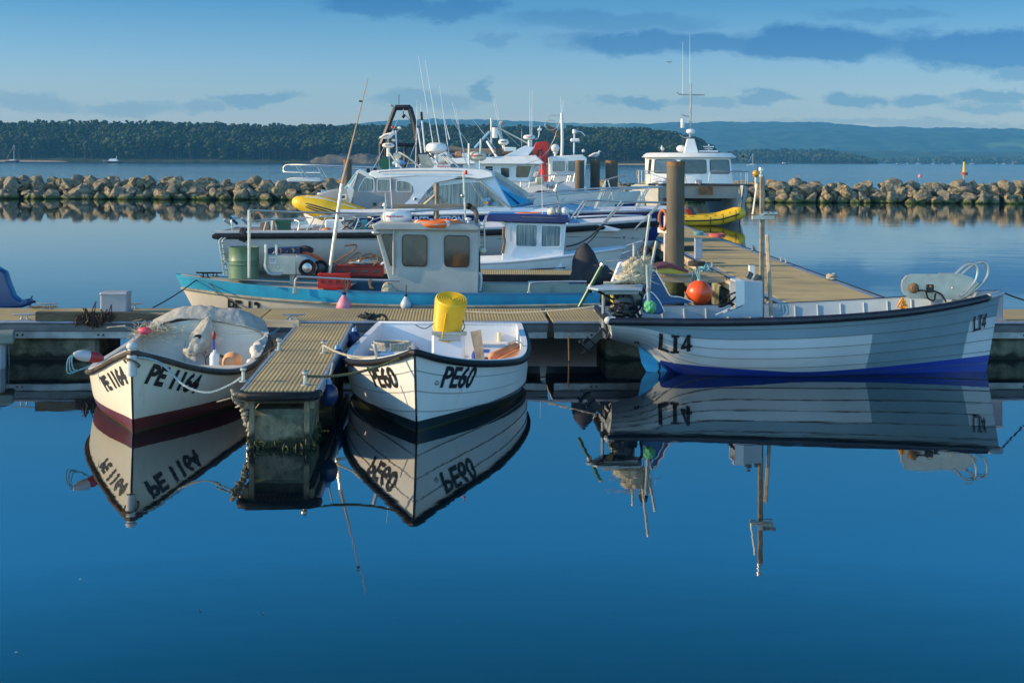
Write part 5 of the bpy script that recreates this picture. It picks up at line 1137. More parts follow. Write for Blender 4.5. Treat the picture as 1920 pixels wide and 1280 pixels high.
# pot hauler on the bow quarter
hp = [(1690, 535), (1692, 524), (1699, 516), (1710, 513), (1768, 514), (1820, 513), (1838, 532), (1790, 561), (1708, 560), (1696, 552)]
y0_, y1_ = -.08, .10
mb = MB(); slab(mb, fl, [(1691, 536), (1693, 526), (1700, 517), (1711, 514), (1768, 514), (1768, 561), (1708, 560), (1697, 553), (1692, 545)], y0_, y0_+.05); ho = mb.build('pot_hauler', alu, dl)
mb = MB(); slab(mb, fl, [(1768, 514), (1802, 513), (1822, 520), (1836, 532), (1812, 556), (1798, 562), (1768, 561)], y0_, y1_+.04); mb.build('winch_box', alu, ho)
p = fl.p(1786, 540, y=y0_); MB().lathe(p, [(.018, -.03), (.02, .012), (.012, .02), (0, .022)], 14, R=Matrix.Rotation(math.pi/2, 3, 'X')).build('axle_cap', alu, ho)
p = fl.p(1713, 540, y=y0_); MB().lathe(p, [(.0, 0), (.065, 0), (.07, .02), (.05, .05), (.045, .06), (.02, .065), (0, .07)], 16, R=Matrix.Rotation(math.pi/2, 3, 'X')).build('hydraulic_motor', rust, ho)
p = fl.p(1744, 541, y=y0_-.01); MB().box(p, (.10, .03, .11), ch=.01).build('valve_block', blackm, ho); MB().ell(p+Vector((0, -.03, .03)), .02, 8).build('valve_knob', rust, ho)
for kk, yy in ((0, y0_), (1, y1_+.02)):
    dx = 20*kk; dyy = -3*kk
    P = [(1790+dx*.6, 515), (1806+dx*.9, 500+dyy), (1815+dx, 495+dyy), (1826+dx, 495+dyy), (1832+dx, 504+dyy), (1831+dx, 520+dyy), (1822+dx*.8, 536+dyy*.5), (1800+dx*.5, 556)]
    mb = MB(); mb.tube(smooth_path([fl.p(a, b__, y=yy) for a, b__ in P], 5), .021, 10); mb.build('hoop', steel, ho)
mb = MB(); p = fl.p(1722, 545, y=y0_-.03); mb.tube(smooth_path([p, p+Vector((.08, -.04, .0)), p+Vector((.12, -.04, -.10)), p+Vector((.2, -.04, -.12)), p+Vector((.22, -.03, -.03))], 6), .012, 8); mb.tube(smooth_path([fl.p(1750, 545, y=y0_-.02), fl.p(1765, 552, y=y0_-.04), fl.p(1774, 566, y=y0_-.03)], 5), .011, 8)
mb.build('hose', black, ho); MB().box((fl.p(1752, 580, y=.0).x, 0, .78), (.10, .12, .32), ch=.01).build('pedestal', galv, ho); mb = MB(); mb.box((fl.p(1795, 575, y=.0).x, 0, .82), (.06, .3, .26), ch=.01); mb.build('stand', galv, ho)
rp = MB(); rg = random.Random(3); p = fl.p(1692, 570, y=-.45)
for k in range(7): rp.tube(smooth_path([p+Vector((rg.gauss(0, .025), rg.gauss(0, .02), .07-.045*j+rg.gauss(0, .01))) for j in range(5)], 4), .01, 6)
put(rp, 'orange_rope', M('orange_rope', (.75, .30, .01), .8, bump=.8, bscale=90), fl, 'bright orange rope bunch hanging inside the bow of the long boat', 'rope')
rp = MB(); p = fl.p(1463, 583, y=-.2)
for k in range(3): rp.tube(smooth_path([p+Vector((-.02+k*.04, 0, -.03)), p+Vector((-.03+k*.04, 0, .08)), p+Vector((.01+k*.04, .02, .10)), p+Vector((.03+k*.04, 0, -.02)), p+Vector((rg.gauss(.05, .05), 0, -.05))], 4), .009, 6)
put(rp, 'knotted_rope', ropeb, fl, 'knotted blue white rope on the thwart behind the mast of the long boat', 'rope')
rope('dark mooring line from the bow of the long boat off to the right', fl.w(HL.pt(1, 1, 1)+Vector((0, 0, 0))), at(1960, 572, y=20.6), sag=.02, r=.011, mat=roped)
# rudder and skeg
mb = MB(); slab(mb, fl, [(1197, 650), (1214, 655), (1232, 668), (1236, 690), (1228, 704), (1214, 700), (1203, 680)], -.05, -.01); mb.build('rudder', skyb, dl)
mb = MB(); slab(mb, fl, [(1214, 655), (1232, 666), (1240, 690), (1229, 712), (1250, 712), (1250, 660)], -.03, .03); mb.build('skeg', skyb, dl)
# tilted outboard at the stern of the long boat
outboard('black outboard leg tilted up under the stern of the long boat', fl.w((.02, -.05, .56)), fl.rz, tilt=math.radians(44), s=.66, covered=True)
# stern clutter: table board, net, poles, scoop
a = [fl.p(1100, 530, y=-.35), fl.p(1121, 541, y=-.62), fl.p(1204, 534, y=-.62), fl.p(1206, 526, y=.0), fl.p(1132, 527, y=.0)]
zt = a[1].z; a = [Vector((p.x, p.y, zt)) for p in a]; bt_ = MB().prism(a, (0, 0, -.03)).build('bait_table', M('table_grey', (.34, .42, .48), .35, var=.1, dirt=((.2, .22, .22), .2, 8)), dl, bevel=.006)
mb = MB(); mb.box((a[1].x+.32, -.35, zt-.06), (.44, .4, .05), ch=.01)
for q in (.1, .5): mb.tube([(a[1].x+q, -.35, zt-.06), (a[1].x+q, -.35, .62)], .022, 8)
mb.build('table_frame', galv, bt_)
def fpole(lb, x0, y0, x1, y1, yl, r, mat, grp=None, name='pole'):
    mb = MB(); A_, B_ = fl.p(x0, y0, y=yl), fl.p(x1, y1, y=yl-.05); mb.tube([A_, A_.lerp(B_, .5), B_], r, 10); o = thing(name, lb, 'pole', fl, group=grp); mb.build('tube', mat, o)
    MB().tube([B_, B_+(B_-A_).normalized()*.03], r*1.15, 10).build('end_cap', steel, o); m_ = A_.lerp(B_, .45); MB().tube([m_, m_+(B_-A_).normalized()*.05], r*1.3, 10).build('clamp', galv, o); return o
polem = M('dull_white_tube', (.50, .50, .44), .5, var=.15, dirt=((.3, .3, .25), .3, 8))
fpole('long pale rod tube leaning right above the netting', 1203, 520, 1218, 407, -.3, .018, polem)
fpole('pale tube right of the long rod tube by the netting', 1217, 520, 1230, 456, -.35, .018, polem)
fpole('short pale tube left of the netting', 1188, 520, 1189, 460, -.2, .018, polem)
fpole('thick grey tube standing on the gunwale of the long boat', 1217, 585, 1214, 500, -.70, .024, M('grey_tube', (.33, .38, .40), .5))
fpole('long green and silver pole leaning over the stern of the long boat', 1086, 575, 1128, 498, -.1, .024, greend)
mb = lump(fl.p(1192, 506, y=-.25), (.17, .12, .17), 3, amp=.35, sc=2.4, fold=.12, n=30); mb.ell(fl.p(1185, 520, y=-.3), (.22, .12, .07), 22, lambda d: 1+.3*nz3(d, 3, 2)); mb.ell(fl.p(1212, 488, y=-.22), (.07, .08, .12), 18, lambda d: 1+.3*nz3(d, 3, 8))
rg = random.Random(77); q0_ = fl.p(1195, 505, y=-.3)
for k in range(120):
    d = Vector((rg.gauss(0, 1), rg.gauss(0, .7), rg.gauss(0, 1))).normalized(); s0_ = q0_+Vector((d.x*.17, d.y*.13, d.z*.17)); mb.tube([s0_, s0_+Vector((rg.gauss(0, .05), rg.gauss(-.01, .03), rg.gauss(0, .05))), s0_+Vector((rg.gauss(0, .08), rg.gauss(-.01, .04), rg.gauss(-.03, .06)))], .0035, 3)
put(mb, 'fishing_net', canvas, fl, 'bundled cream fishing net on the bait table of the long boat', 'net', smooth=60)
P = [fl.p(x, y, y=-.4) for x, y in ((1132, 530), (1150, 530), (1168, 527), (1185, 521), (1200, 516))]; mb = MB(); mb.tube(smooth_path(P, 5), [.018]*21, 8); put(mb, 'rope_tail', canvas, fl, 'frayed end of the netting trailing over the bait table', 'rope')
mb = lump(fl.p(1209, 470, y=-.25), (.06, .06, .09), 5, amp=.3); put(mb, 'black_bag', darkcov, fl, 'small black bag tied to the pole above the netting', 'bag')
for k, (px, py) in enumerate(((1160, 512), (1177, 508))):
    mb = MB(); slab(mb, fl, [(px-12, py+18), (px+2, py-18), (px+8, py-20), (px+9, py+16)], .25+k*.1, .45+k*.1); o = put(mb, 'fairing_board', whiteb, fl, ['left', 'right'][k]+' one of two white fairing panels behind the netting', 'panel')
og = outboard('dark outboard with black cowling standing in the stern of the long boat', fl.w(fl.p(1185, 590, y=-.35)+Vector((0, 0, -.02))), fl.rz, tilt=-.5, s=.62)
mb = MB(); slab(mb, fl, [(1149, 556), (1170, 556), (1170, 568), (1149, 568)], -.3, .0); o = put(mb, 'battery_case', M('yellow_case', (.55, .48, .10), .5), fl, 'yellow ribbed case under the bait table', 'case')
for k, P in enumerate(([(1150, 548), (1158, 560), (1172, 570), (1180, 585)], [(1120, 545), (1140, 556), (1156, 566), (1166, 578)], [(1175, 545), (1168, 558), (1176, 572), (1192, 580)], [(1196, 548), (1204, 556), (1203, 572), (1196, 584)])):
    mb = MB(); mb.tube(smooth_path([fl.p(a, b__, y=-.5+.08*i) for i, (a, b__) in enumerate(P)], 5), .014, 6); put(mb, 'control_cable', black, fl, ['outermost', 'lowest left', 'middle', 'rightmost'][k]+' black control cable under the bait table', 'cable')
mb = lump(fl.p(1168, 580, y=-.45), (.2, .14, .10), 41, amp=.35); put(mb, 'gear_bag', blackm, fl, 'black gear heap in the stern under the bait table', 'bag')
# blue plastic covers with white edge behind the tubes
def bluecover(lb, P, yl):
    mb = MB(); slab(mb, fl, P, yl, yl+.22); o = thing('engine_cover', lb, 'cover', fl); mb.build('shell', bluetarp, o, bevel=.03)
    e = [fl.p(a, b__, y=yl-.004) for a, b__ in P[1:-1]]; MB().tube(smooth_path(e, 4), .008, 6).build('white_piping', white, o)
bluecover('larger blue moulded cover with white edge behind the tubes', [(1217, 560), (1219, 515), (1224, 507), (1231, 511), (1243, 530), (1255, 552), (1262, 556), (1275, 557), (1290, 562), (1300, 567), (1220, 575)], .12)
bluecover('smaller dark blue cover with white edge on the stern of the long boat', [(1208, 588), (1207, 560), (1212, 550), (1222, 548), (1236, 564), (1246, 584), (1240, 590)], -.55)
mb = lump(fl.p(1219, 575, y=-.72), (.08, .06, .08), 9, amp=.3); put(mb, 'green_rag', M('green_rag', (.10, .38, .18), .9, bump=1, bscale=20), fl, 'bright green and blue rag tied round the grey tube', 'rag')
# orange buoy hanging behind
by = at(1311, 549, y=22.6); ob = thing('buoy', 'large bright orange ball buoy hanging below the mid finger pontoon', 'buoy', loc=by)
MB().ell((0, 0, 0), (.205, .205, .20), 24).build('float_ball', orange, ob, smooth=80); MB().lathe((0, 0, .19), [(.035, 0), (.03, .02), (.02, .03), (0, .03)], 12).build('lug', M('pale_lug', (.3, .4, .35), .6), ob)
mb = MB()
for dx in (-.02, .0, .02): mb.tube([(dx*.5, 0, .2), (dx*2, .3, .36), (.06+dx, 1.5, .62-by.z+.0)], .009, 5)
mb.build('lanyard', ropeb, ob)
# ================================================================ boats beyond the walkway
# ---------------- PE 13 workboat (bow left)
HP = Hull(6.75, .95, tr=.9, tm=.35, e=2.0, p=.85, zs=((0, .74), (.5, .75), (.8, .83), (1, .95)), zk=((0, -.1), (.3, -.25), (1, -.2)), rake=.62, n=(2.6, 2.8, 1.1))
fpp = Fr((1.36, 22.85, 0), math.pi+.01)
bp13 = thing('fishing_boat', 'blue topped workboat lettered PE 13 with grey wheelhouse, bow pointing left', 'boat', fpp)
HP.outer('hull', [M('hull_cream_low', (.62, .54, .42), .4, var=.1, scale=2, dirt=((.3, .2, .1), .3, 5), sv=(1, 1, .4)), teal, M('worn_band', (.30, .27, .2), .7, var=.3, scale=6)], bp13, mf=lambda t, w: 1 if w > .80 else 0, wx=(.80,))
HP.deck('deck', M('cream_deck', (.42, .40, .32), .6, dirt=((.2, .2, .15), .3, 5)), bp13, .58, .985, drop=.03)
HP.inner('inner_shell', M('blue_inside', (.03, .16, .30), .5, dirt=((.1, .15, .12), .3, 6)), bp13, ins=.07, zf=.3, t1=.6)
HP.rail('rubbing_strake', M('worn_band'), bp13, r=.022, w=.80, dz=0, off=.012, n=6)
text_hull(bp13, fpp, HP, text_geo('PE 13', .03), [(428, 592), (488, 597), (488, 566), (427, 560)], 1, blkp)
yn, yf = .62, -.62       # near and far side of the wheelhouse
mb = MB(); house(mb, fpp, [(703, 432), (700, 424), (898, 428), (897, 553), (737, 553), (726, 515)], yn, yf, .04); mb.build('wheelhouse', lgrey, bp13, bevel=.015)
mb = MB(); slab(mb, fpp, [(697, 421), (712, 417), (890, 421), (900, 426), (899, 433), (700, 431)], yn+.06, yf-.06); mb.build('roof', lgrey, bp13, bevel=.02)
wpx(bp13, fpp, [(715, 440), (738, 440), (738, 497), (732, 497)], yn-.005, 1, glassb, black, .012, .1)
wpx(bp13, fpp, [(755, 441), (800, 442), (800, 499), (755, 498)], yn-.015, 1, glassb, black, .012)
wpx(bp13, fpp, [(834, 442), (879, 443), (879, 500), (834, 499)], yn-.015, 1, glassb, black, .012)
mb = MB(); tpx(mb, fpp, [(738, 432, yn+.0), (738, 515, yn+.01)], .018, 6); mb.build('corner_trim', lgrey, bp13)
p = fpp.p(708, 436, y=yn); MB().ell(p+Vector((.02, .05, 0)), (.07, .04, .04), 10).build('nav_light', steel, bp13)
# radar on the roof
rd = MB().lathe((0, 0, 0), [(.17, 0), (.2, .015), (.245, .075), (.25, .10), (.245, .16), (.22, .20), (.12, .213), (0, .215)], 32).build('radar_dome', white, bp13); rd.location = fpp.p(743, 420, y=.1); rd.rotation_euler = (0, 0, -fpp.rz); MB().lathe((0, 0, -.03), [(.15, 0), (.17, .03)], 20).build('foot', lgrey, rd)
V, Fc = text_geo('Raytheon', .03); vs = [Vector((.252*math.sin(-.62+a*1.15), -.252*math.cos(-.62+a*1.15), .105+.045*b)) for a, b in V]; MB().add(vs, Fc).build('lettering', redp, rd, smooth=0)
lr = thing('lifebuoy', 'orange lifebuoy lying flat on the PE 13 wheelhouse roof', 'lifebuoy', loc=fpp.w(fpp.p(821, 423.5, y=.36)))
mb = MB(); R_b = .33; mb.tube([(R_b*math.cos(a), R_b*math.sin(a), .04) for a in np.linspace(0, 6.283, 40)[:-1]], .058, 12, closed=True); mb.build('ring', M('lifebuoy_orange', (.80, .16, .03), .45), lr)
for a in (.5, 2.0, 3.6, 5.2): MB().tube([(R_b*math.cos(a-.08), R_b*math.sin(a-.08), .04), (R_b*math.cos(a+.08), R_b*math.sin(a+.08), .04)], .062, 12).build('reflective_band', whiteb, lr)
MB().tube(smooth_path([(R_b*1.18*math.cos(a), R_b*1.18*math.sin(a), .05+.02*math.sin(a*5)) for a in np.linspace(0, 6.28, 20)[:-1]], 3, True), .008, 5, closed=True).build('grab_line', ropem, lr)
# red-tipped mast, mushroom vents, ladder, exhaust, gallows timbers
def vpole(name, px, y0, y1, yl, r, mat, parent, fr=None, px1=None):
    mb = MB(); tpx(mb, fr or fpp, [(px1 or px, y0, yl), (px, y1, yl)], r, 10); return mb.build(name, mat, parent)
vpole('light_mast', 869, 425, 327, .1, .017, steel, bp13, px1=873); p = fpp.p(873.5, 326, y=.1); MB().lathe(p, [(.024, -.01), (.026, .03), (.018, .055), (0, .06)], 12).build('mast_lamp', red, bp13); MB().ell(fpp.p(867, 367, y=.12), .03, 8).build('camera_pod', steel, bp13)
p = fpp.p(878, 423, y=.2); MB().lathe(p, [(.022, -.02), (.018, .08), (.05, .09), (.055, .11), (.03, .125), (0, .127)], 14).build('roof_vent', white, bp13)
p = fpp.p(721, 421, y=.35); MB().lathe(p, [(.012, 0), (.012, .28), (.035, .29), (.035, .32), (.02, .34), (0, .34)], 12).build('gps_antenna', white, bp13); whips(bp13, fpp, [(735, 394, 729, 283), (724, 392, 722, 361)], .35, .008)
mb = MB(); tpx(mb, fpp, [(818, 424, -.3), (818, 344, -.3)], .045, 4); mb.build('gallows_post', wood, bp13)
mb = MB(); a, b_ = fpp.p(735, 386, y=-.28), fpp.p(895, 388, y=-.28); mb.box((a+b_)/2, (abs(b_.x-a.x), .06, .075), ch=.006); mb.build('gallows_beam', wood, bp13)
for a, b_ in (((818, 364), (795, 384)), ((818, 364), (840, 383))): mb = MB(); tpx(mb, fpp, [(*a, -.3), (*b_, -.3)], .025, 4); mb.build('gallows_brace', woodl, bp13)
mb = MB(); mb.tube(smooth_path([fpp.p(893, 425, y=-.1), fpp.p(893, 402, y=-.1), fpp.p(890, 394, y=-.1), fpp.p(881, 388, y=-.1)], 5), .04, 10); mb.build('exhaust_pipe', M('exhaust_brown', (.16, .12, .09), .6, dirt=((.03, .03, .03), .5, 8)), bp13); p = fpp.p(879, 387, y=-.1); MB().ell(p, .055, 10).build('exhaust_cap', black, bp13)
mb = MB(); 
for px in (898, 908): tpx(mb, fpp, [(px, 412, .2), (px+1, 470, .2)], .012, 6)
for k in range(7): tpx(mb, fpp, [(898, 415+k*8, .2), (908, 415+k*8, .2)], .008, 5)
mb.build('ladder', steel, bp13); MB().ell(fpp.p(905, 470, y=.25), (.06, .05, .05), 10).build('deck_lamp', cream, bp13); vpole('lamp_stalk', 899, 512, 472, .25, .014, black, bp13)
mb = MB(); mb.tube(smooth_path([fpp.p(895, 512, y=.45), fpp.p(901, 515, y=.45), fpp.p(902, 528, y=.45), fpp.p(900, 545, y=.45)], 5), .022, 8); mb.build('grab_handle', white, bp13)
# frame of steel tube over the foredeck, whole rail
vpole('frame_post', 467, 521, 394, .72, .024, steel, bp13)
mb = MB(); tpx(mb, fpp, [(467, 394, .72), (560, 398, .5), (700, 401, .2), (872, 390, -.1)], .017, 8); mb.build('frame_rail', steel, bp13); mb = MB(); tpx(mb, fpp, [(467, 402, .72), (476, 396, .7)], .008, 6); mb.build('frame_brace', steel, bp13)
for P, nm in (([(553, 545), (553, 530), (556, 522), (566, 519), (660, 524), (750, 526)], 'hand_rail'), ([(992, 552), (993, 536), (1000, 530), (1050, 528), (1100, 528)], 'hand_rail')):
    mb = MB(); mb.tube(smooth_path([fpp.p(a, b__, y=.80 if a < 700 else .86) for a, b__ in P], 5), .018, 8); mb.build(nm, steel, bp13)
    q = fpp.p(P[0][0], P[0][1], y=.86); MB().box(q, (.06, .04, .10), ch=.008).build('rail_foot', galv, bp13)
# coaming and boxes aft
mb = MB(); slab(mb, fpp, [(905, 531), (1040, 534), (1100, 532), (1100, 552), (905, 552)], .35, .30); mb.build('aft_coaming', M('grey_green_deck', (.28, .32, .27), .7, dirt=((.12, .12, .08), .4, 5)), bp13)
mb = MB(); slab(mb, fpp, [(990, 528), (1066, 527), (1066, 533), (990, 533)], -.2, -.3); mb.build('side_deck', cream, bp13)
# bow cleats and ropes
for px, s in ((385, 1.0), (403, .8)): p = fpp.p(px, 514, y=.12 if px < 390 else -.1); p.z = HP.pt(.93, 1, 1).z-.01; cleat(bp13, fpp, p, .3, mat=black, sc=s)
rope('dark mooring line from the PE 13 bow down to the walkway on the left', at(378, 517, y=22.75), at(286, 577, y=21.3), sag=.03, r=.011, mat=roped)
rope('dark mooring line from the PE 13 bow passing over its letters', at(378, 517, y=22.72), at(463, 577, y=21.4), sag=.06, r=.009, mat=roped)
rope('pale rope from the walkway behind the yellow tub to the stern of the long boat', at(868, 584, y=20.9), at(1125, 573, y=19.9), sag=.05, r=.01)
# green drum
p = fpp.p(457, 517, y=.25); dr = thing('oil_drum', 'green steel drum standing on the foredeck of the PE 13 boat', 'drum', loc=fpp.w(Vector((p.x, p.y, .90))))
rr = .235; hh = .50; MB().lathe((0, 0, 0), [(rr, 0), (rr+.008, .01), (rr, .02), (rr, hh*.42), (rr+.012, hh*.45), (rr, hh*.48), (rr, hh*.55), (rr+.008, hh*.57), (rr, hh*.6), (rr, hh-.02), (rr+.01, hh), (rr-.01, hh+.004), (rr-.012, hh-.3), (0, hh-.3)], 40).build('shell', green, dr)
# bent ladder hoops at the left
mb = MB()
for dx, yy in ((0, .1), (6, .0)): mb.tube(smooth_path([fpp.p(*q, y=yy) for q in ((420+dx, 516), (417+dx, 495), (411+dx, 458), (412+dx, 450), (417+dx, 446))], 5), .012, 8)
hk = mb.build('boarding_ladder', steel, bp13)
for k in range(6): MB().tube([fpp.p(412+k*1.7, 456+k*10, y=.1), fpp.p(419+k*1.7, 456+k*10, y=.0)], .008, 6).build('rung', steel, hk)
p = fpp.p(428, 492, y=.2); MB().tube([p+Vector((.09*math.cos(a), .03*math.sin(a), .05*math.sin(a)+.03*math.cos(a))) for a in np.linspace(0, 6.28, 20)[:-1]], .006, 5, closed=True).build('hoop', steel, hk)
# hauler box with wheels
mb = MB(); slab(mb, fpp, [(497, 478), (555, 479), (555, 515), (519, 515), (498, 512)], .35, -.0); hb_ = mb.build('net_hauler', alu, bp13, bevel=.01)
mb = MB(); slab(mb, fpp, [(555, 479), (573, 481), (588, 490), (594, 503), (588, 515), (555, 516)], .35, -.05); mb.build('wheel_guard', galv, hb_, bevel=.01)
for px, py, r, yy, m_ in ((576, 502, .135, .40, steel), (601, 502, .125, .18, dgrey)):
    p = fpp.p(px, py, y=yy); Rq = Matrix.Rotation(-math.pi/2, 3, 'X'); mb = MB(); mb.lathe(p, [(r*.72, -.03), (r*.95, -.03), (r, -.01), (r, .04), (r*.9, .055), (r*.74, .05), (r*.72, .02)], 28, R=Rq); w_ = mb.build('wheel', black, hb_)
    MB().lathe(p, [(0, .0), (r*.72, .0), (r*.7, .015), (r*.3, .03), (r*.28, .05), (r*.12, .055), (0, .055)], 24, R=Rq).build('wheel_hub', m_, hb_)
mb = MB(); mb.tube(smooth_path([fpp.p(*q, y=.42) for q in ((498, 458), (498, 480), (497, 500), (501, 509), (508, 514), (528, 514))], 5), .024, 8); mb.tube([fpp.p(518, 459, y=.3), fpp.p(518, 480, y=.3)], .022, 8); mb.build('stanchion', steel, hb_)
p = fpp.p(521, 500, y=.352); MB().lathe(p, [(.03, -.01), (.035, .008), (.03, .012), (0, .012)], 14, R=Matrix.Rotation(-math.pi/2, 3, 'X')).build('axle_cap', alu, hb_)
mb = MB(); slab(mb, fpp, [(504, 483), (517, 483), (517, 494), (504, 494)], .356, .352); mb.build('data_plate', whiteb, hb_)
for j_, (w_, c__) in enumerate((('ALWAYS WEAR', blkp), ('LIFEJACKET', redp))): a = fpp.p(505, 487+j_*4, y=.358); text_flat(hb_, w_, a, fpp.p(516, 487+j_*4, y=.358)-a, (0, 0, .018), c__)
mb = MB(); slab(mb, fpp, [(543, 513), (552, 513), (552, 540), (543, 540)], .2, .1); mb.build('leg', galv, hb_)
cb = thing('fish_crate', 'dark blue crate of gear behind the hauler box', 'crate', fpp); mb = MB(); slab(mb, fpp, [(502, 466), (562, 464), (562, 482), (502, 482)], -.1, -.45); mb.build('crate_body', M('dark_blue_crate', (.012, .03, .09), .5), cb)
for k in range(4): MB().tube(smooth_path([fpp.p(512+k*12, 466, y=-.05), fpp.p(516+k*12, 470, y=-.03), fpp.p(511+k*12, 477, y=-.05)], 4), .012, 5).build('rope_end', [bluef, ropen][k % 2], cb)
mb = lump(fpp.p(570, 469, y=-.3), (.16, .12, .07), 12, amp=.25); put(mb, 'black_bag', darkcov, fpp, 'black cover thrown over the blue crate', 'cover')
mb = MB(); mb.tube(smooth_path([fpp.p(*q, y=-.2) for q in ((567, 474), (578, 476), (592, 481), (604, 488), (606, 492))], 5), .028, 8); put(mb, 'orange_hose', M('orange_hose', (.55, .10, .02), .5), fpp, 'orange hose curving over the hauler wheels', 'hose')
# long rod leaning right with tapered tip
ro = thing('outrigger_pole', 'very long tapering pole leaning right over the PE 13 foredeck', 'pole', fpp)
mb = MB(); a, b_ = fpp.p(616, 525, y=.3), fpp.p(641, 345, y=.25); mb.tube([a, b_], [.032, .028], 10); mb.build('lower_tube', steel, ro); c = fpp.p(665, 248, y=.2); d = fpp.p(690, 147, y=.2)
mb = MB(); mb.tube([b_, b_.lerp(c, .5), c, d], [.026, .017, .011, .006], 8); mb.build('upper_rod', M('rod_tan', (.42, .27, .17), .5), ro); p = fpp.p(676, 190, y=.2); mb = MB(); mb.ell(p+Vector((0, 0, 0)), (.03, .03, .014), 8); mb.build('masthead_light', black, ro)
# crates, hook
def crate(lb, fr, P, y0, y1, mat, handles=True):
    o = thing('fish_crate', lb, 'crate', fr); mb = MB(); slab(mb, fr, P, y0, y0-.02*(1 if y0 > y1 else -1)); slab(mb, fr, P, y1, y1+.02*(1 if y0 > y1 else -1)); A = P3(fr, P, y0); x0, x1 = min(p.x for p in A), max(p.x for p in A); z0, z1 = min(p.z for p in A), max(p.z for p in A)
    for x in (x0, x1): mb.box((x, (y0+y1)/2, (z0+z1)/2), (.02, abs(y1-y0), z1-z0))
    mb.box(((x0+x1)/2, (y0+y1)/2, z0+.01), (x1-x0, abs(y1-y0), .02)); mb.box(((x0+x1)/2, y0, z1-.01), (x1-x0+.02, .04, .03), ch=.006); mb.build('crate_body', mat, o, bevel=.006)
    s_ = 1 if y0 > y1 else -1
    for k in range(4): q = x0+(x1-x0)*(k+.5)/4; MB().box((q, y0+.005*s_, z0+(z1-z0)*.45), ((x1-x0)*.14, .012, (z1-z0)*.22), ch=.004).build('slot', M('dark_red_slot', (.18, .01, .01), .5) if mat in (red,) else dgrey, o)
    return o
crate('bright red fish crate on the near gunwale of the PE 13 boat', fpp, [(600, 514), (652, 513), (653, 541), (597, 540)], .70, .42, red)
crate('long low dark red fish crate behind the bright red one', fpp, [(630, 497), (716, 497), (716, 518), (630, 518)], -.05, -.4, M('dark_red_plastic', (.28, .02, .015), .5))
mb = MB()
for (P, r) in (([(622, 496), (640, 484), (660, 472), (668, 462), (664, 459), (646, 461)], .013), ([(618, 506), (650, 488), (672, 474), (678, 480), (674, 492)], .010), ([(640, 500), (662, 488), (690, 483), (706, 480), (708, 490), (700, 498)], .016), ([(668, 492), (684, 478), (700, 477), (712, 484)], .009)):
    mb.tube(smooth_path([fpp.p(*q, y=-.1+.02*i) for i, q in enumerate(P)], 5), r, 7)
put(mb, 'grapnel_anchor', rust, fpp, 'rusty bent grapnel bars lying over the red crates', 'anchor')
mb = lump(fpp.p(682, 492, y=-.15), (.26, .15, .055), 21, amp=.25); put(mb, 'plastic_sheet', M('silver_sheet', (.35, .38, .40), .3, metal=.3, bump=.8, bscale=10), fpp, 'crumpled silver sheet on the low red crate', 'sheet')
for px, lb in ((649, 'left'), (696, 'right')):
    mb = MB(); rg = random.Random(px)
    for k in range(5): mb.tube(smooth_path([fpp.p(px+rg.uniform(-4, 4), 524, y=.84), fpp.p(px+rg.uniform(-4, 4), 534, y=.86), fpp.p(px+rg.uniform(-5, 5), 548 if px < 670 else 541, y=.88)], 4), .009, 6)
    put(mb, 'knotted_rope', ropen, fpp, lb+' knot of brown rope tied to the handrail of the PE 13 boat', 'rope')
def pear(lb, px, py, mat, yy, r, mat2, fr=fpp):
    p = fr.p(px, py, y=yy); o = thing('fender', lb, 'fender', loc=fr.w(p)); MB().lathe((0, 0, 0), [(0, -r*1.15), (r*.6, -r), (r, -r*.3), (r*.95, r*.2), (r*.6, r*.8), (r*.3, r*1.25), (r*.22, r*1.5)], 20).build('float_body', mat, o, smooth=70)
    MB().lathe((0, 0, 0), [(r*.26, r*1.3), (r*.28, r*1.6), (r*.15, r*1.75), (0, r*1.75)], 12).build('neck', mat2, o); MB().tube([(0, 0, r*1.6), (0, .03, r*3.4)], .008, 5).build('lanyard', roped, o)
pear('silver grey pear fender hanging on the side of the PE 13 boat', 761, 570, M('silver_fender', (.5, .52, .52), .3), 1.02, .085, black)
pear('pink fender with blue top hanging at the walkway edge', 645, 573, pink, 1.08, .12, bluef)
p = fpp.p(727, 540, y=.72); put(MB().lathe(p, [(.13, -.12), (.10, 0), (.05, .08), (0, .1)], 14, R=Matrix.Rotation(.2, 3, 'Y')), 'cloth_bundle', canvas, fpp, 'cream cone shaped cloth beside the PE 13 wheelhouse', 'cloth')
# covered engines at the stern of the blue boat
cv = thing('covered_outboard', 'outboard engine under a tall pointed charcoal cover at the stern of the blue topped boat', 'outboard motor', fpp)
mb = MB(); c = fpp.p(1098, 494, y=.1)
rings = []
for k, (px, py, rx) in enumerate(((1097, 457, .02), (1097, 462, .07), (1098, 474, .15), (1098, 490, .2), (1099, 508, .24), (1098, 522, .30), (1096, 528, .31))):
    q = fpp.p(px, py, y=.1); rings.append([q+Vector((rx*math.cos(a)*(1+.12*math.sin(a*3+k)), rx*.8*math.sin(a), .02*math.sin(a*2+k))) for a in np.linspace(0, 6.283, 25)[:-1]])
mb.add(sum(rings, []), [(i*24+j, i*24+(j+1) % 24, (i+1)*24+(j+1) % 24, (i+1)*24+j) for i in range(6) for j in range(24)]+[list(range(24))]); mb.build('cover', darkcov, cv, smooth=70)
mb = MB()
for px in (1092, 1105): tpx(mb, fpp, [(px, 526, .1), (px, 552, .1)], .03, 8)
mb.build('leg', blackm, cv)
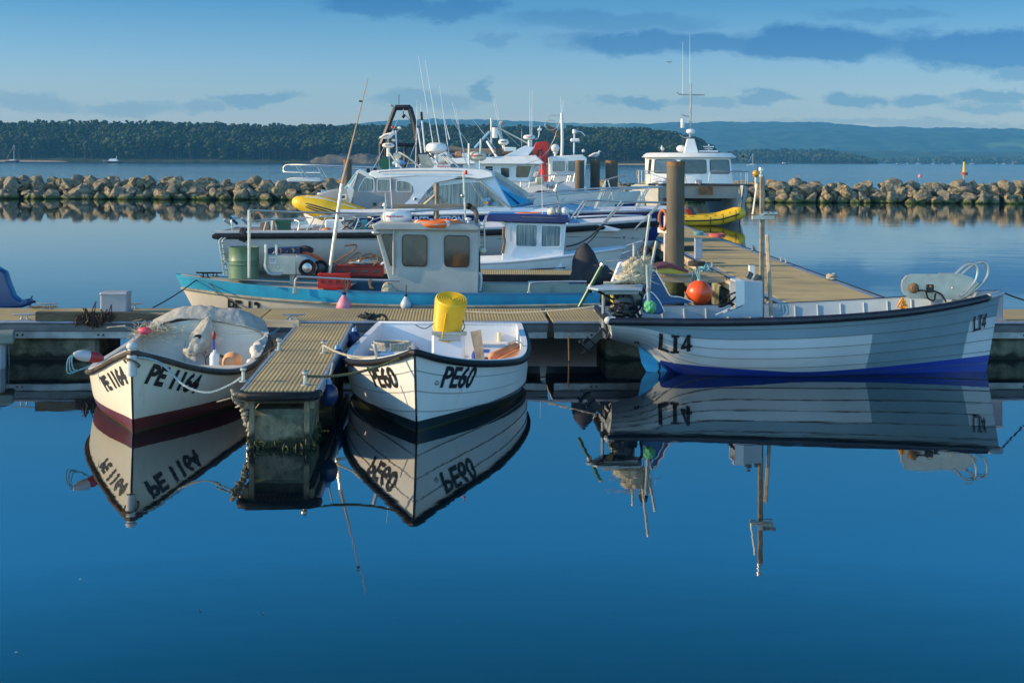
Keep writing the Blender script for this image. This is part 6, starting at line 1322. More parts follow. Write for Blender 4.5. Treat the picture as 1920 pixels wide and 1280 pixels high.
cv2 = thing('covered_outboard', 'lower rounded charcoal cover in front of the tall pointed one', 'outboard motor', fpp); lump(fpp.p(1122, 515, y=.35), (.24, .2, .17), 31, amp=.2).build('cover', darkcov, cv2, smooth=70); mb = MB(); tpx(mb, fpp, [(1122, 524, .35), (1122, 560, .35)], .04, 8); mb.build('leg', blackm, cv2)

# ---------------- small white cabin boat with navy roof edge
HC = Hull(5.2, .9, tr=.88, tm=.4, e=2.2, p=.85, zs=((0, .60), (.5, .66), (1, .92)), zk=((0, -.1), (1, -.2)), rake=.4, n=(2.4, 2.6, 1.2))
fc = Fr((-2.75, 31.0, 0), .0)
cbt = thing('cabin_boat', 'small white cabin boat with navy blue roof behind the PE 13 wheelhouse', 'boat', fc)
HC.outer('hull', white, cbt); HC.inner('inner_shell', whiteb, cbt, ins=.06, zf=.25, t1=.6); HC.deck('foredeck', white, cbt, .55, .99, drop=.0); HC.rail('gunwale', whiteb, cbt, r=.028, dz=-.02)
yn_, yf_ = -.68, .68
mb = MB(); house(mb, fc, [(947, 417), (1062, 420), (1054, 508), (939, 505), (942, 470)], yn_, yf_, .04); mb.build('cabin', whiteb, cbt, bevel=.015)
mb = MB(); slab(mb, fc, [(912, 405), (918, 401), (1065, 403), (1069, 416), (1060, 419), (912, 415)], yn_-.06, yf_+.06); mb.build('roof', navy, cbt, bevel=.02); mb = MB(); slab(mb, fc, [(908, 409), (940, 414), (948, 418), (946, 424), (938, 417), (910, 415)], yn_-.03, yf_+.03); mb.build('roof_overhang', cream, cbt)
mb = MB(); tpx(mb, fc, [(978, 407, yn_-.07), (1044, 409, yn_-.07)], .008, 5); mb.build('grab_rail', steel, cbt); mb = MB(); tpx(mb, fc, [(958, 424, yn_-.02), (958, 452, yn_-.02)], .012, 6); mb.build('grab_handle', steel, cbt)
wpx(cbt, fc, [(968, 421), (1007, 422), (1006, 462), (968, 461)], yn_+.02, -1, glassc, whiteb, .02, .1)
wpx(cbt, fc, [(1016, 423), (1051, 424), (1050, 462), (1015, 462)], yn_+.02, -1, glassc, whiteb, .03, .1)
whips(cbt, fc, [(1017, 403, 1015, 300)], 0, .009)
for px, m_, lb in ((1035, M('cream_fender', (.6, .56, .45), .5), 'cream fender lying left on the navy cabin roof'), (1047, M('grey_fender', (.25, .26, .26), .5), 'grey fender in the middle on the navy cabin roof'), (1058, white, 'white fender lying right on the navy cabin roof')):
    mb = MB(); p = fc.p(px, 397, y=.0); fender_tube(mb, p+Vector((-.02, -.3, 0)), p+Vector((.04, .3, 0)), .10); put(mb, 'fender', m_, fc, lb, 'fender', 'fenders on the navy roof')
o = MB().tube([fc.p(990, 402, y=0)+Vector((.26*math.cos(a), .26*math.sin(a), .0)) for a in np.linspace(0, 6.28, 30)[:-1]], .045, 10, closed=True); put(o, 'lifebuoy', M('lifebuoy_orange'), fc, 'orange lifebuoy lying flat on the navy cabin roof', 'lifebuoy')
mb = MB(); mb.tube(smooth_path([fc.p(945, 425, y=yn_-.02), fc.p(944, 440, y=yn_-.05), fc.p(946, 455, y=yn_-.03), fc.p(942, 475, y=yn_-.03)], 4), .03, 6); put(mb, 'rope_hank', ropen, fc, 'brown rope hank hanging at the aft corner of the small white cabin', 'rope')
mb = MB(); P = [fc.p(945+k*10.5, 508-k*.55, y=yn_-.12) for k in range(12)]; mb.tube(P, .012, 5); put(mb, 'anchor_chain', blackm, fc, 'dark chain lying along the side deck of the small white cabin boat', 'chain')

# ---------------- long grey-white charter boat, bow right
HW = Hull(10.75, 1.45, tr=.92, tm=.35, e=2.1, p=.85, zs=((0, 1.02), (.4, 1.08), (.75, 1.19), (1, 1.32)), zk=((0, -.1), (1, -.2)), rake=.9, n=(2.2, 2.4, 1.2), trake=.3)
fw = Fr((-7.15, 35.6, 0), 0.0)
wbt = thing('charter_boat', 'long grey white hull with black rubbing band and steel rails, bow pointing right', 'boat', fw)
HW.outer('hull', greyw, wbt); HW.rail('rubbing_band', black, wbt, r=.065, dz=-.10, off=.03, n=8)
HW.deck('deck', M('brown_deck', (.26, .19, .15), .7, var=.2, scale=2), wbt, 0, .5, drop=.03, camber=.02); HW.deck('foredeck', whiteb, wbt, .5, .99, drop=.01, camber=.12)
mb = MB()
for s in (-1, 1):
    ts_ = HW.ts(30); A = [HW.pt(t, 1, s)+Vector((0, 0, .0)) for t in ts_]; mb.tube(A, .04, 6)
mb.build('toe_rail', M('grey_toe_rail', (.40, .43, .45), .5), wbt)
yN = -1.28
mb = MB(); slab(mb, fw, [(1068, 440), (1080, 417), (1098, 415), (1140, 424), (1165, 430), (1160, 434), (1090, 434)], -.7, .7); mb.build('fore_hatch', whiteb, wbt, bevel=.02)
mb = MB(); slab(mb, fw, [(1068, 404), (1088, 418), (1078, 427), (1064, 424)], -.75, .75); mb.build('canvas_dodger', M('blue_canvas', (.04, .16, .36), .8), wbt)
# thin stripe and bow emblem
for P in ([(476, 446), (700, 449), (940, 448)], [(1063, 444), (1140, 445), (1165, 446)]):
    mb = MB(); q = [HW.find(fw, a, b__, -1) for a, b__ in P]; mb.tube([HW.pt(t, w, -1, off=.006) for t, w in q], .006, 4); mb.build('hull_stripe', dgrey, wbt)
text_hull(wbt, fw, HW, text_geo('Y', .02), [(1167, 449), (1173, 449), (1173, 443), (1167, 443)], -1, blkp); text_hull(wbt, fw, HW, text_geo('- <--', .02), [(1176, 448), (1196, 448), (1196, 445), (1176, 445)], -1, blkp)
# stern rails, rod holders
def rail(parent, fr, P, r=.018, mat=steel, name='rail'): mb = MB(); mb.tube(smooth_path([fr.p(a, b__, y=c) for a, b__, c in P], 4), r, 7); return mb.build(name, mat, parent)
rail(wbt, fw, [(437, 441, -1.2), (434, 415, -1.2), (438, 410, -1.1), (452, 409, -.9)]); rail(wbt, fw, [(470, 438, -1.25), (470, 420, -1.25), (478, 414, -1.25), (540, 411, -1.2), (570, 414, -1.2)])
for (a, b_, c, d) in ((557, 438, 561, 416), (571, 437, 588, 409), (598, 434, 610, 407), (664, 431, 672, 410), (685, 424, 700, 410)): rail(wbt, fw, [(a, b_, yN), ((a+c)/2+1, (b_+d)/2, yN), (c, d, yN), (c-10, d-3, yN+.1)])
rail(wbt, fw, [(540, 411, .9), (600, 407, .9), (690, 408, .9)]); rail(wbt, fw, [(588, 409, yN), (620, 404, yN), (700, 404, yN)], .016); rail(wbt, fw, [(700, 412, yN), (730, 404, yN), (780, 402, yN)], .016)
for k, (a, b_, c, d) in enumerate(((420, 412, 434, 421), (431, 407, 445, 420), (453, 409, 465, 420))): rail(wbt, fw, [(a, b_, -1.1), (c, d, -1.0)], .035, galv if k != 1 else bluef, 'rod_holder')
mb = MB(); slab(mb, fw, [(488, 437), (488, 416), (503, 416), (505, 437)], -.1, .1); mb.build('bait_tank', wood, wbt); rail(wbt, fw, [(494, 437, -.6), (500, 416, -.6)], .03, M('tan_tube', (.45, .38, .26), .6), 'rod_holder'); rail(wbt, fw, [(511, 437, -.4), (513, 412, -.4)], .05, woodl, 'rod_holder')
mb = MB(); slab(mb, fw, [(522, 436), (519, 424), (515, 412), (524, 410), (543, 413), (543, 434)], -.4, -.2); mb.build('deck_chair', greend, wbt); mb = MB(); slab(mb, fw, [(545, 425), (588, 422), (587, 427), (546, 429)], -.8, -.2); mb.build('bench_seat', whiteb, wbt)
for px in (552, 575, 583): rail(wbt, fw, [(px, 438, -.7), (px, 427, -.7)], .03, woodl, 'bench_leg')
p = fw.p(612, 437, y=-.8); bo = thing('buoy', 'faded pink orange buoy on the side deck of the long grey white hull', 'buoy', loc=fw.w(p)); MB().ell((0, 0, 0), (.17, .17, .14), 16).build('float_ball', orangep, bo)
mb = lump(fw.p(457, 440, y=-1.35), (.14, .1, .17), 17, amp=.3); put(mb, 'black_bag', darkcov, fw, 'black bag hanging over the left quarter of the long grey white hull', 'bag')
# bow rails: two long tubes with slanting stanchions
rail(wbt, fw, [(985, 388, yN), (1065, 379, yN), (1098, 375, -1.15), (1180, 378, -.8), (1252, 380, -.2)], .022); rail(wbt, fw, [(1000, 392, .9), (1100, 377, 1.1), (1180, 379, .8), (1252, 381, .1)], .02)
for (a, b_, c, d, y) in ((1071, 410, 1095, 376, yN), (1078, 412, 1100, 377, yN+.1), (1129, 420, 1165, 378, -1.0), (1126, 427, 1170, 380, -.9), (1189, 431, 1237, 381, -.45), (1193, 431, 1240, 381, -.25)): rail(wbt, fw, [(a, b_, y), (c, d, y)], .02, steel, 'stanchion')
rope('upper black mooring line from the long grey white hull to the small cabin boat', fw.w(fw.p(1131, 420, y=-1.2)), at(1062, 462, y=31.2), sag=.12, r=.02, mat=roped)
rope('second black mooring line just under the first at the long grey white hull', fw.w(fw.p(1128, 424, y=-1.2)), at(1066, 470, y=31.2), sag=.16, r=.016, mat=roped)
for k, (a, b_, c, d) in enumerate(((1113, 479, 1205, 452), (1113, 493, 1190, 468), (1135, 500, 1180, 487))): rope(['highest', 'middle', 'lowest'][k]+' of three pale lines slanting across the long grey white hull', at(a, b_, y=33.2), at(c, d, y=33.7), sag=.0, r=.022, mat=M('pale_line', (.45, .5, .55), .7))

# ---------------- navy cruiser with raked windscreen
HR = Hull(9.6, 1.5, tr=.9, tm=.35, e=2.2, p=.85, zs=((0, 1.27), (.5, 1.35), (1, 1.44)), zk=((0, -.1), (1, -.2)), rake=1.2, n=(2.2, 2.4, 1.2))
fr_ = Fr((-4.9, 40.3, 0), 0.0)
ra = thing('motor_cruiser', 'navy hulled cruiser with white hardtop and raked blue windscreen, bow pointing right', 'boat', fr_)
HR.outer('hull', [white, navy], ra, mf=lambda t, w: 1 if w > .45 else 0, wx=(.45,)); HR.rail('gunwale', steel, ra, r=.03, dz=-.03); HR.deck('deck', whiteb, ra, 0, .99, drop=.0, camber=.10)
y_n, y_f = -1.25, 1.25
mb = MB(); house(mb, fr_, [(745, 392), (1010, 389), (1075, 394), (1080, 402), (745, 402)], y_n-.02, y_f, .1); mb.build('coachroof', whiteb, ra, bevel=.02)
mb = MB(); house(mb, fr_, [(788, 385), (800, 372), (815, 352), (826, 338), (896, 334), (925, 330), (960, 392), (955, 394), (780, 398)], y_n, y_f, .14); mb.build('cabin', whiteb, ra, bevel=.02)
mb = MB(); house(mb, fr_, [(690, 327), (697, 320), (760, 316), (850, 315), (905, 318), (922, 322), (926, 332), (898, 336), (860, 331), (780, 330), (705, 335)], y_n-.06, y_f+.06, .2); mb.build('hardtop', white, ra, bevel=.03)
arch = [(782, 331), (860, 331), (850, 336), (816, 342), (800, 358), (783, 380), (775, 400), (737, 400), (752, 388), (768, 374), (776, 360), (775, 350), (768, 343), (752, 338), (735, 334)]
mb = MB(); slab(mb, fr_, arch, y_n-.02, y_n+.06); mb.build('side_arch', whiteb, ra); mb = MB(); slab(mb, fr_, arch, y_f, y_f-.06); mb.build('side_arch', whiteb, ra)
wpx(ra, fr_, [(790, 382), (820, 349), (882, 342), (910, 385), (905, 388), (788, 388)], y_n+.0, -1, glassc, steel, .02, .06)
wpx(ra, fr_, [(888, 342), (899, 342), (946, 387), (915, 387)], y_n+.0, -1, glassc, steel, .03, .08)
# raked windscreen: near and far upper and lower corners
a, b_, c, d = fr_.p(900, 339, y=y_n+.02), fr_.p(922, 326, y=y_f-.1), fr_.p(1000, 378, y=y_f-.1), fr_.p(955, 388, y=y_n+.02)
nrm = (b_-a).cross(d-a); nrm = nrm if nrm.z > 0 else -nrm
window(ra, [a, b_, c, d], nrm, glasst, alu, .06, .05); nn_ = nrm.normalized()*.03
mb = MB(); m1, m2 = a.lerp(b_, .38), d.lerp(c, .38); mb.tube([m1+nn_, m2+nn_], .022, 5); mb.build('windscreen_bar', royal, ra)
MB().prism([a-nn_*2, b_-nn_*2, c-nn_*2, d-nn_*2], -nn_*1).build('windscreen_coaming', whiteb, ra)
mb = MB(); mb.loft([b_, b_+Vector((0, .08, 0)), c+Vector((0, .08, 0)), c], [p+Vector((.10, 0, .10)) for p in (b_, b_+Vector((0, .08, 0)), c+Vector((0, .08, 0)), c)]); mb.build('windscreen_pillar', alu, ra)
mb = MB(); e1, e2 = fr_.p(1000, 404, y=y_f-.3), fr_.p(972, 404, y=y_n+.3); mb.loft([d, c, e1, e2], [p+Vector((0, 0, -.05)) for p in (d, c, e1, e2)]); mb.build('windscreen_cover', M('blue_canvas'), ra)
mb = MB(); house(mb, fr_, [(1010, 404), (1020, 386), (1060, 382), (1100, 388), (1118, 402)], -.8, .8, .25); mb.build('forecabin', M('light_blue_cover', (.20, .36, .50), .7), ra, bevel=.03)
a = fr_.p(774, 426, y=y_n-.4); t0_, w0_ = HR.find(fr_, 775, 425, -1)
text_hull(ra, fr_, HR, text_geo('REEL ACTION', .035), [(777, 420), (869, 418), (869, 404), (777, 406)], -1, whtp, lift=.02)
for (px, py, c__) in ((911, 374, skyb), (917, 373, gullg), (923, 377, greend), (913, 380, amber), (919, 381, royal)):
    p = fr_.p(px, py, y=y_n-.012); MB().lathe(p, [(0, 0), (.045, 0), (.045, .004), (0, .005)], 14, R=Matrix.Rotation(math.pi/2, 3, 'X')).build('window_sticker', c__, ra)
p = fr_.p(778, 373, y=y_n-.03); MB().box(p, (.09, .06, .08), ch=.015).build('deck_speaker', white, ra); MB().box(p+Vector((.02, -.03, 0)), (.05, .02, .06)).build('speaker_face', black, ra)
for px, py in ((690, 320), (703, 319)): p = fr_.p(px, py, y=-.6); MB().box(p, (.10, .08, .12), ch=.02).build('work_light', black, ra)
rail(ra, fr_, [(712, 325, y_n), (716, 322, y_n), (780, 320, y_n), (860, 321, y_n), (868, 324, y_n)], .015, steel, 'roof_rail')
# roof gear: radar arch, dish-like radomes, whips
boat_of = {id(fr_): ra}
def radome(lb, fr, px, py, yl, r, h, mat=None, word=None, cat='radar'):
    p = fr.p(px, py, y=yl); dm = MB(); dome(dm, (0, 0, 0), r, h); o = dm.build('radar_dome', mat or white, boat_of[id(fr)]); o.location = p; MB().lathe((0, 0, -.25), [(.05, 0), (.05, .25)], 12).build('stalk', white, o)
    if word: V, Fc = text_geo(word, .03); MB().add([Vector(((r+.006)*math.sin(-.6+a*1.2), -(r+.006)*math.cos(-.6+a*1.2), h*.42+h*.28*b)) for a, b in V], Fc).build('lettering', redp if word.startswith('Ray') else blkp, o, smooth=0)
    return o
radome('big cream radome on the hardtop arch under the tall whip antennas', fr_, 818, 288, -.3, .30, .30)
radome('cream bowl shaped radome on a white pillar right on the hardtop', fr_, 895, 302, -.3, .26, .26, M('cream_radome', (.62, .56, .42), .5), 'Raymarine')
radome('flat white radome on a slanting bracket with a gull on it', fr_, 728, 277, .2, .175, .13, None, 'FURUNO')
radome('small cream satellite dome below the flat radome', fr_, 745, 297, .3, .12, .16, M('cream_radome'))
p = fr_.p(895, 325, y=-.3); MB().lathe(p, [(.11, -.05), (.09, .2), (.08, .36), (.06, .38)], 16).build('radome_pillar', white, ra)
for P in ([(828, 320), (818, 303), (806, 288)], [(855, 320), (840, 304), (828, 292)], [(868, 321), (848, 302), (832, 290)], [(755, 318), (740, 300), (728, 283)], [(793, 318), (766, 296), (748, 286)]): rail(ra, fr_, [(*P[0], -.7), (*P[1], -.6), (*P[2], -.4)], .028, galv, 'arch_tube')
mb = MB(); slab(mb, fr_, [(784, 290), (803, 289), (812, 311), (796, 318), (790, 313)], -.6, -.4); mb.build('folded_canvas', tarp, ra); mb = MB(); slab(mb, fr_, [(811, 318), (814, 309), (844, 309), (844, 318)], -.9, -.4); mb.build('radar_box', white, ra); a = fr_.p(820, 315, y=-.91); text_flat(ra, 'Raytheon', a, fr_.p(843, 315, y=-.91)-a, (0, 0, .075), redp)
whips(ra, fr_, [(817, 300, 784, 104), (825, 275, 797, 113), (843, 300, 824, 161), (843, 262, 832, 217)], -.3, .016)
whips(ra, fr_, [(877, 318, 848, 192), (872, 300, 854, 202), (779, 318, 782, 187), (796, 285, 788, 192)], -.2, .014)
rail(ra, fr_, [(879, 318, -.5), (879, 269, -.5)], .03, white, 'antenna_post'); rail(ra, fr_, [(899, 318, -.5), (901, 262, -.5)], .014, steel, 'antenna_post')
rail(ra, fr_, [(790, 287, -.3), (783, 240, -.3)], .022, whiteb, 'antenna_post'); rail(ra, fr_, [(797, 286, -.3), (791, 226, -.3), (790, 215, -.3)], .022, whiteb, 'antenna_post'); rail(ra, fr_, [(791, 226, -.3), (790, 210, -.3)], .035, black, 'antenna_base')
rail(ra, fr_, [(744, 286, .3), (742, 245, .3)], .02, whiteb, 'sensor_mast'); 
for px, py in ((737, 239), (749, 240), (738, 251), (738, 263)): p = fr_.p(px, py, y=.3); MB().ell(p, (.06, .05, .04), 8).build('sensor', red if px == 737 and py < 245 else white, ra)
rail(ra, fr_, [(737, 252, .3), (749, 243, .3)], .008, steel, 'sensor_bar')
# bow rails of the cruiser: high tubes climbing right, pulpit ladder
rail(ra, fr_, [(990, 366, y_n), (1050, 358, y_n), (1130, 353, -.9), (1242, 350, -.1)], .026); rail(ra, fr_, [(988, 371, y_n), (1060, 364, y_n), (1140, 357, -.9), (1240, 351, -.1)], .024)
rail(ra, fr_, [(1040, 362, y_n), (1045, 345, y_n), (1058, 341, y_n)], .022); rail(ra, fr_, [(1113, 393, -.9), (1134, 344, -.7), (1138, 337, -.7), (1172, 328, -.6)], .022); rail(ra, fr_, [(1115, 395, -.7), (1136, 345, -.5)], .02); rail(ra, fr_, [(1140, 338, -.6), (1150, 378, -.6)], .02)
for (a, b_, c, d) in ((1116, 395, 1138, 354), (1127, 398, 1150, 356), (1197, 390, 1217, 352), (1190, 395, 1212, 354), (1045, 392, 1062, 364)): rail(ra, fr_, [(a, b_, -.6), (c, d, -.6)], .02, steel, 'stanchion')
rail(ra, fr_, [(1062, 408, y_n), (1150, 404, y_n), (1212, 405, -.4)], .025, whiteb, 'rubbing_strip')
p = fr_.p(1042, 357, y=y_n); MB().ell(p, .07, 10).build('rail_light', cream, ra); rail(ra, fr_, [(1042, 358, y_n), (1046, 375, y_n), (1050, 395, y_n)], .02, M('tan_tube', (.45, .38, .26), .6), 'rod_holder')

# ---------------- grey cabin cruiser, bow left, behind the navy one
HG = Hull(7.6, 1.35, tr=.9, tm=.35, e=2.1, p=.8, zs=((0, 1.0), (.5, 1.1), (1, 1.35)), zk=((0, -.1), (1, -.2)), rake=.8, n=(2.2, 2.4, 1.2))
fg = Fr((.9, 44.8, 0), math.pi)
gc = thing('motor_cruiser', 'older cruiser with weathered grey cabin and white framed windows, bow pointing left', 'boat', fg)
HG.outer('hull', white, gc); HG.deck('deck', whiteb, gc, 0, .99, drop=0)
wg = M('weathered_grey_grp', (.30, .31, .31), .6, var=.18, scale=2, dirt=((.16, .15, .13), .5, 4), sv=(1, 1, .3)); gy = 1.15
mb = MB(); house(mb, fg, [(662, 402), (652, 352), (670, 322), (800, 322), (805, 402)], gy, -gy, .16); mb.build('cabin', wg, gc, bevel=.03)
mb = MB(); house(mb, fg, [(575, 385), (590, 366), (618, 356), (655, 353), (664, 402), (580, 402)], gy-.1, -gy+.1, .3); mb.build('foredeck_cabin', wg, gc, bevel=.05)
mb = MB(); slab(mb, fg, [(668, 321), (674, 318), (700, 326), (698, 335), (690, 334)], gy-.1, -gy+.1); mb.build('visor', white, gc, bevel=.01)
mb = MB(); slab(mb, fg, [(650, 356), (657, 348), (664, 356), (658, 380), (655, 402), (650, 402), (655, 375)], gy+.03, gy-.05); mb.build('pillar', white, gc)
for P in ([(684, 334), (700, 336), (701, 359), (672, 359), (674, 352)], [(708, 337), (731, 337), (731, 359), (708, 359)], [(744, 339), (770, 342), (770, 359), (744, 359)]): wpx(gc, fg, P, gy-.1, 1, glassc, white, .035, .16)
a, b_, c, d = fg.p(673, 327, y=gy-.12), fg.p(671, 324, y=-gy+.3), fg.p(650, 353, y=-gy+.3), fg.p(663, 358, y=gy-.12); n_ = (b_-a).cross(d-a); n_ = n_ if n_.x > 0 else -n_; window(gc, [a+n_.normalized()*.05, b_+n_.normalized()*.05, c+n_.normalized()*.05, d+n_.normalized()*.05], n_, glasst, white, .07, .08)
wpx(gc, fg, [(641, 367), (647, 366), (647, 372), (641, 372)], gy-.12, 1, glassb, white, .05, .2)
mb = MB(); 
for px in (700, 703): tpx(mb, fg, [(px, 380, gy+.02), (px+1, 386, gy+.02)], .03, 5)
mb.build('hull_fitting', greend, gc)

for k, P in enumerate(([(868, 321, -.9), (1010, 300, 0), (1052, 222, 0)], [(921, 225, 0), (975, 275, 0)], [(757, 204, 0), (700, 316, 0)], [(790, 240, 0), (760, 318, -.5)], [(832, 300, -.5), (802, 318, -.8)], [(843, 220, -.3), (879, 270, -.3)])):
    rail(ra, fr_, P, .007, steel, 'stay_wire')
rg = random.Random(9)
for k in range(9):
    x = 640+k*12; p = fw.p(x, 425, y=-1.1); mb = MB(); mb.tube(smooth_path([p+Vector((rg.uniform(-.2, .2), rg.uniform(-.1, .5), rg.uniform(-.12, .22))) for _ in range(5)], 4), .018, 5); tag(mb.build('deck_rope', [ropem, roped, bluef, ropen][k % 4]), 'short tangled line lying on the aft deck of the long grey white hull', 'rope', 'tangled lines on the aft deck').matrix_world = fw.M
for (px, py, w_, h_, m_, nm) in ((630, 428, .5, .3, whiteb, 'bait_box'), (655, 426, .3, .35, galv, 'tackle_bin'), (676, 425, .4, .25, M('teal_box', (.03, .25, .3), .5), 'tackle_box')):
    p = fw.p(px, py+6, y=-.2); MB().box(p+Vector((0, 0, h_/2)), (w_, .4, h_), ch=.03).build(nm, m_, wbt)
# ---------------- yellow inflatables
def rib(lb, fr, P, r, yl, parent_cat='boat', up=None, wid=1.0, stripe=True, motor=None, taper=1.0):
    o = thing('inflatable_boat', lb, 'inflatable boat', fr); A = [fr.p(a, b__, y=yl) for a, b__ in P]; s_ = 1 if yl > 0 else -1
    path = smooth_path(A+[A[-1]+Vector((0, -s_*.0, 0))], 5); n = len(path); tip = path[0]
    far = [Vector((p.x, -p.y, p.z)) for p in path]
    bow = []
    for k in range(1, 8): a = math.pi*k/8; bow.append(Vector((tip.x+(tip.x-path[5].x)*.55*math.sin(a)*.8, tip.y*math.cos(a), tip.z+(tip.z-path[5].z)*.3*math.sin(a))))
    full = path[::-1]+bow+far; k = len(full); R = [r]*k; R[0] = R[-1] = r*.5; R[1] = R[-2] = r*.85; nb_ = len(path)
    for i in range(k):
        q = abs(i-(nb_+3))/(nb_*.55); R[i] *= taper+(1-taper)*min(1, q)**.7
    MB().tube(full, R, 16).build('tube', yelpvc, o, smooth=80)
    mb = MB(); mb.tube([p+Vector((0, s_*r*.99 if abs(p.y) > .1 else 0, 0)) for p in full[:len(path)]], .03, 5); 
    if stripe: mb.build('rubbing_strake', black, o)
    vs = [Vector((p.x, p.y*q, p.z-.12-.1*(1-q*q))) for p in path for q in (-1, -.5, 0, .5, 1)]; MB().add(vs, [(i*5+j, i*5+j+1, (i+1)*5+j+1, (i+1)*5+j) for i in range(n-1) for j in range(4)]).build('floor', lgrey, o)
    return o, path
ft = Fr((7.5, 62.0, 0), math.pi)
o, pth = rib('yellow inflatable tender floating in front of the catamaran bows', ft, [(1385, 401), (1372, 405), (1350, 411), (1325, 413), (1285, 414)], .24, .62)
for k in (3, 9, 14): MB().tube([pth[k]+Vector((0, .25, .14)), pth[k]+Vector((0, .3, .0)), pth[k]+Vector((0, .22, -.16))], .02, 5).build('strap', black, o)
MB().tube([pth[k]+Vector((0, .16, .2-.05*(k % 3))) for k in range(2, len(pth)-1)], .015, 5).build('grab_line', roped, o)
tm2 = thing('outboard_motor', 'small red and black outboard at the left end of the yellow tender', 'outboard motor', loc=at(1292, 400, y=62)); MB().loft([Vector((-.12, -.15, .35)), Vector((.14, -.15, .25)), Vector((.14, .15, .25)), Vector((-.12, .15, .35))], [Vector((.15, -.12, -.2)), Vector((.42, -.12, -.25)), Vector((.42, .12, -.25)), Vector((.15, .12, -.2))]).build('cowling', dgrey, tm2, bevel=.03); MB().loft([Vector((-.16, -.17, .15)), Vector((-.02, -.17, .2)), Vector((-.02, .1, .2)), Vector((-.16, .1, .15))], [Vector((.12, -.14, -.3)), Vector((.22, -.14, -.25)), Vector((.22, .1, -.25)), Vector((.12, .1, -.3))]).build('stripe', red, tm2)
fy = Fr((-3.2, 42.6, 0), math.pi)
o, pth = rib('yellow inflatable with grey striped flank slung by the left bow', fy, [(562, 380), (580, 385), (605, 392), (640, 402), (670, 411)], .33, .5, stripe=False, taper=.35)
for dz in (-.02, .05, .12): mb = MB(); mb.tube([p+Vector((0, .325*(.45+.55*min(1, i/8)), (dz-.06)*min(1, .3+i/10))) for i, p in enumerate(pth)], .02, 5); mb.build('flank_stripe', dgrey, o)
MB().tube([p+Vector((0, .1, .31*(.4+.6*min(1, i/9)))) for i, p in enumerate(pth)], .03, 6).build('white_edge', white, o)

# ---------------- white boat bow pointing left with rail, by the rocks
HB2 = Hull(9.0, 1.5, tr=.9, tm=.35, e=2.0, p=.8, zs=((0, 1.2), (.6, 1.25), (1, 1.45)), zk=((0, -.1), (1, -.2)), rake=1.0, n=(2.0, 2.2, 1.1))
f2 = Fr((1.4, 56.0, 0), math.pi)
b2 = thing('motor_boat', 'white sports boat with long steel bow rail pointing left towards the rocks', 'boat', f2)
HB2.outer('hull', M('cream_gelcoat'), b2); HB2.deck('deck', white, b2, 0, .99, drop=0, camber=.15); HB2.rail('gunwale', white, b2, r=.05, dz=-.03)
mb = MB(); slab(mb, f2, [(537, 336), (545, 333), (600, 334), (600, 341), (540, 341)], .35, -.35); mb.build('anchor_platform', white, b2, bevel=.03)
rail(b2, f2, [(700, 314, .9), (600, 310, .8), (545, 309, .3), (533, 312, .2), (532, 320, .2), (540, 323, .3), (600, 324, .8)], .028); rail(b2, f2, [(700, 318, -.9), (600, 313, -.8), (545, 311, -.3)], .026)
for (a, b_, c, d) in ((570, 334, 555, 311), (578, 334, 560, 311), (606, 332, 594, 312), (612, 332, 600, 312), (660, 332, 640, 315)): rail(b2, f2, [(a, b_, .6), (c, d, .6)], .022, steel, 'stanchion')

# ---------------- black gantry workboat
fk = Fr((-3.4, 62.0, 0), 0.0)
HK = Hull(8, 1.8, tr=.9, tm=.4, e=2.2, p=.8, zs=((0, 1.2), (1, 1.6)), zk=((0, -.1), (1, -.2)), rake=.8)
fk0 = Fr((-6.3, 62, 0), 0)
gb = thing('workboat', 'dark workboat with tall black A frame gantry at its stern', 'boat', fk0)
HK.outer('hull', dgrey, gb); HK.deck('deck', dgrey, gb, 0, .99)
blk = M('gantry_black', (.02, .022, .03), .5, var=.3, scale=3, dirt=((.2, .12, .06), .25, 4))
for yy in (-.7, .7):
    mb = MB(); tpx(mb, fk0, [(715, 270, yy), (741, 203, yy), (748, 200, yy)], .10, 4); tpx(mb, fk0, [(783, 265, yy), (776, 230, yy), (769, 204, yy), (764, 200, yy)], .12, 4)
    tpx(mb, fk0, [(741, 202, yy), (769, 202, yy)], .12, 4); mb.build('gantry_frame', blk, gb)
MB().tube([fk0.p(741, 202, y=-.7), fk0.p(741, 202, y=.7)], .06, 6).build('cross_bar', blk, gb); mb = MB()
for px in (713, 722, 759, 783): tpx(mb, fk0, [(px, 315, -.6), (px, 268, -.6)], .07, 4)
tpx(mb, fk0, [(713, 271, -.6), (783, 273, -.6)], .08, 4); tpx(mb, fk0, [(724, 246, -.7), (742, 246, -.7)], .05, 4); mb.build('deck_frame', blk, gb)
p = fk0.p(755, 199, y=0); MB().box(p, (.25, .5, .14), ch=.04).build('top_light', lgrey, gb); p = fk0.p(734, 198, y=0); MB().box(p, (.16, .2, .1), R=Matrix.Rotation(.6, 3, 'Y'), ch=.03).build('work_light', lgrey, gb)
rail(gb, fk0, [(756, 208, 0), (756, 214, 0)], .02, black, 'hook_wire'); p = fk0.p(757, 218, y=0); MB().box(p, (.12, .08, .18), R=Matrix.Rotation(.6, 3, 'Y'), ch=.02).build('block', black, gb); rail(gb, fk0, [(757, 215, 0), (766, 222, 0), (776, 240, 0)], .012, black, 'hook_wire'); rail(gb, fk0, [(748, 196, 0), (748, 177, 0)], .012, black, 'whip_antenna')
p = fk0.p(722, 306, y=-.8); MB().lathe(p, [(0, 0), (.28, 0), (.28, .02), (0, .02)], 20, R=Matrix.Rotation(math.pi/2, 3, 'X')).build('landing_net', greend, gb); MB().ell(fk0.p(748, 306, y=-.8), (.3, .2, .14), 12).build('blue_float', M('pale_blue_cover', (.2, .38, .55), .6), gb)

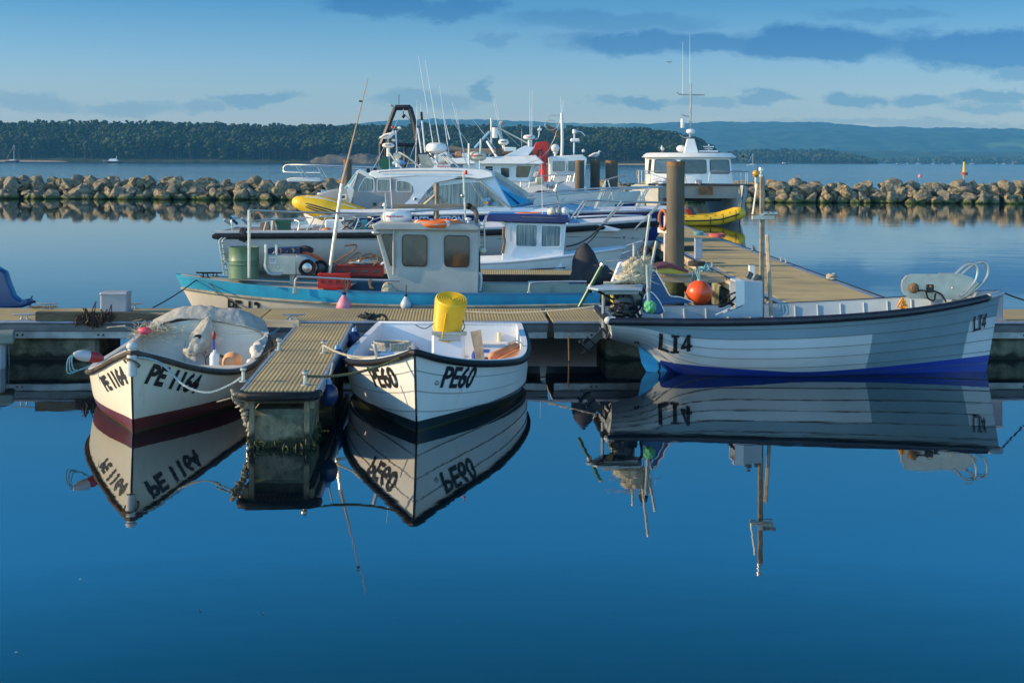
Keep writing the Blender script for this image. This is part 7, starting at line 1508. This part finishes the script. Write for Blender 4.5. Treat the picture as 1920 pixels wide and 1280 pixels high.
# ---------------- white workboat cabins and crane
fm = Fr((-3.8, 54.0, 0), 0)
HM = Hull(8.0, 1.6, tr=.9, tm=.4, e=2.1, p=.8, zs=((0, 1.3), (1, 1.7)), zk=((0, -.1), (1, -.2)), rake=.9)
wb = thing('workboat', 'white workboat with long wheelhouse roof and wide dark windows in the middle of the raft', 'boat', fm)
boat_of[id(fm)] = wb
HM.outer('hull', white, wb); HM.deck('deck', whiteb, wb, 0, .99)
mb = MB(); house(mb, fm, [(868, 352), (868, 305), (1005, 305), (992, 345), (985, 352)], -1.2, 1.2, .1); mb.build('wheelhouse', white, wb, bevel=.03)
mb = MB(); house(mb, fm, [(832, 297), (920, 294), (1005, 291), (1021, 306), (1012, 308), (840, 307)], -1.35, 1.35, .25); mb.build('roof', white, wb, bevel=.03)
for P in ([(968, 311), (997, 311), (990, 333), (967, 333)], [(939, 315), (955, 315), (955, 333), (939, 333)], [(910, 312), (924, 312), (924, 322), (910, 322)]): wpx(wb, fm, P, -1.16, -1, glass, white, .04, .14)
a, b_, c, d = fm.p(1005, 311, y=-1.1), fm.p(1016, 309, y=.9), fm.p(1008, 328, y=.9), fm.p(996, 338, y=-1.1); n_ = (b_-a).cross(d-a); n_ = n_ if n_.x > 0 else -n_; window(wb, [a, b_, c, d], n_, glass, white, .06, .1)
mb = MB(); slab(mb, fm, [(945, 293), (985, 273), (1003, 276), (990, 292)], -.3, .4); mb.build('roof_fin', whiteb, wb, bevel=.02); mb = MB(); slab(mb, fm, [(784, 310), (806, 296), (838, 284), (842, 296), (830, 304), (800, 312)], -.9, .9); mb.build('aft_canopy', white, wb, bevel=.03)
mb = MB(); slab(mb, fm, [(945, 276), (968, 276), (968, 284), (946, 284)], -.3, .0); mb.build('life_raft_case', white, wb, bevel=.02)
mb = MB(); tpx(mb, fm, [(842, 278, 0), (870, 284, 0), (1000, 284, 0)], .12, 10); mb.build('boom_cover', M('brown_boom', (.22, .17, .12), .8), wb)
rail(wb, fm, [(921, 270, 0), (921, 222, 0)], .035, white, 'mast'); rail(wb, fm, [(890, 278, 0), (918, 247, 0)], .05, M('pale_blue_cover'), 'boom'); rail(wb, fm, [(935, 240, 0), (990, 269, 0)], .03, cream, 'boom'); rail(wb, fm, [(913, 265, 0), (932, 295, -.3), (955, 332, -.8)], .05, white, 'raked_leg'); rail(wb, fm, [(932, 240, 0), (943, 276, 0)], .03, white, 'mast')
p = fm.p(928, 249, y=0); MB().lathe(p, [(.10, -.2), (.11, -.19), (.11, .19), (.1, .2), (0, .2)], 14).build('radar_reflector', white, wb); MB().ell(fm.p(941, 231, y=0), (.12, .08, .09), 10, R=Matrix.Rotation(-.5, 3, 'Y')).build('search_light', gullg, wb)
whips(wb, fm, [(943, 275, 924, 184), (945, 275, 928, 184), (978, 292, 978, 240), (930, 280, 887, 225)], 0, .014)
rail(wb, fm, [(901, 290, -.3), (902, 264, -.3)], .02, steel, 'sensor_mast'); MB().ell(fm.p(902, 262, y=-.3), .05, 8).build('sensor', gullg, wb)
fq = fm
radome('white square shouldered radome on the middle workboat', fm, 944, 272, 0, .2, .22, None, 'SIMRAD'); radome('flat white radome high above the roof fin', fm, 992, 262, 0, .23, .18, None, 'Raymarine')
rail(wb, fm, [(996, 274, 0), (996, 262, 0)], .04, white, 'radome_pillar'); whips(wb, fm, [(994, 262, 993, 172), (997, 262, 998, 169)], 0, .016)
rail(wb, fm, [(1004, 262, 0), (1010, 256, 0), (1012, 236, 0)], .02, white, 'sensor_mast'); p = fm.p(1012, 243, y=0); MB().box(p, (.16, .1, .1), ch=.02).build('sensor', white, wb)
for k in range(8): rail(wb, fm, [(880+k*16, 352, -1.3), (881+k*16, 341, -1.3)], .022, steel, 'stanchion')
rail(wb, fm, [(878, 341, -1.3), (940, 340, -1.3), (1000, 341, -1.2)], .02, steel, 'deck_rail'); rail(wb, fm, [(850, 296, -1.2), (850, 288, -1.2), (915, 286, -1.2), (915, 293, -1.2)], .02, steel, 'roof_rail')
for px, py, m_ in ((860, 290, orangep), (872, 291, white), (934, 284, dgrey)): MB().box(fm.p(px, py, y=-.5), (.3, .3, .22), ch=.06).build('roof_box', m_, wb)
kr = thing('deck_crane', 'folded red hydraulic crane between the two white wheelhouses', 'crane', Fr((0, 57.5, 0), 0)); fz = Fr((0, 57.5, 0), 0)
mb = MB(); slab(mb, fz, [(995, 291), (1002, 272), (1006, 267), (1027, 265), (1031, 272), (1026, 301), (1019, 305), (1014, 300), (1018, 280), (1012, 283), (1000, 292)], -.2, .2); mb.build('boom', redcr, kr, bevel=.03)
mb = MB(); tpx(mb, fz, [(1011, 283, -.25), (1014, 300, -.25)], .07, 8); tpx(mb, fz, [(1016, 296, 0), (1020, 330, 0), (1018, 380, 0)], .14, 8); mb.build('column', redcr, kr); mb = MB(); tpx(mb, fz, [(1010, 281, -.28), (1007, 292, -.28)], .05, 8); mb.build('hydraulic_ram', blackm, kr)
ff = Fr((-.9, 58.2, 0), 0)
HF = Hull(6.2, 1.5, tr=.9, tm=.4, e=2.1, p=.8, zs=((0, 1.2), (1, 1.55)), zk=((0, -.1), (1, -.2)), rake=.8)
fb2 = ff
fi = thing('fishing_boat', 'white boat with tall wheelhouse and curtained windows left of the three piles, navy hull', 'boat', fb2)
boat_of[id(ff)] = fi
HF.outer('hull', [navy, white], fi, mf=lambda t, w: 1 if w > .72 else 0, wx=(.72,)); HF.deck('deck', whiteb, fi, 0, .99)
mb = MB(); house(mb, ff, [(1031, 352), (1030, 296), (1036, 293), (1093, 290), (1101, 297), (1096, 335), (1094, 352)], -1.0, 1.0, .08); mb.build('wheelhouse', white, fi, bevel=.03)
for P in ([(1036, 302), (1060, 302), (1060, 322), (1036, 322)], [(1065, 302), (1080, 302), (1080, 322), (1065, 322)]): wpx(fi, ff, P, -.99, -1, glassc, whiteb, .03, .14)
rail(fi, ff, [(1053, 295, 0), (1054, 260, 0), (1053, 212, 0)], .06, white, 'mast'); whips(fi, ff, [(1053, 214, 1051, 180), (1055, 214, 1056, 188)], 0, .018); rail(fi, ff, [(1050, 216, 0), (1030, 218, 0), (1030, 223, 0)], .014, steel, 'spreader')
MB().ell(ff.p(1041, 278, y=-.2), (.17, .12, .17), 12).build('radome', white, fi); rail(fi, ff, [(1076, 292, 0), (1077, 252, 0)], .035, white, 'antenna_post'); p = ff.p(1077, 247, y=0); MB().lathe(p, [(.07, -.08), (.09, -.08), (.08, .09), (0, .1)], 12).build('gps_antenna', white, fi)
rail(fi, ff, [(1080, 246, 0), (1090, 248, 0), (1097, 255, 0)], .02, whiteb, 'wind_sensor'); MB().box(ff.p(1078, 263, y=0), (.38, .2, .15), ch=.04).build('radar_unit', white, fi); MB().ell(ff.p(1094, 283, y=0), (.07, .06, .07), 8).build('horn', white, fi)
mb = MB(); p = ff.p(1052, 232, y=0); vs = [ff.p(1022, 232, y=0), ff.p(1040, 240, y=0), ff.p(1052, 262, y=0), ff.p(1045, 256, y=.05), ff.p(1032, 245, y=.05)]; mb.prism(vs, (0, .02, 0)); mb.build('flag', M('faded_flag', (.10, .07, .06), .9), fi)
MB().tube([ff.p(1033, 235, y=0)+Vector((.25*math.cos(a), .03*math.sin(a), .2*math.sin(a))) for a in np.linspace(0, 6.28, 24)[:-1]], .012, 5, closed=True).build('hoop', steel, fi)
a = ff.p(1024, 355, y=-1.2); mb = MB(); house(mb, ff, [(960, 352), (968, 343), (1030, 341), (1085, 343), (1104, 353), (1100, 358), (1010, 358), (960, 380)], -1.45, 1.2, .2); mb.build('foredeck_cabin', white, fi, bevel=.03)
text_flat(fi, 'Fish', ff.p(1025, 354, y=-1.47), ff.p(1040, 354, y=-1.47)-ff.p(1025, 354, y=-1.47), (0, 0, .18), dgrey)
for (px, a, b_) in ((1033, 341, 330), (1037, 341, 330), (1063, 341, 330), (1067, 341, 330), (1075, 341, 326)): rail(fi, ff, [(px, a, -1.2), (px+3, b_, -1.2)], .03, steel, 'stanchion')
rail(fi, ff, [(980, 345, -1.3), (1000, 333, -1.3), (1030, 329, -1.2), (1080, 329, -1.2)], .022); mb = MB(); fender_tube(mb, ff.p(1081, 380, y=-1.7), ff.p(1081, 358, y=-1.7), .13); o = mb.build('fender', orangep); o.matrix_world = ff.M; tag(o, 'upright orange fender on the navy bow left of the three piles', 'fender')
p = ff.p(1012, 338, y=-1.3); mb = MB(); mb.box(p, (.36, .3, .26), ch=.06); o = mb.build('fender_bag', M('pale_green_bag', (.42, .48, .36), .6)); o.matrix_world = ff.M; tag(o, 'pale green fender bag on the deck before the red crane', 'fender')
radome('white dome on a stalk left of the tall wheelhouse mast', ff, 1041, 288, -.2, .1, .05)

# ---------------- catamaran, bows towards the quay
fcx = Fr(((1318-960)/43.0, 64.5, 0), -math.pi/2-.04)
cx0 = 8.05
fcat = Fr((cx0+.42, 72.0, 0), math.atan2(-8.4, .0)); CL = 8.4
ct = thing('catamaran', 'grey and white working catamaran with bows towards the camera right of the thick pile', 'boat', fcat)
catm = M('cat_grey', (.42, .44, .42), .45, var=.08, scale=1.5, dirt=((.2, .17, .12), .2, 4)); catd = M('cat_tunnel', (.14, .14, .12), .5, var=.2, scale=2)
for s, bx in ((1, 1.8), (-1, -1.8)):
    def hfn(t, w):
        zs = 1.56+.16*t; hb = .62*(1-max(0, (t-.62)/.38)**2.2)**.8 if t < 1 else 0
        return zs, hb
    mb = MB(); ts_ = [0, .2, .4, .55, .65, .72, .79, .85, .9, .94, .97, 1.0]; ws = [0, .15, .3, .5, .7, .85, 1]; vs = []
    for t in ts_:
        zs, hb = hfn(t, 0)
        for q in (-1, 1):
            for w in (ws if q < 0 else ws[::-1]):
                fl_ = w**.55; out = hb*fl_+.02
                vs.append(Vector((CL*t-.75*(1-w)*max(0, (t-.6)/.4)**2, bx+q*out+s*.10*w*max(0, (t-.6)/.4), -.3+(zs+.3)*w)))
    k = 14; mb.add(vs, [(i*k+j, i*k+(j+1) % k, (i+1)*k+(j+1) % k, (i+1)*k+j) for i in range(len(ts_)-1) for j in range(k)]+[list(range(k))]); mb.build('hull', catm, ct, smooth=40)
    MB().box((0, 0, -5), (.01, .01, .01))
mb = MB(); mb.loft([Vector((.1, -2.3, 1.05)), Vector((.1, 2.3, 1.05)), Vector((.1, 2.3, 1.60)), Vector((.1, -2.3, 1.60))], [Vector((CL*.93, -1.9, 1.12)), Vector((CL*.93, 1.9, 1.12)), Vector((CL*.97, 2.0, 1.74)), Vector((CL*.97, -2.0, 1.74))]); mb.build('bridge_deck', catm, ct)
mb = MB(); mb.loft([Vector((.1, -1.15, .8)), Vector((.1, 1.15, .8)), Vector((.1, 1.15, 1.1)), Vector((.1, -1.15, 1.1))], [Vector((CL*.8, -1.1, .95)), Vector((CL*.8, 1.1, .95)), Vector((CL*.86, 1.2, 1.13)), Vector((CL*.86, -1.2, 1.13))]); mb.build('tunnel_roof', catd, ct)
a = [fcat.p(px, py, x=CL*.965) for px, py in ((1310, 351), (1336, 350), (1336, 365), (1311, 365))]; MB().prism(rounded(a, .15), (.03, 0, 0)).build('bow_plate', rust, ct)
mb = MB(); P = [(CL*.985, -2.0), (CL*.985, 2.0)]; mb.tube([Vector((CL*.97, -2.35, 1.73)), Vector((CL*.985, 0, 1.75)), Vector((CL*.97, 2.35, 1.73))], .05, 8); mb.build('bow_rubber', dgrey, ct)
# wheelhouse in plan: angled front
hx0, hx1 = 2.2, 5.6; pl = [(hx0, -1.92), (hx1-.6, -1.92), (hx1, -.70), (hx1, .70), (hx1-.6, 1.92), (hx0, 1.92)]
z0_, z1_ = 1.66, 2.96
mb = MB(); mb.loft([Vector((x, y*1.02, z0_)) for x, y in pl], [Vector((x-.08, y*.96, z1_)) for x, y in pl]); mb.build('wheelhouse', white, ct, bevel=.03)
mb = MB(); mb.loft([Vector((x+.12*(1 if x > 3 else -1), y*1.1, z1_)) for x, y in pl], [Vector((x-.05, y*.98, z1_+.22)) for x, y in pl]); mb.build('roof', white, ct, bevel=.04)
def facewin(i, a0, a1, za, zb):
    (xa, ya_), (xb, yb_) = pl[i], pl[i+1]; k0, k1 = (za-z0_)/(z1_-z0_), (zb-z0_)/(z1_-z0_); L_ = lambda q, k: Vector((xa+(xb-xa)*q-.08*k, (ya_+(yb_-ya_)*q)*(1.02-.06*k), z0_+(z1_-z0_)*k))
    P = [L_(a0, k1), L_(a1, k1), L_(a1, k0), L_(a0, k0)]; n_ = (P[1]-P[0]).cross(P[3]-P[0]); c_ = sum(P, Vector())/4-Vector((3.5, 0, 2.2)); n_ = n_ if n_.dot(c_) > 0 else -n_; window(ct, [p+n_.normalized()*.012 for p in P], n_, glass, black, .03, .12)
facewin(2, .07, .93, 2.22, 2.84); facewin(1, .12, .90, 2.22, 2.84); facewin(3, .1, .88, 2.22, 2.84); facewin(0, .55, .9, 2.22, 2.84); facewin(4, .1, .45, 2.22, 2.84)
for k, x in enumerate((2.35, 2.75)):
    for s in (-1, 1): MB().box((x-.5, s*1.85, 2.3), (.1, .1, 1.3), ch=.02).build('roof_pillar', white, ct)
MB().box((1.9, 0, 3.06), (1.0, 3.9, .10), ch=.03).build('aft_awning', white, ct)
mx = 4.45
def cz(row): return fcat.p(1294, row, x=mx).z
yc_ = lambda px, row=200: fcat.p(px, row, x=mx).y
mb = MB(); mb.tube([(mx, yc_(1294, 260), cz(258)), (mx, yc_(1295, 200), cz(200)), (mx, yc_(1296, 157), cz(157))], [.05, .045, .035], 8); mb.build('mast', galv, ct)
mb = MB(); mb.tube([(mx, yc_(1269), cz(173)), (mx, yc_(1273), cz(177.5)), (mx, yc_(1295), cz(178)), (mx, yc_(1321), cz(178))], .03, 6); mb.build('yard', galv, ct); mb = MB(); mb.tube([(mx, yc_(1278), cz(213)), (mx, yc_(1281), cz(217)), (mx, yc_(1294), cz(219))], .025, 6); mb.build('yard', galv, ct); mb = MB(); mb.tube([(mx, yc_(1275), cz(253)), (mx, yc_(1281), cz(258)), (mx, yc_(1293), cz(258))], .025, 6); mb.build('yard', galv, ct)
for px, r0, r1 in ((1280, 178, 78), (1293.5, 157, 62)): MB().tube([(mx, yc_(px, r0), cz(r0)), (mx, yc_(px, r1), cz(r1))], [.011, .004], 5).build('whip_antenna', whiteb, ct)
MB().lathe((mx, yc_(1280), cz(240)), [(.08, 0), (.09, .02), (.09, .40), (.07, .43), (0, .43)], 14).build('radar_reflector', white, ct)
dm = MB(); dome(dm, (mx, yc_(1295, 250), cz(251)), .22, .22); dm.build('radome', whiteb, ct)
yb_0 = yc_(1295, 275); mb = MB(); mb.loft([Vector((4.2, yb_0-.34, 3.18)), Vector((4.7, yb_0-.34, 3.18)), Vector((4.7, yb_0+.34, 3.18)), Vector((4.2, yb_0+.34, 3.18))], [Vector((4.3, yb_0-.17, 3.85)), Vector((4.55, yb_0-.17, 3.85)), Vector((4.55, yb_0+.17, 3.85)), Vector((4.3, yb_0+.17, 3.85))]); mb.build('mast_base', white, ct, bevel=.02)
dm = MB(); dm.ell((4.2, yc_(1278, 285), 3.38), (.22, .22, .17), 12); dm.build('satellite_dome', white, ct); dm = MB(); dm.ell((4.0, yc_(1302, 285), 3.36), (.18, .18, .15), 12); dm.build('satellite_dome', white, ct)
mb = MB(); mb.box((4.1, yc_(1330, 287), 3.26), (.12, .95, .08), ch=.02); mb.box((4.1, yc_(1331, 280), 3.42), (.08, .06, .35)); mb.box((4.1, yc_(1331, 280), 3.48), (.08, .5, .05)); mb.box((4.1, yc_(1331, 280), 3.38), (.08, .36, .04)); mb.build('light_bar', whiteb, ct)
MB().box((5.4, yc_(1387, 295)*1.0, 3.02), (.1, .1, .12), ch=.02).build('nav_light', black, ct)
zr = 2.32
mb = MB(); mb.tube(smooth_path([(2.0, -2.3, 1.9), (2.1, -2.33, zr-.06), (2.6, -2.34, zr), (6.0, -2.33, zr), (7.6, -2.2, zr), (CL*.95, -1.2, zr), (CL*.95, -.75, zr), (CL*.95, -.62, 1.8)], 4), .025, 7); mb.build('rail', steel, ct)
mb = MB(); mb.tube(smooth_path([(2.0, 2.3, 1.9), (2.1, 2.33, zr-.06), (2.6, 2.34, zr), (6.0, 2.33, zr), (7.6, 2.2, zr), (CL*.95, 1.2, zr), (CL*.95, .5, zr), (CL*.95, .38, 1.8)], 4), .025, 7); mb.build('rail', steel, ct)
for s in (-1, 1):
    for x, y in ((3.2, 2.34), (4.8, 2.34), (6.4, 2.32), (7.6, 2.2)): MB().tube([(x, s*y, 1.7), (x, s*y, zr)], .022, 6).build('stanchion', steel, ct)
mb = MB(); mb.box((CL*.97, -.1, 1.85), (.3, .3, .2), ch=.03); mb.tube([(CL*.93, -.1, 1.9), (CL*1.02, -.1, 1.78)], .05, 8); mb.build('anchor_winch', galv, ct)
MB().tube(smooth_path([(CL*.96, 2.35, 1.05), (CL*.96, 2.45, 1.12), (CL*.96, 2.36, 1.2)], 3), .04, 6).build('hull_eye', black, ct)
mb = lump(Vector((6.3, -1.55, 1.85)), (.6, .5, .16), 77, amp=.3); mb.build('white_sheet', whiteb, ct, smooth=60)
p = at(1417, 330, y=66); am = thing('beacon_buoy', 'orange topped dan buoy standing at the right rail of the catamaran', 'marker', loc=p); MB().ell((0, 0, .10), (.16, .16, .17), 12).build('float_body', amber, am); MB().tube([(0, 0, -.9), (0, 0, 0)], .05, 8).build('pole', cream, am)

# life ring and fittings by the thick pile
lr = thing('lifebuoy', 'faded orange lifebuoy hanging on its white stand left of the thick pile', 'lifebuoy', loc=at(1243, 412, y=37)); lr.rotation_euler = (0, 0, .6)
MB().tube([(.0, .15*math.cos(a), .25*math.sin(a)) for a in np.linspace(0, 6.28, 28)[:-1]], .04, 10, closed=True).build('ring', M('faded_ring', (.40, .13, .06), .7), lr); MB().box((.05, 0, -.28), (.05, .5, .14), ch=.01).build('bracket', white, lr); MB().tube([(.08, .0, -1.3), (.08, 0, .1)], .04, 8).build('stand', white, lr)
# ================================================================ far boats, buoys, gulls, small clutter
def farboat(lb, px, py, Y, L, kind, group=None, name='yacht', mirror=1):
    p = at(px, py, y=Y); o = thing(name, lb, 'boat', loc=(p.x, Y, 0), group=group); s = L
    h = Hull(L, L*.16, zs=((0, L*.10), (1, L*.15)), zk=((0, -.3), (1, -.3)), rake=L*.08)
    me = h.outer('hull', [maroon if kind == 'redsail' else white if kind != 'motor' else dgrey], o); me.location = (-L/2, 0, 0)
    d = h.deck('deck', whiteb, o); d.location = (-L/2, 0, 0)
    if kind != 'motor':
        MB().box((-L*.02, 0, L*.16), (L*.4, L*.16, L*.06), ch=L*.015).build('cabin', white, o); MB().tube([(L*.08, 0, L*.1), (L*.08, 0, L*1.25)], [.12, .07], 6).build('mast', white, o)
        MB().tube([(L*.08, 0, L*.24), (-L*.38, 0, L*.24)], .16, 6).build('boom', bluef if kind == 'sail' else maroon, o)
        for q in (.5, -.5): MB().tube([(L*q, 0, L*.14), (L*.08, 0, L*1.22)], .02, 4).build('stay', steel, o)
    else:
        MB().loft([Vector((-L*.3, -L*.12, L*.12)), Vector((L*.2, -L*.12, L*.12)), Vector((L*.2, L*.12, L*.12)), Vector((-L*.3, L*.12, L*.12))], [Vector((-L*.24, -L*.1, L*.24)), Vector((L*.08, -L*.1, L*.24)), Vector((L*.08, L*.1, L*.24)), Vector((-L*.24, L*.1, L*.24))]).build('cabin', white, o)
        for k in range(4): MB().box((-L*.2+k*L*.08, -L*.112, L*.19), (L*.05, L*.02, L*.04)).build('window', glass, o)
        MB().tube([(-L*.2, 0, L*.24), (-L*.24, 0, L*.38)], .12, 5).build('mast', white, o)
    o.rotation_euler = (0, 0, 0 if mirror > 0 else math.pi); return o
farboat('tiny red hulled yacht with bare mast before the wood at the far left', 24, 300, 760, 7.5, 'redsail')
farboat('white motor launch before the wooded island on the left', 210, 300, 700, 9.5, 'motor', name='motor_launch', mirror=-1)
farboat('small white yacht with bare mast right of the catamaran', 1410, 305, 900, 6.0, 'sail')
farboat('dim white motor cruiser moored near the right end of the island', 1471, 305, 1300, 7.0, 'motor', name='motor_launch')
farboat('white launch far off in the middle of the right shoreline', 1683, 306, 1400, 5.0, 'motor', name='motor_launch')
for k, (px, L) in enumerate(((1702, 5), (1722, 6), (1750, 5), (1768, 4), (1788, 5), (1822, 6), (1870, 5), (1882, 6), (1898, 4))): farboat('tiny pale moored boat, one of the scattered row along the far right shore', px, 306, 2150, L*1.2, 'sail' if k % 3 else 'motor', 'tiny boats along the far right shore', name='moored_boat')
# yellow cardinal buoy
p = at(1808, 322, y=1); Y = 330; x = at(1808, 322, y=Y).x; cb = thing('navigation_buoy', 'yellow and black navigation buoy beyond the right end of the breakwater', 'buoy', loc=(x, Y, 0)); cb.scale = (.82, .82, .9)
MB().lathe((0, 0, 0), [(0, -.3), (.95, -.2), (1.05, .1), (1.05, .4), (.5, .62), (0, .65)], 18).build('float_body', M('buoy_rust', (.30, .08, .05), .6), cb); MB().lathe((0, 0, .6), [(.5, 0), (.34, 1.5), (.3, 2.0)], 10).build('tower', yellow, cb); MB().lathe((0, 0, 2.6), [(.3, 0), (.34, .2), (.34, .6), (.1, .7)], 10).build('upper_tower', M('buoy_yellow', (.6, .5, .03), .5), cb); MB().tube([(0, 0, 3.2), (0, 0, 4.2)], .05, 6).build('pole', black, cb)
for z in (3.5, 4.0): MB().lathe((0, 0, z), [(.22, 0), (0, .38)], 10).build('top_mark', black, cb)
for px, py, Y, r, lb in ((1725, 327, 270, .36, 'pink red mooring ball on the water left of the yellow navigation buoy'), (1498, 327, 270, .12, 'tiny orange float on the open water beyond the rocks')):
    q = at(px, py, y=Y); o = thing('mooring_buoy', lb, 'buoy', loc=(q.x, Y, r*.4)); MB().ell((0, 0, 0), r, 12).build('float_ball', pink if r > .2 else orange, o); MB().tube([(0, 0, r*.9), (0, 0, r*1.25)], r*.15, 6).build('eye', steel, o)
# withies: thin red posts
for px, py, Y, h, lb in ((1420, 315, 420, 3.0, 'thin dark red channel post right of the small white yacht'),): q = at(px, py, y=Y); o = MB().tube([(q.x, Y, -.5), (q.x, Y, h)], .09, 6).build('channel_post', maroon); tag(o, lb, 'post')
def gull(lb, loc, rz, s=1.0, grey_=True):
    o = thing('gull', lb, 'bird', loc=loc, rz=rz); k = s
    P = [(-.26, 0, .155), (-.20, 0, .165), (-.12, 0, .185), (-.02, 0, .20), (.06, 0, .225), (.105, 0, .265), (.125, 0, .305), (.14, 0, .325), (.17, 0, .322), (.19, 0, .318)]
    R = [.012, .035, .066, .085, .078, .05, .036, .038, .026, .010]; MB().tube([Vector(p)*k for p in P], [r*k for r in R], 12).build('body', gullw, o, smooth=80)
    MB().tube([Vector((.185, 0, .318))*k, Vector((.225, 0, .312))*k, Vector((.235, 0, .302))*k], [.010*k, .007*k, .002*k], 6).build('beak', amber, o)
    for q in (-1, 1):
        mb = MB(); mb.tube([Vector((.06, q*.055, .23))*k, Vector((-.05, q*.07, .215))*k, Vector((-.15, q*.055, .18))*k, Vector((-.24, q*.02, .13))*k], [.02*k, .035*k, .024*k, .004*k], 8); mb.build('wing', gullg, o, smooth=80)
        MB().tube([Vector((-.01, q*.03, .14))*k, Vector((-.005, q*.03, .06))*k, Vector((.0, q*.03, .0))*k, Vector((.04, q*.035, .0))*k], .006*k, 5).build('leg', amber, o); MB().ell(Vector((.15, q*.028, .332))*k, .005*k, 6).build('eye', black, o)
    MB().tube([Vector((-.22, 0, .15))*k, Vector((-.29, 0, .125))*k], [.02*k, .012*k], 8).build('tail', gullg, o); return o
gull('white gull facing right on the flat radome at the left of the roof gear', fr_.w(fr_.p(728, 277, y=.2)+Vector((0, 0, .13))), -.15, 1.0)
gull('grey gull standing on the middle one of the three rusty piles', at(1117, 301, y=59)+Vector((0, 0, .0)), .1, 1.15)
gull('gull standing on the left of the catamaran roof', fcat.w(Vector((3.2, fcat.p(1242, 290, x=3.2).y, 3.18))), -1.9, 1.0)
gb_ = thing('flying_gull', 'two tiny dark gull wings in the sky left of the tall catamaran antennas', 'bird', loc=at(1255, 118, y=120)); MB().tube(smooth_path([(-.24, 0, .05), (-.1, 0, .09), (0, 0, .02), (.1, .02, .09), (.24, 0, .04)], 4), [.02]*17, 6).build('wings', dgrey, gb_); MB().tube([(.0, -.16, 0), (0, 0, .02), (0, .12, .02)], [.012, .04, .01], 8).build('body', dgrey, gb_)
# blue outboard lying at the far left edge
ob_ = thing('outboard_motor', 'deep blue outboard leg tilted over the walkway at the left frame edge', 'outboard motor', loc=(0, 0, 0)); f0 = Fr((0, 21.6, 0), 0); bm_ = M('deep_blue_engine', (.012, .05, .16), .35, var=.15, coat=.3)
mb = MB(); slab(mb, f0, [(-60, 480), (-10, 500), (8, 510), (14, 530), (24, 555), (36, 565), (48, 560), (56, 562), (54, 572), (40, 577), (-40, 582), (-60, 560)], .25, .47); mb.build('leg', bm_, ob_, bevel=.04, smooth=50); ob_.location = f0.loc
mb = MB(); 
for q in ((60, 556), (66, 566), (58, 576)): mb.prism([f0.p(50, 568, y=.36), f0.p(q[0], q[1]-2, y=.28), f0.p(q[0]+1, q[1]+2, y=.44)], (0, .01, .01))
mb.build('propeller', bm_, ob_); MB().ell(f0.p(7, 512, y=.3), .03, 8).build('vent', black, ob_)
mb = MB(); rg = random.Random(1)
for k in range(4): mb.tube(smooth_path([f0.p(52+rg.uniform(0, 60), 575+rg.uniform(-1, 3), y=-.6) for _ in range(5)], 4), .008, 5)
tag(mb.build('loose_rope', ropen), 'loose brown rope lying by the left walkway cleats', 'rope').location = f0.loc
for k, (px, py, lb) in enumerate(((150, 1086, 'small pale feather floating on the water low at the left'), (492, 1149, 'brown leaf floating in the middle of the foreground water'), (30, 1223, 'tiny white feather floating near the bottom left corner'), (375, 1144, 'dark leaf scrap floating left of the brown leaf'))):
    q = at(px, py, z=.003); mb = MB(); mb.grid(lambda u, v: Vector((q.x+(u-.5)*.018, q.y+(v-.5)*.02*math.sin(math.pi*u), .004+.012*abs(u-.5))), 6, 2); tag(mb.build('floating_scrap', [whiteb, ropen, whiteb, woodd, ropem, ropem][k]), lb, 'debris')
# hut of yellow and maroon dinghy bow behind the netting
fn = Fr((0, 27.2, 0), 0); yd = thing('dinghy', 'small yellow dinghy with dark cover lying beside the thick rusty pile', 'boat', fn)
mb = MB(); a = [fn.p(px, py, y=0) for px, py in ((1222, 504), (1254, 501), (1290, 510), (1290, 513), (1256, 513), (1226, 512))]; mb.loft(a, [p+Vector((0, .7, 0)) for p in a]); mb.build('hull', M('dull_yellow', (.55, .45, .06), .5, dirt=((.2, .18, .05), .2, 5)), yd, bevel=.02)
mb = MB(); a = [fn.p(px, py, y=-.03) for px, py in ((1220, 503), (1240, 497), (1256, 495), (1292, 508), (1290, 511), (1255, 502), (1224, 506))]; mb.loft(a, [p+Vector((0, .76, 0)) for p in a]); mb.build('cover', M('maroon_cover', (.10, .03, .04), .8), yd)
o = mb = MB(); rg = random.Random(6); c = at(1322, 507, y=27.6)
for k in range(4): mb.tube(smooth_path([c+Vector((rg.gauss(0, .07), rg.gauss(0, .06), rg.gauss(0, .03)+.02)) for _ in range(7)], 4), .016, 6)
tag(mb.build('knotted_rope', ropeb), 'blue white knotted rope on the cleat above the orange buoy', 'rope')
c = at(1306, 497, y=28.6); mb = MB()
for k in range(3): mb.tube([c+Vector((.16*math.cos(a), .14*math.sin(a), .03*k)) for a in np.linspace(0, 6.28, 20)[:-1]], .02, 6, closed=True)
tag(mb.build('rope_coil', roped), 'dark green rope coil at the edge of the mid finger pontoon', 'rope')
rope('pale rope curving over the mid finger pontoon towards the orange buoy', at(1240, 513, y=27.8), at(1320, 508, y=27.7), sag=.05, r=.018, mat=M('pale_line', (.5, .5, .45), .7))
for k in range(3):
    px = 1186+k*9; a = at(px, 372, y=66); o = thing('white_crate', 'white plastic drum, one of three by the stakes left of the catamaran', 'drum', loc=(a.x, 66, .55), group='white drums by the stakes'); MB().lathe((0, 0, 0), [(.14, 0), (.15, .03), (.15, .75), (.12, .85), (0, .86)], 12).build('shell', white, o)
sq = thing('floating_stage', 'low timber stage carrying the white drums by the stakes', 'pontoon', loc=(at(1195, 372, y=66).x, 66.2, 0)); MB().box((0, 0, .45), (3.2, 1.4, .16), ch=.02).build('deck_boards', wood, sq); MB().box((0, 0, .1), (2.8, 1.1, .5), ch=.05).build('float_block', concrete, sq)
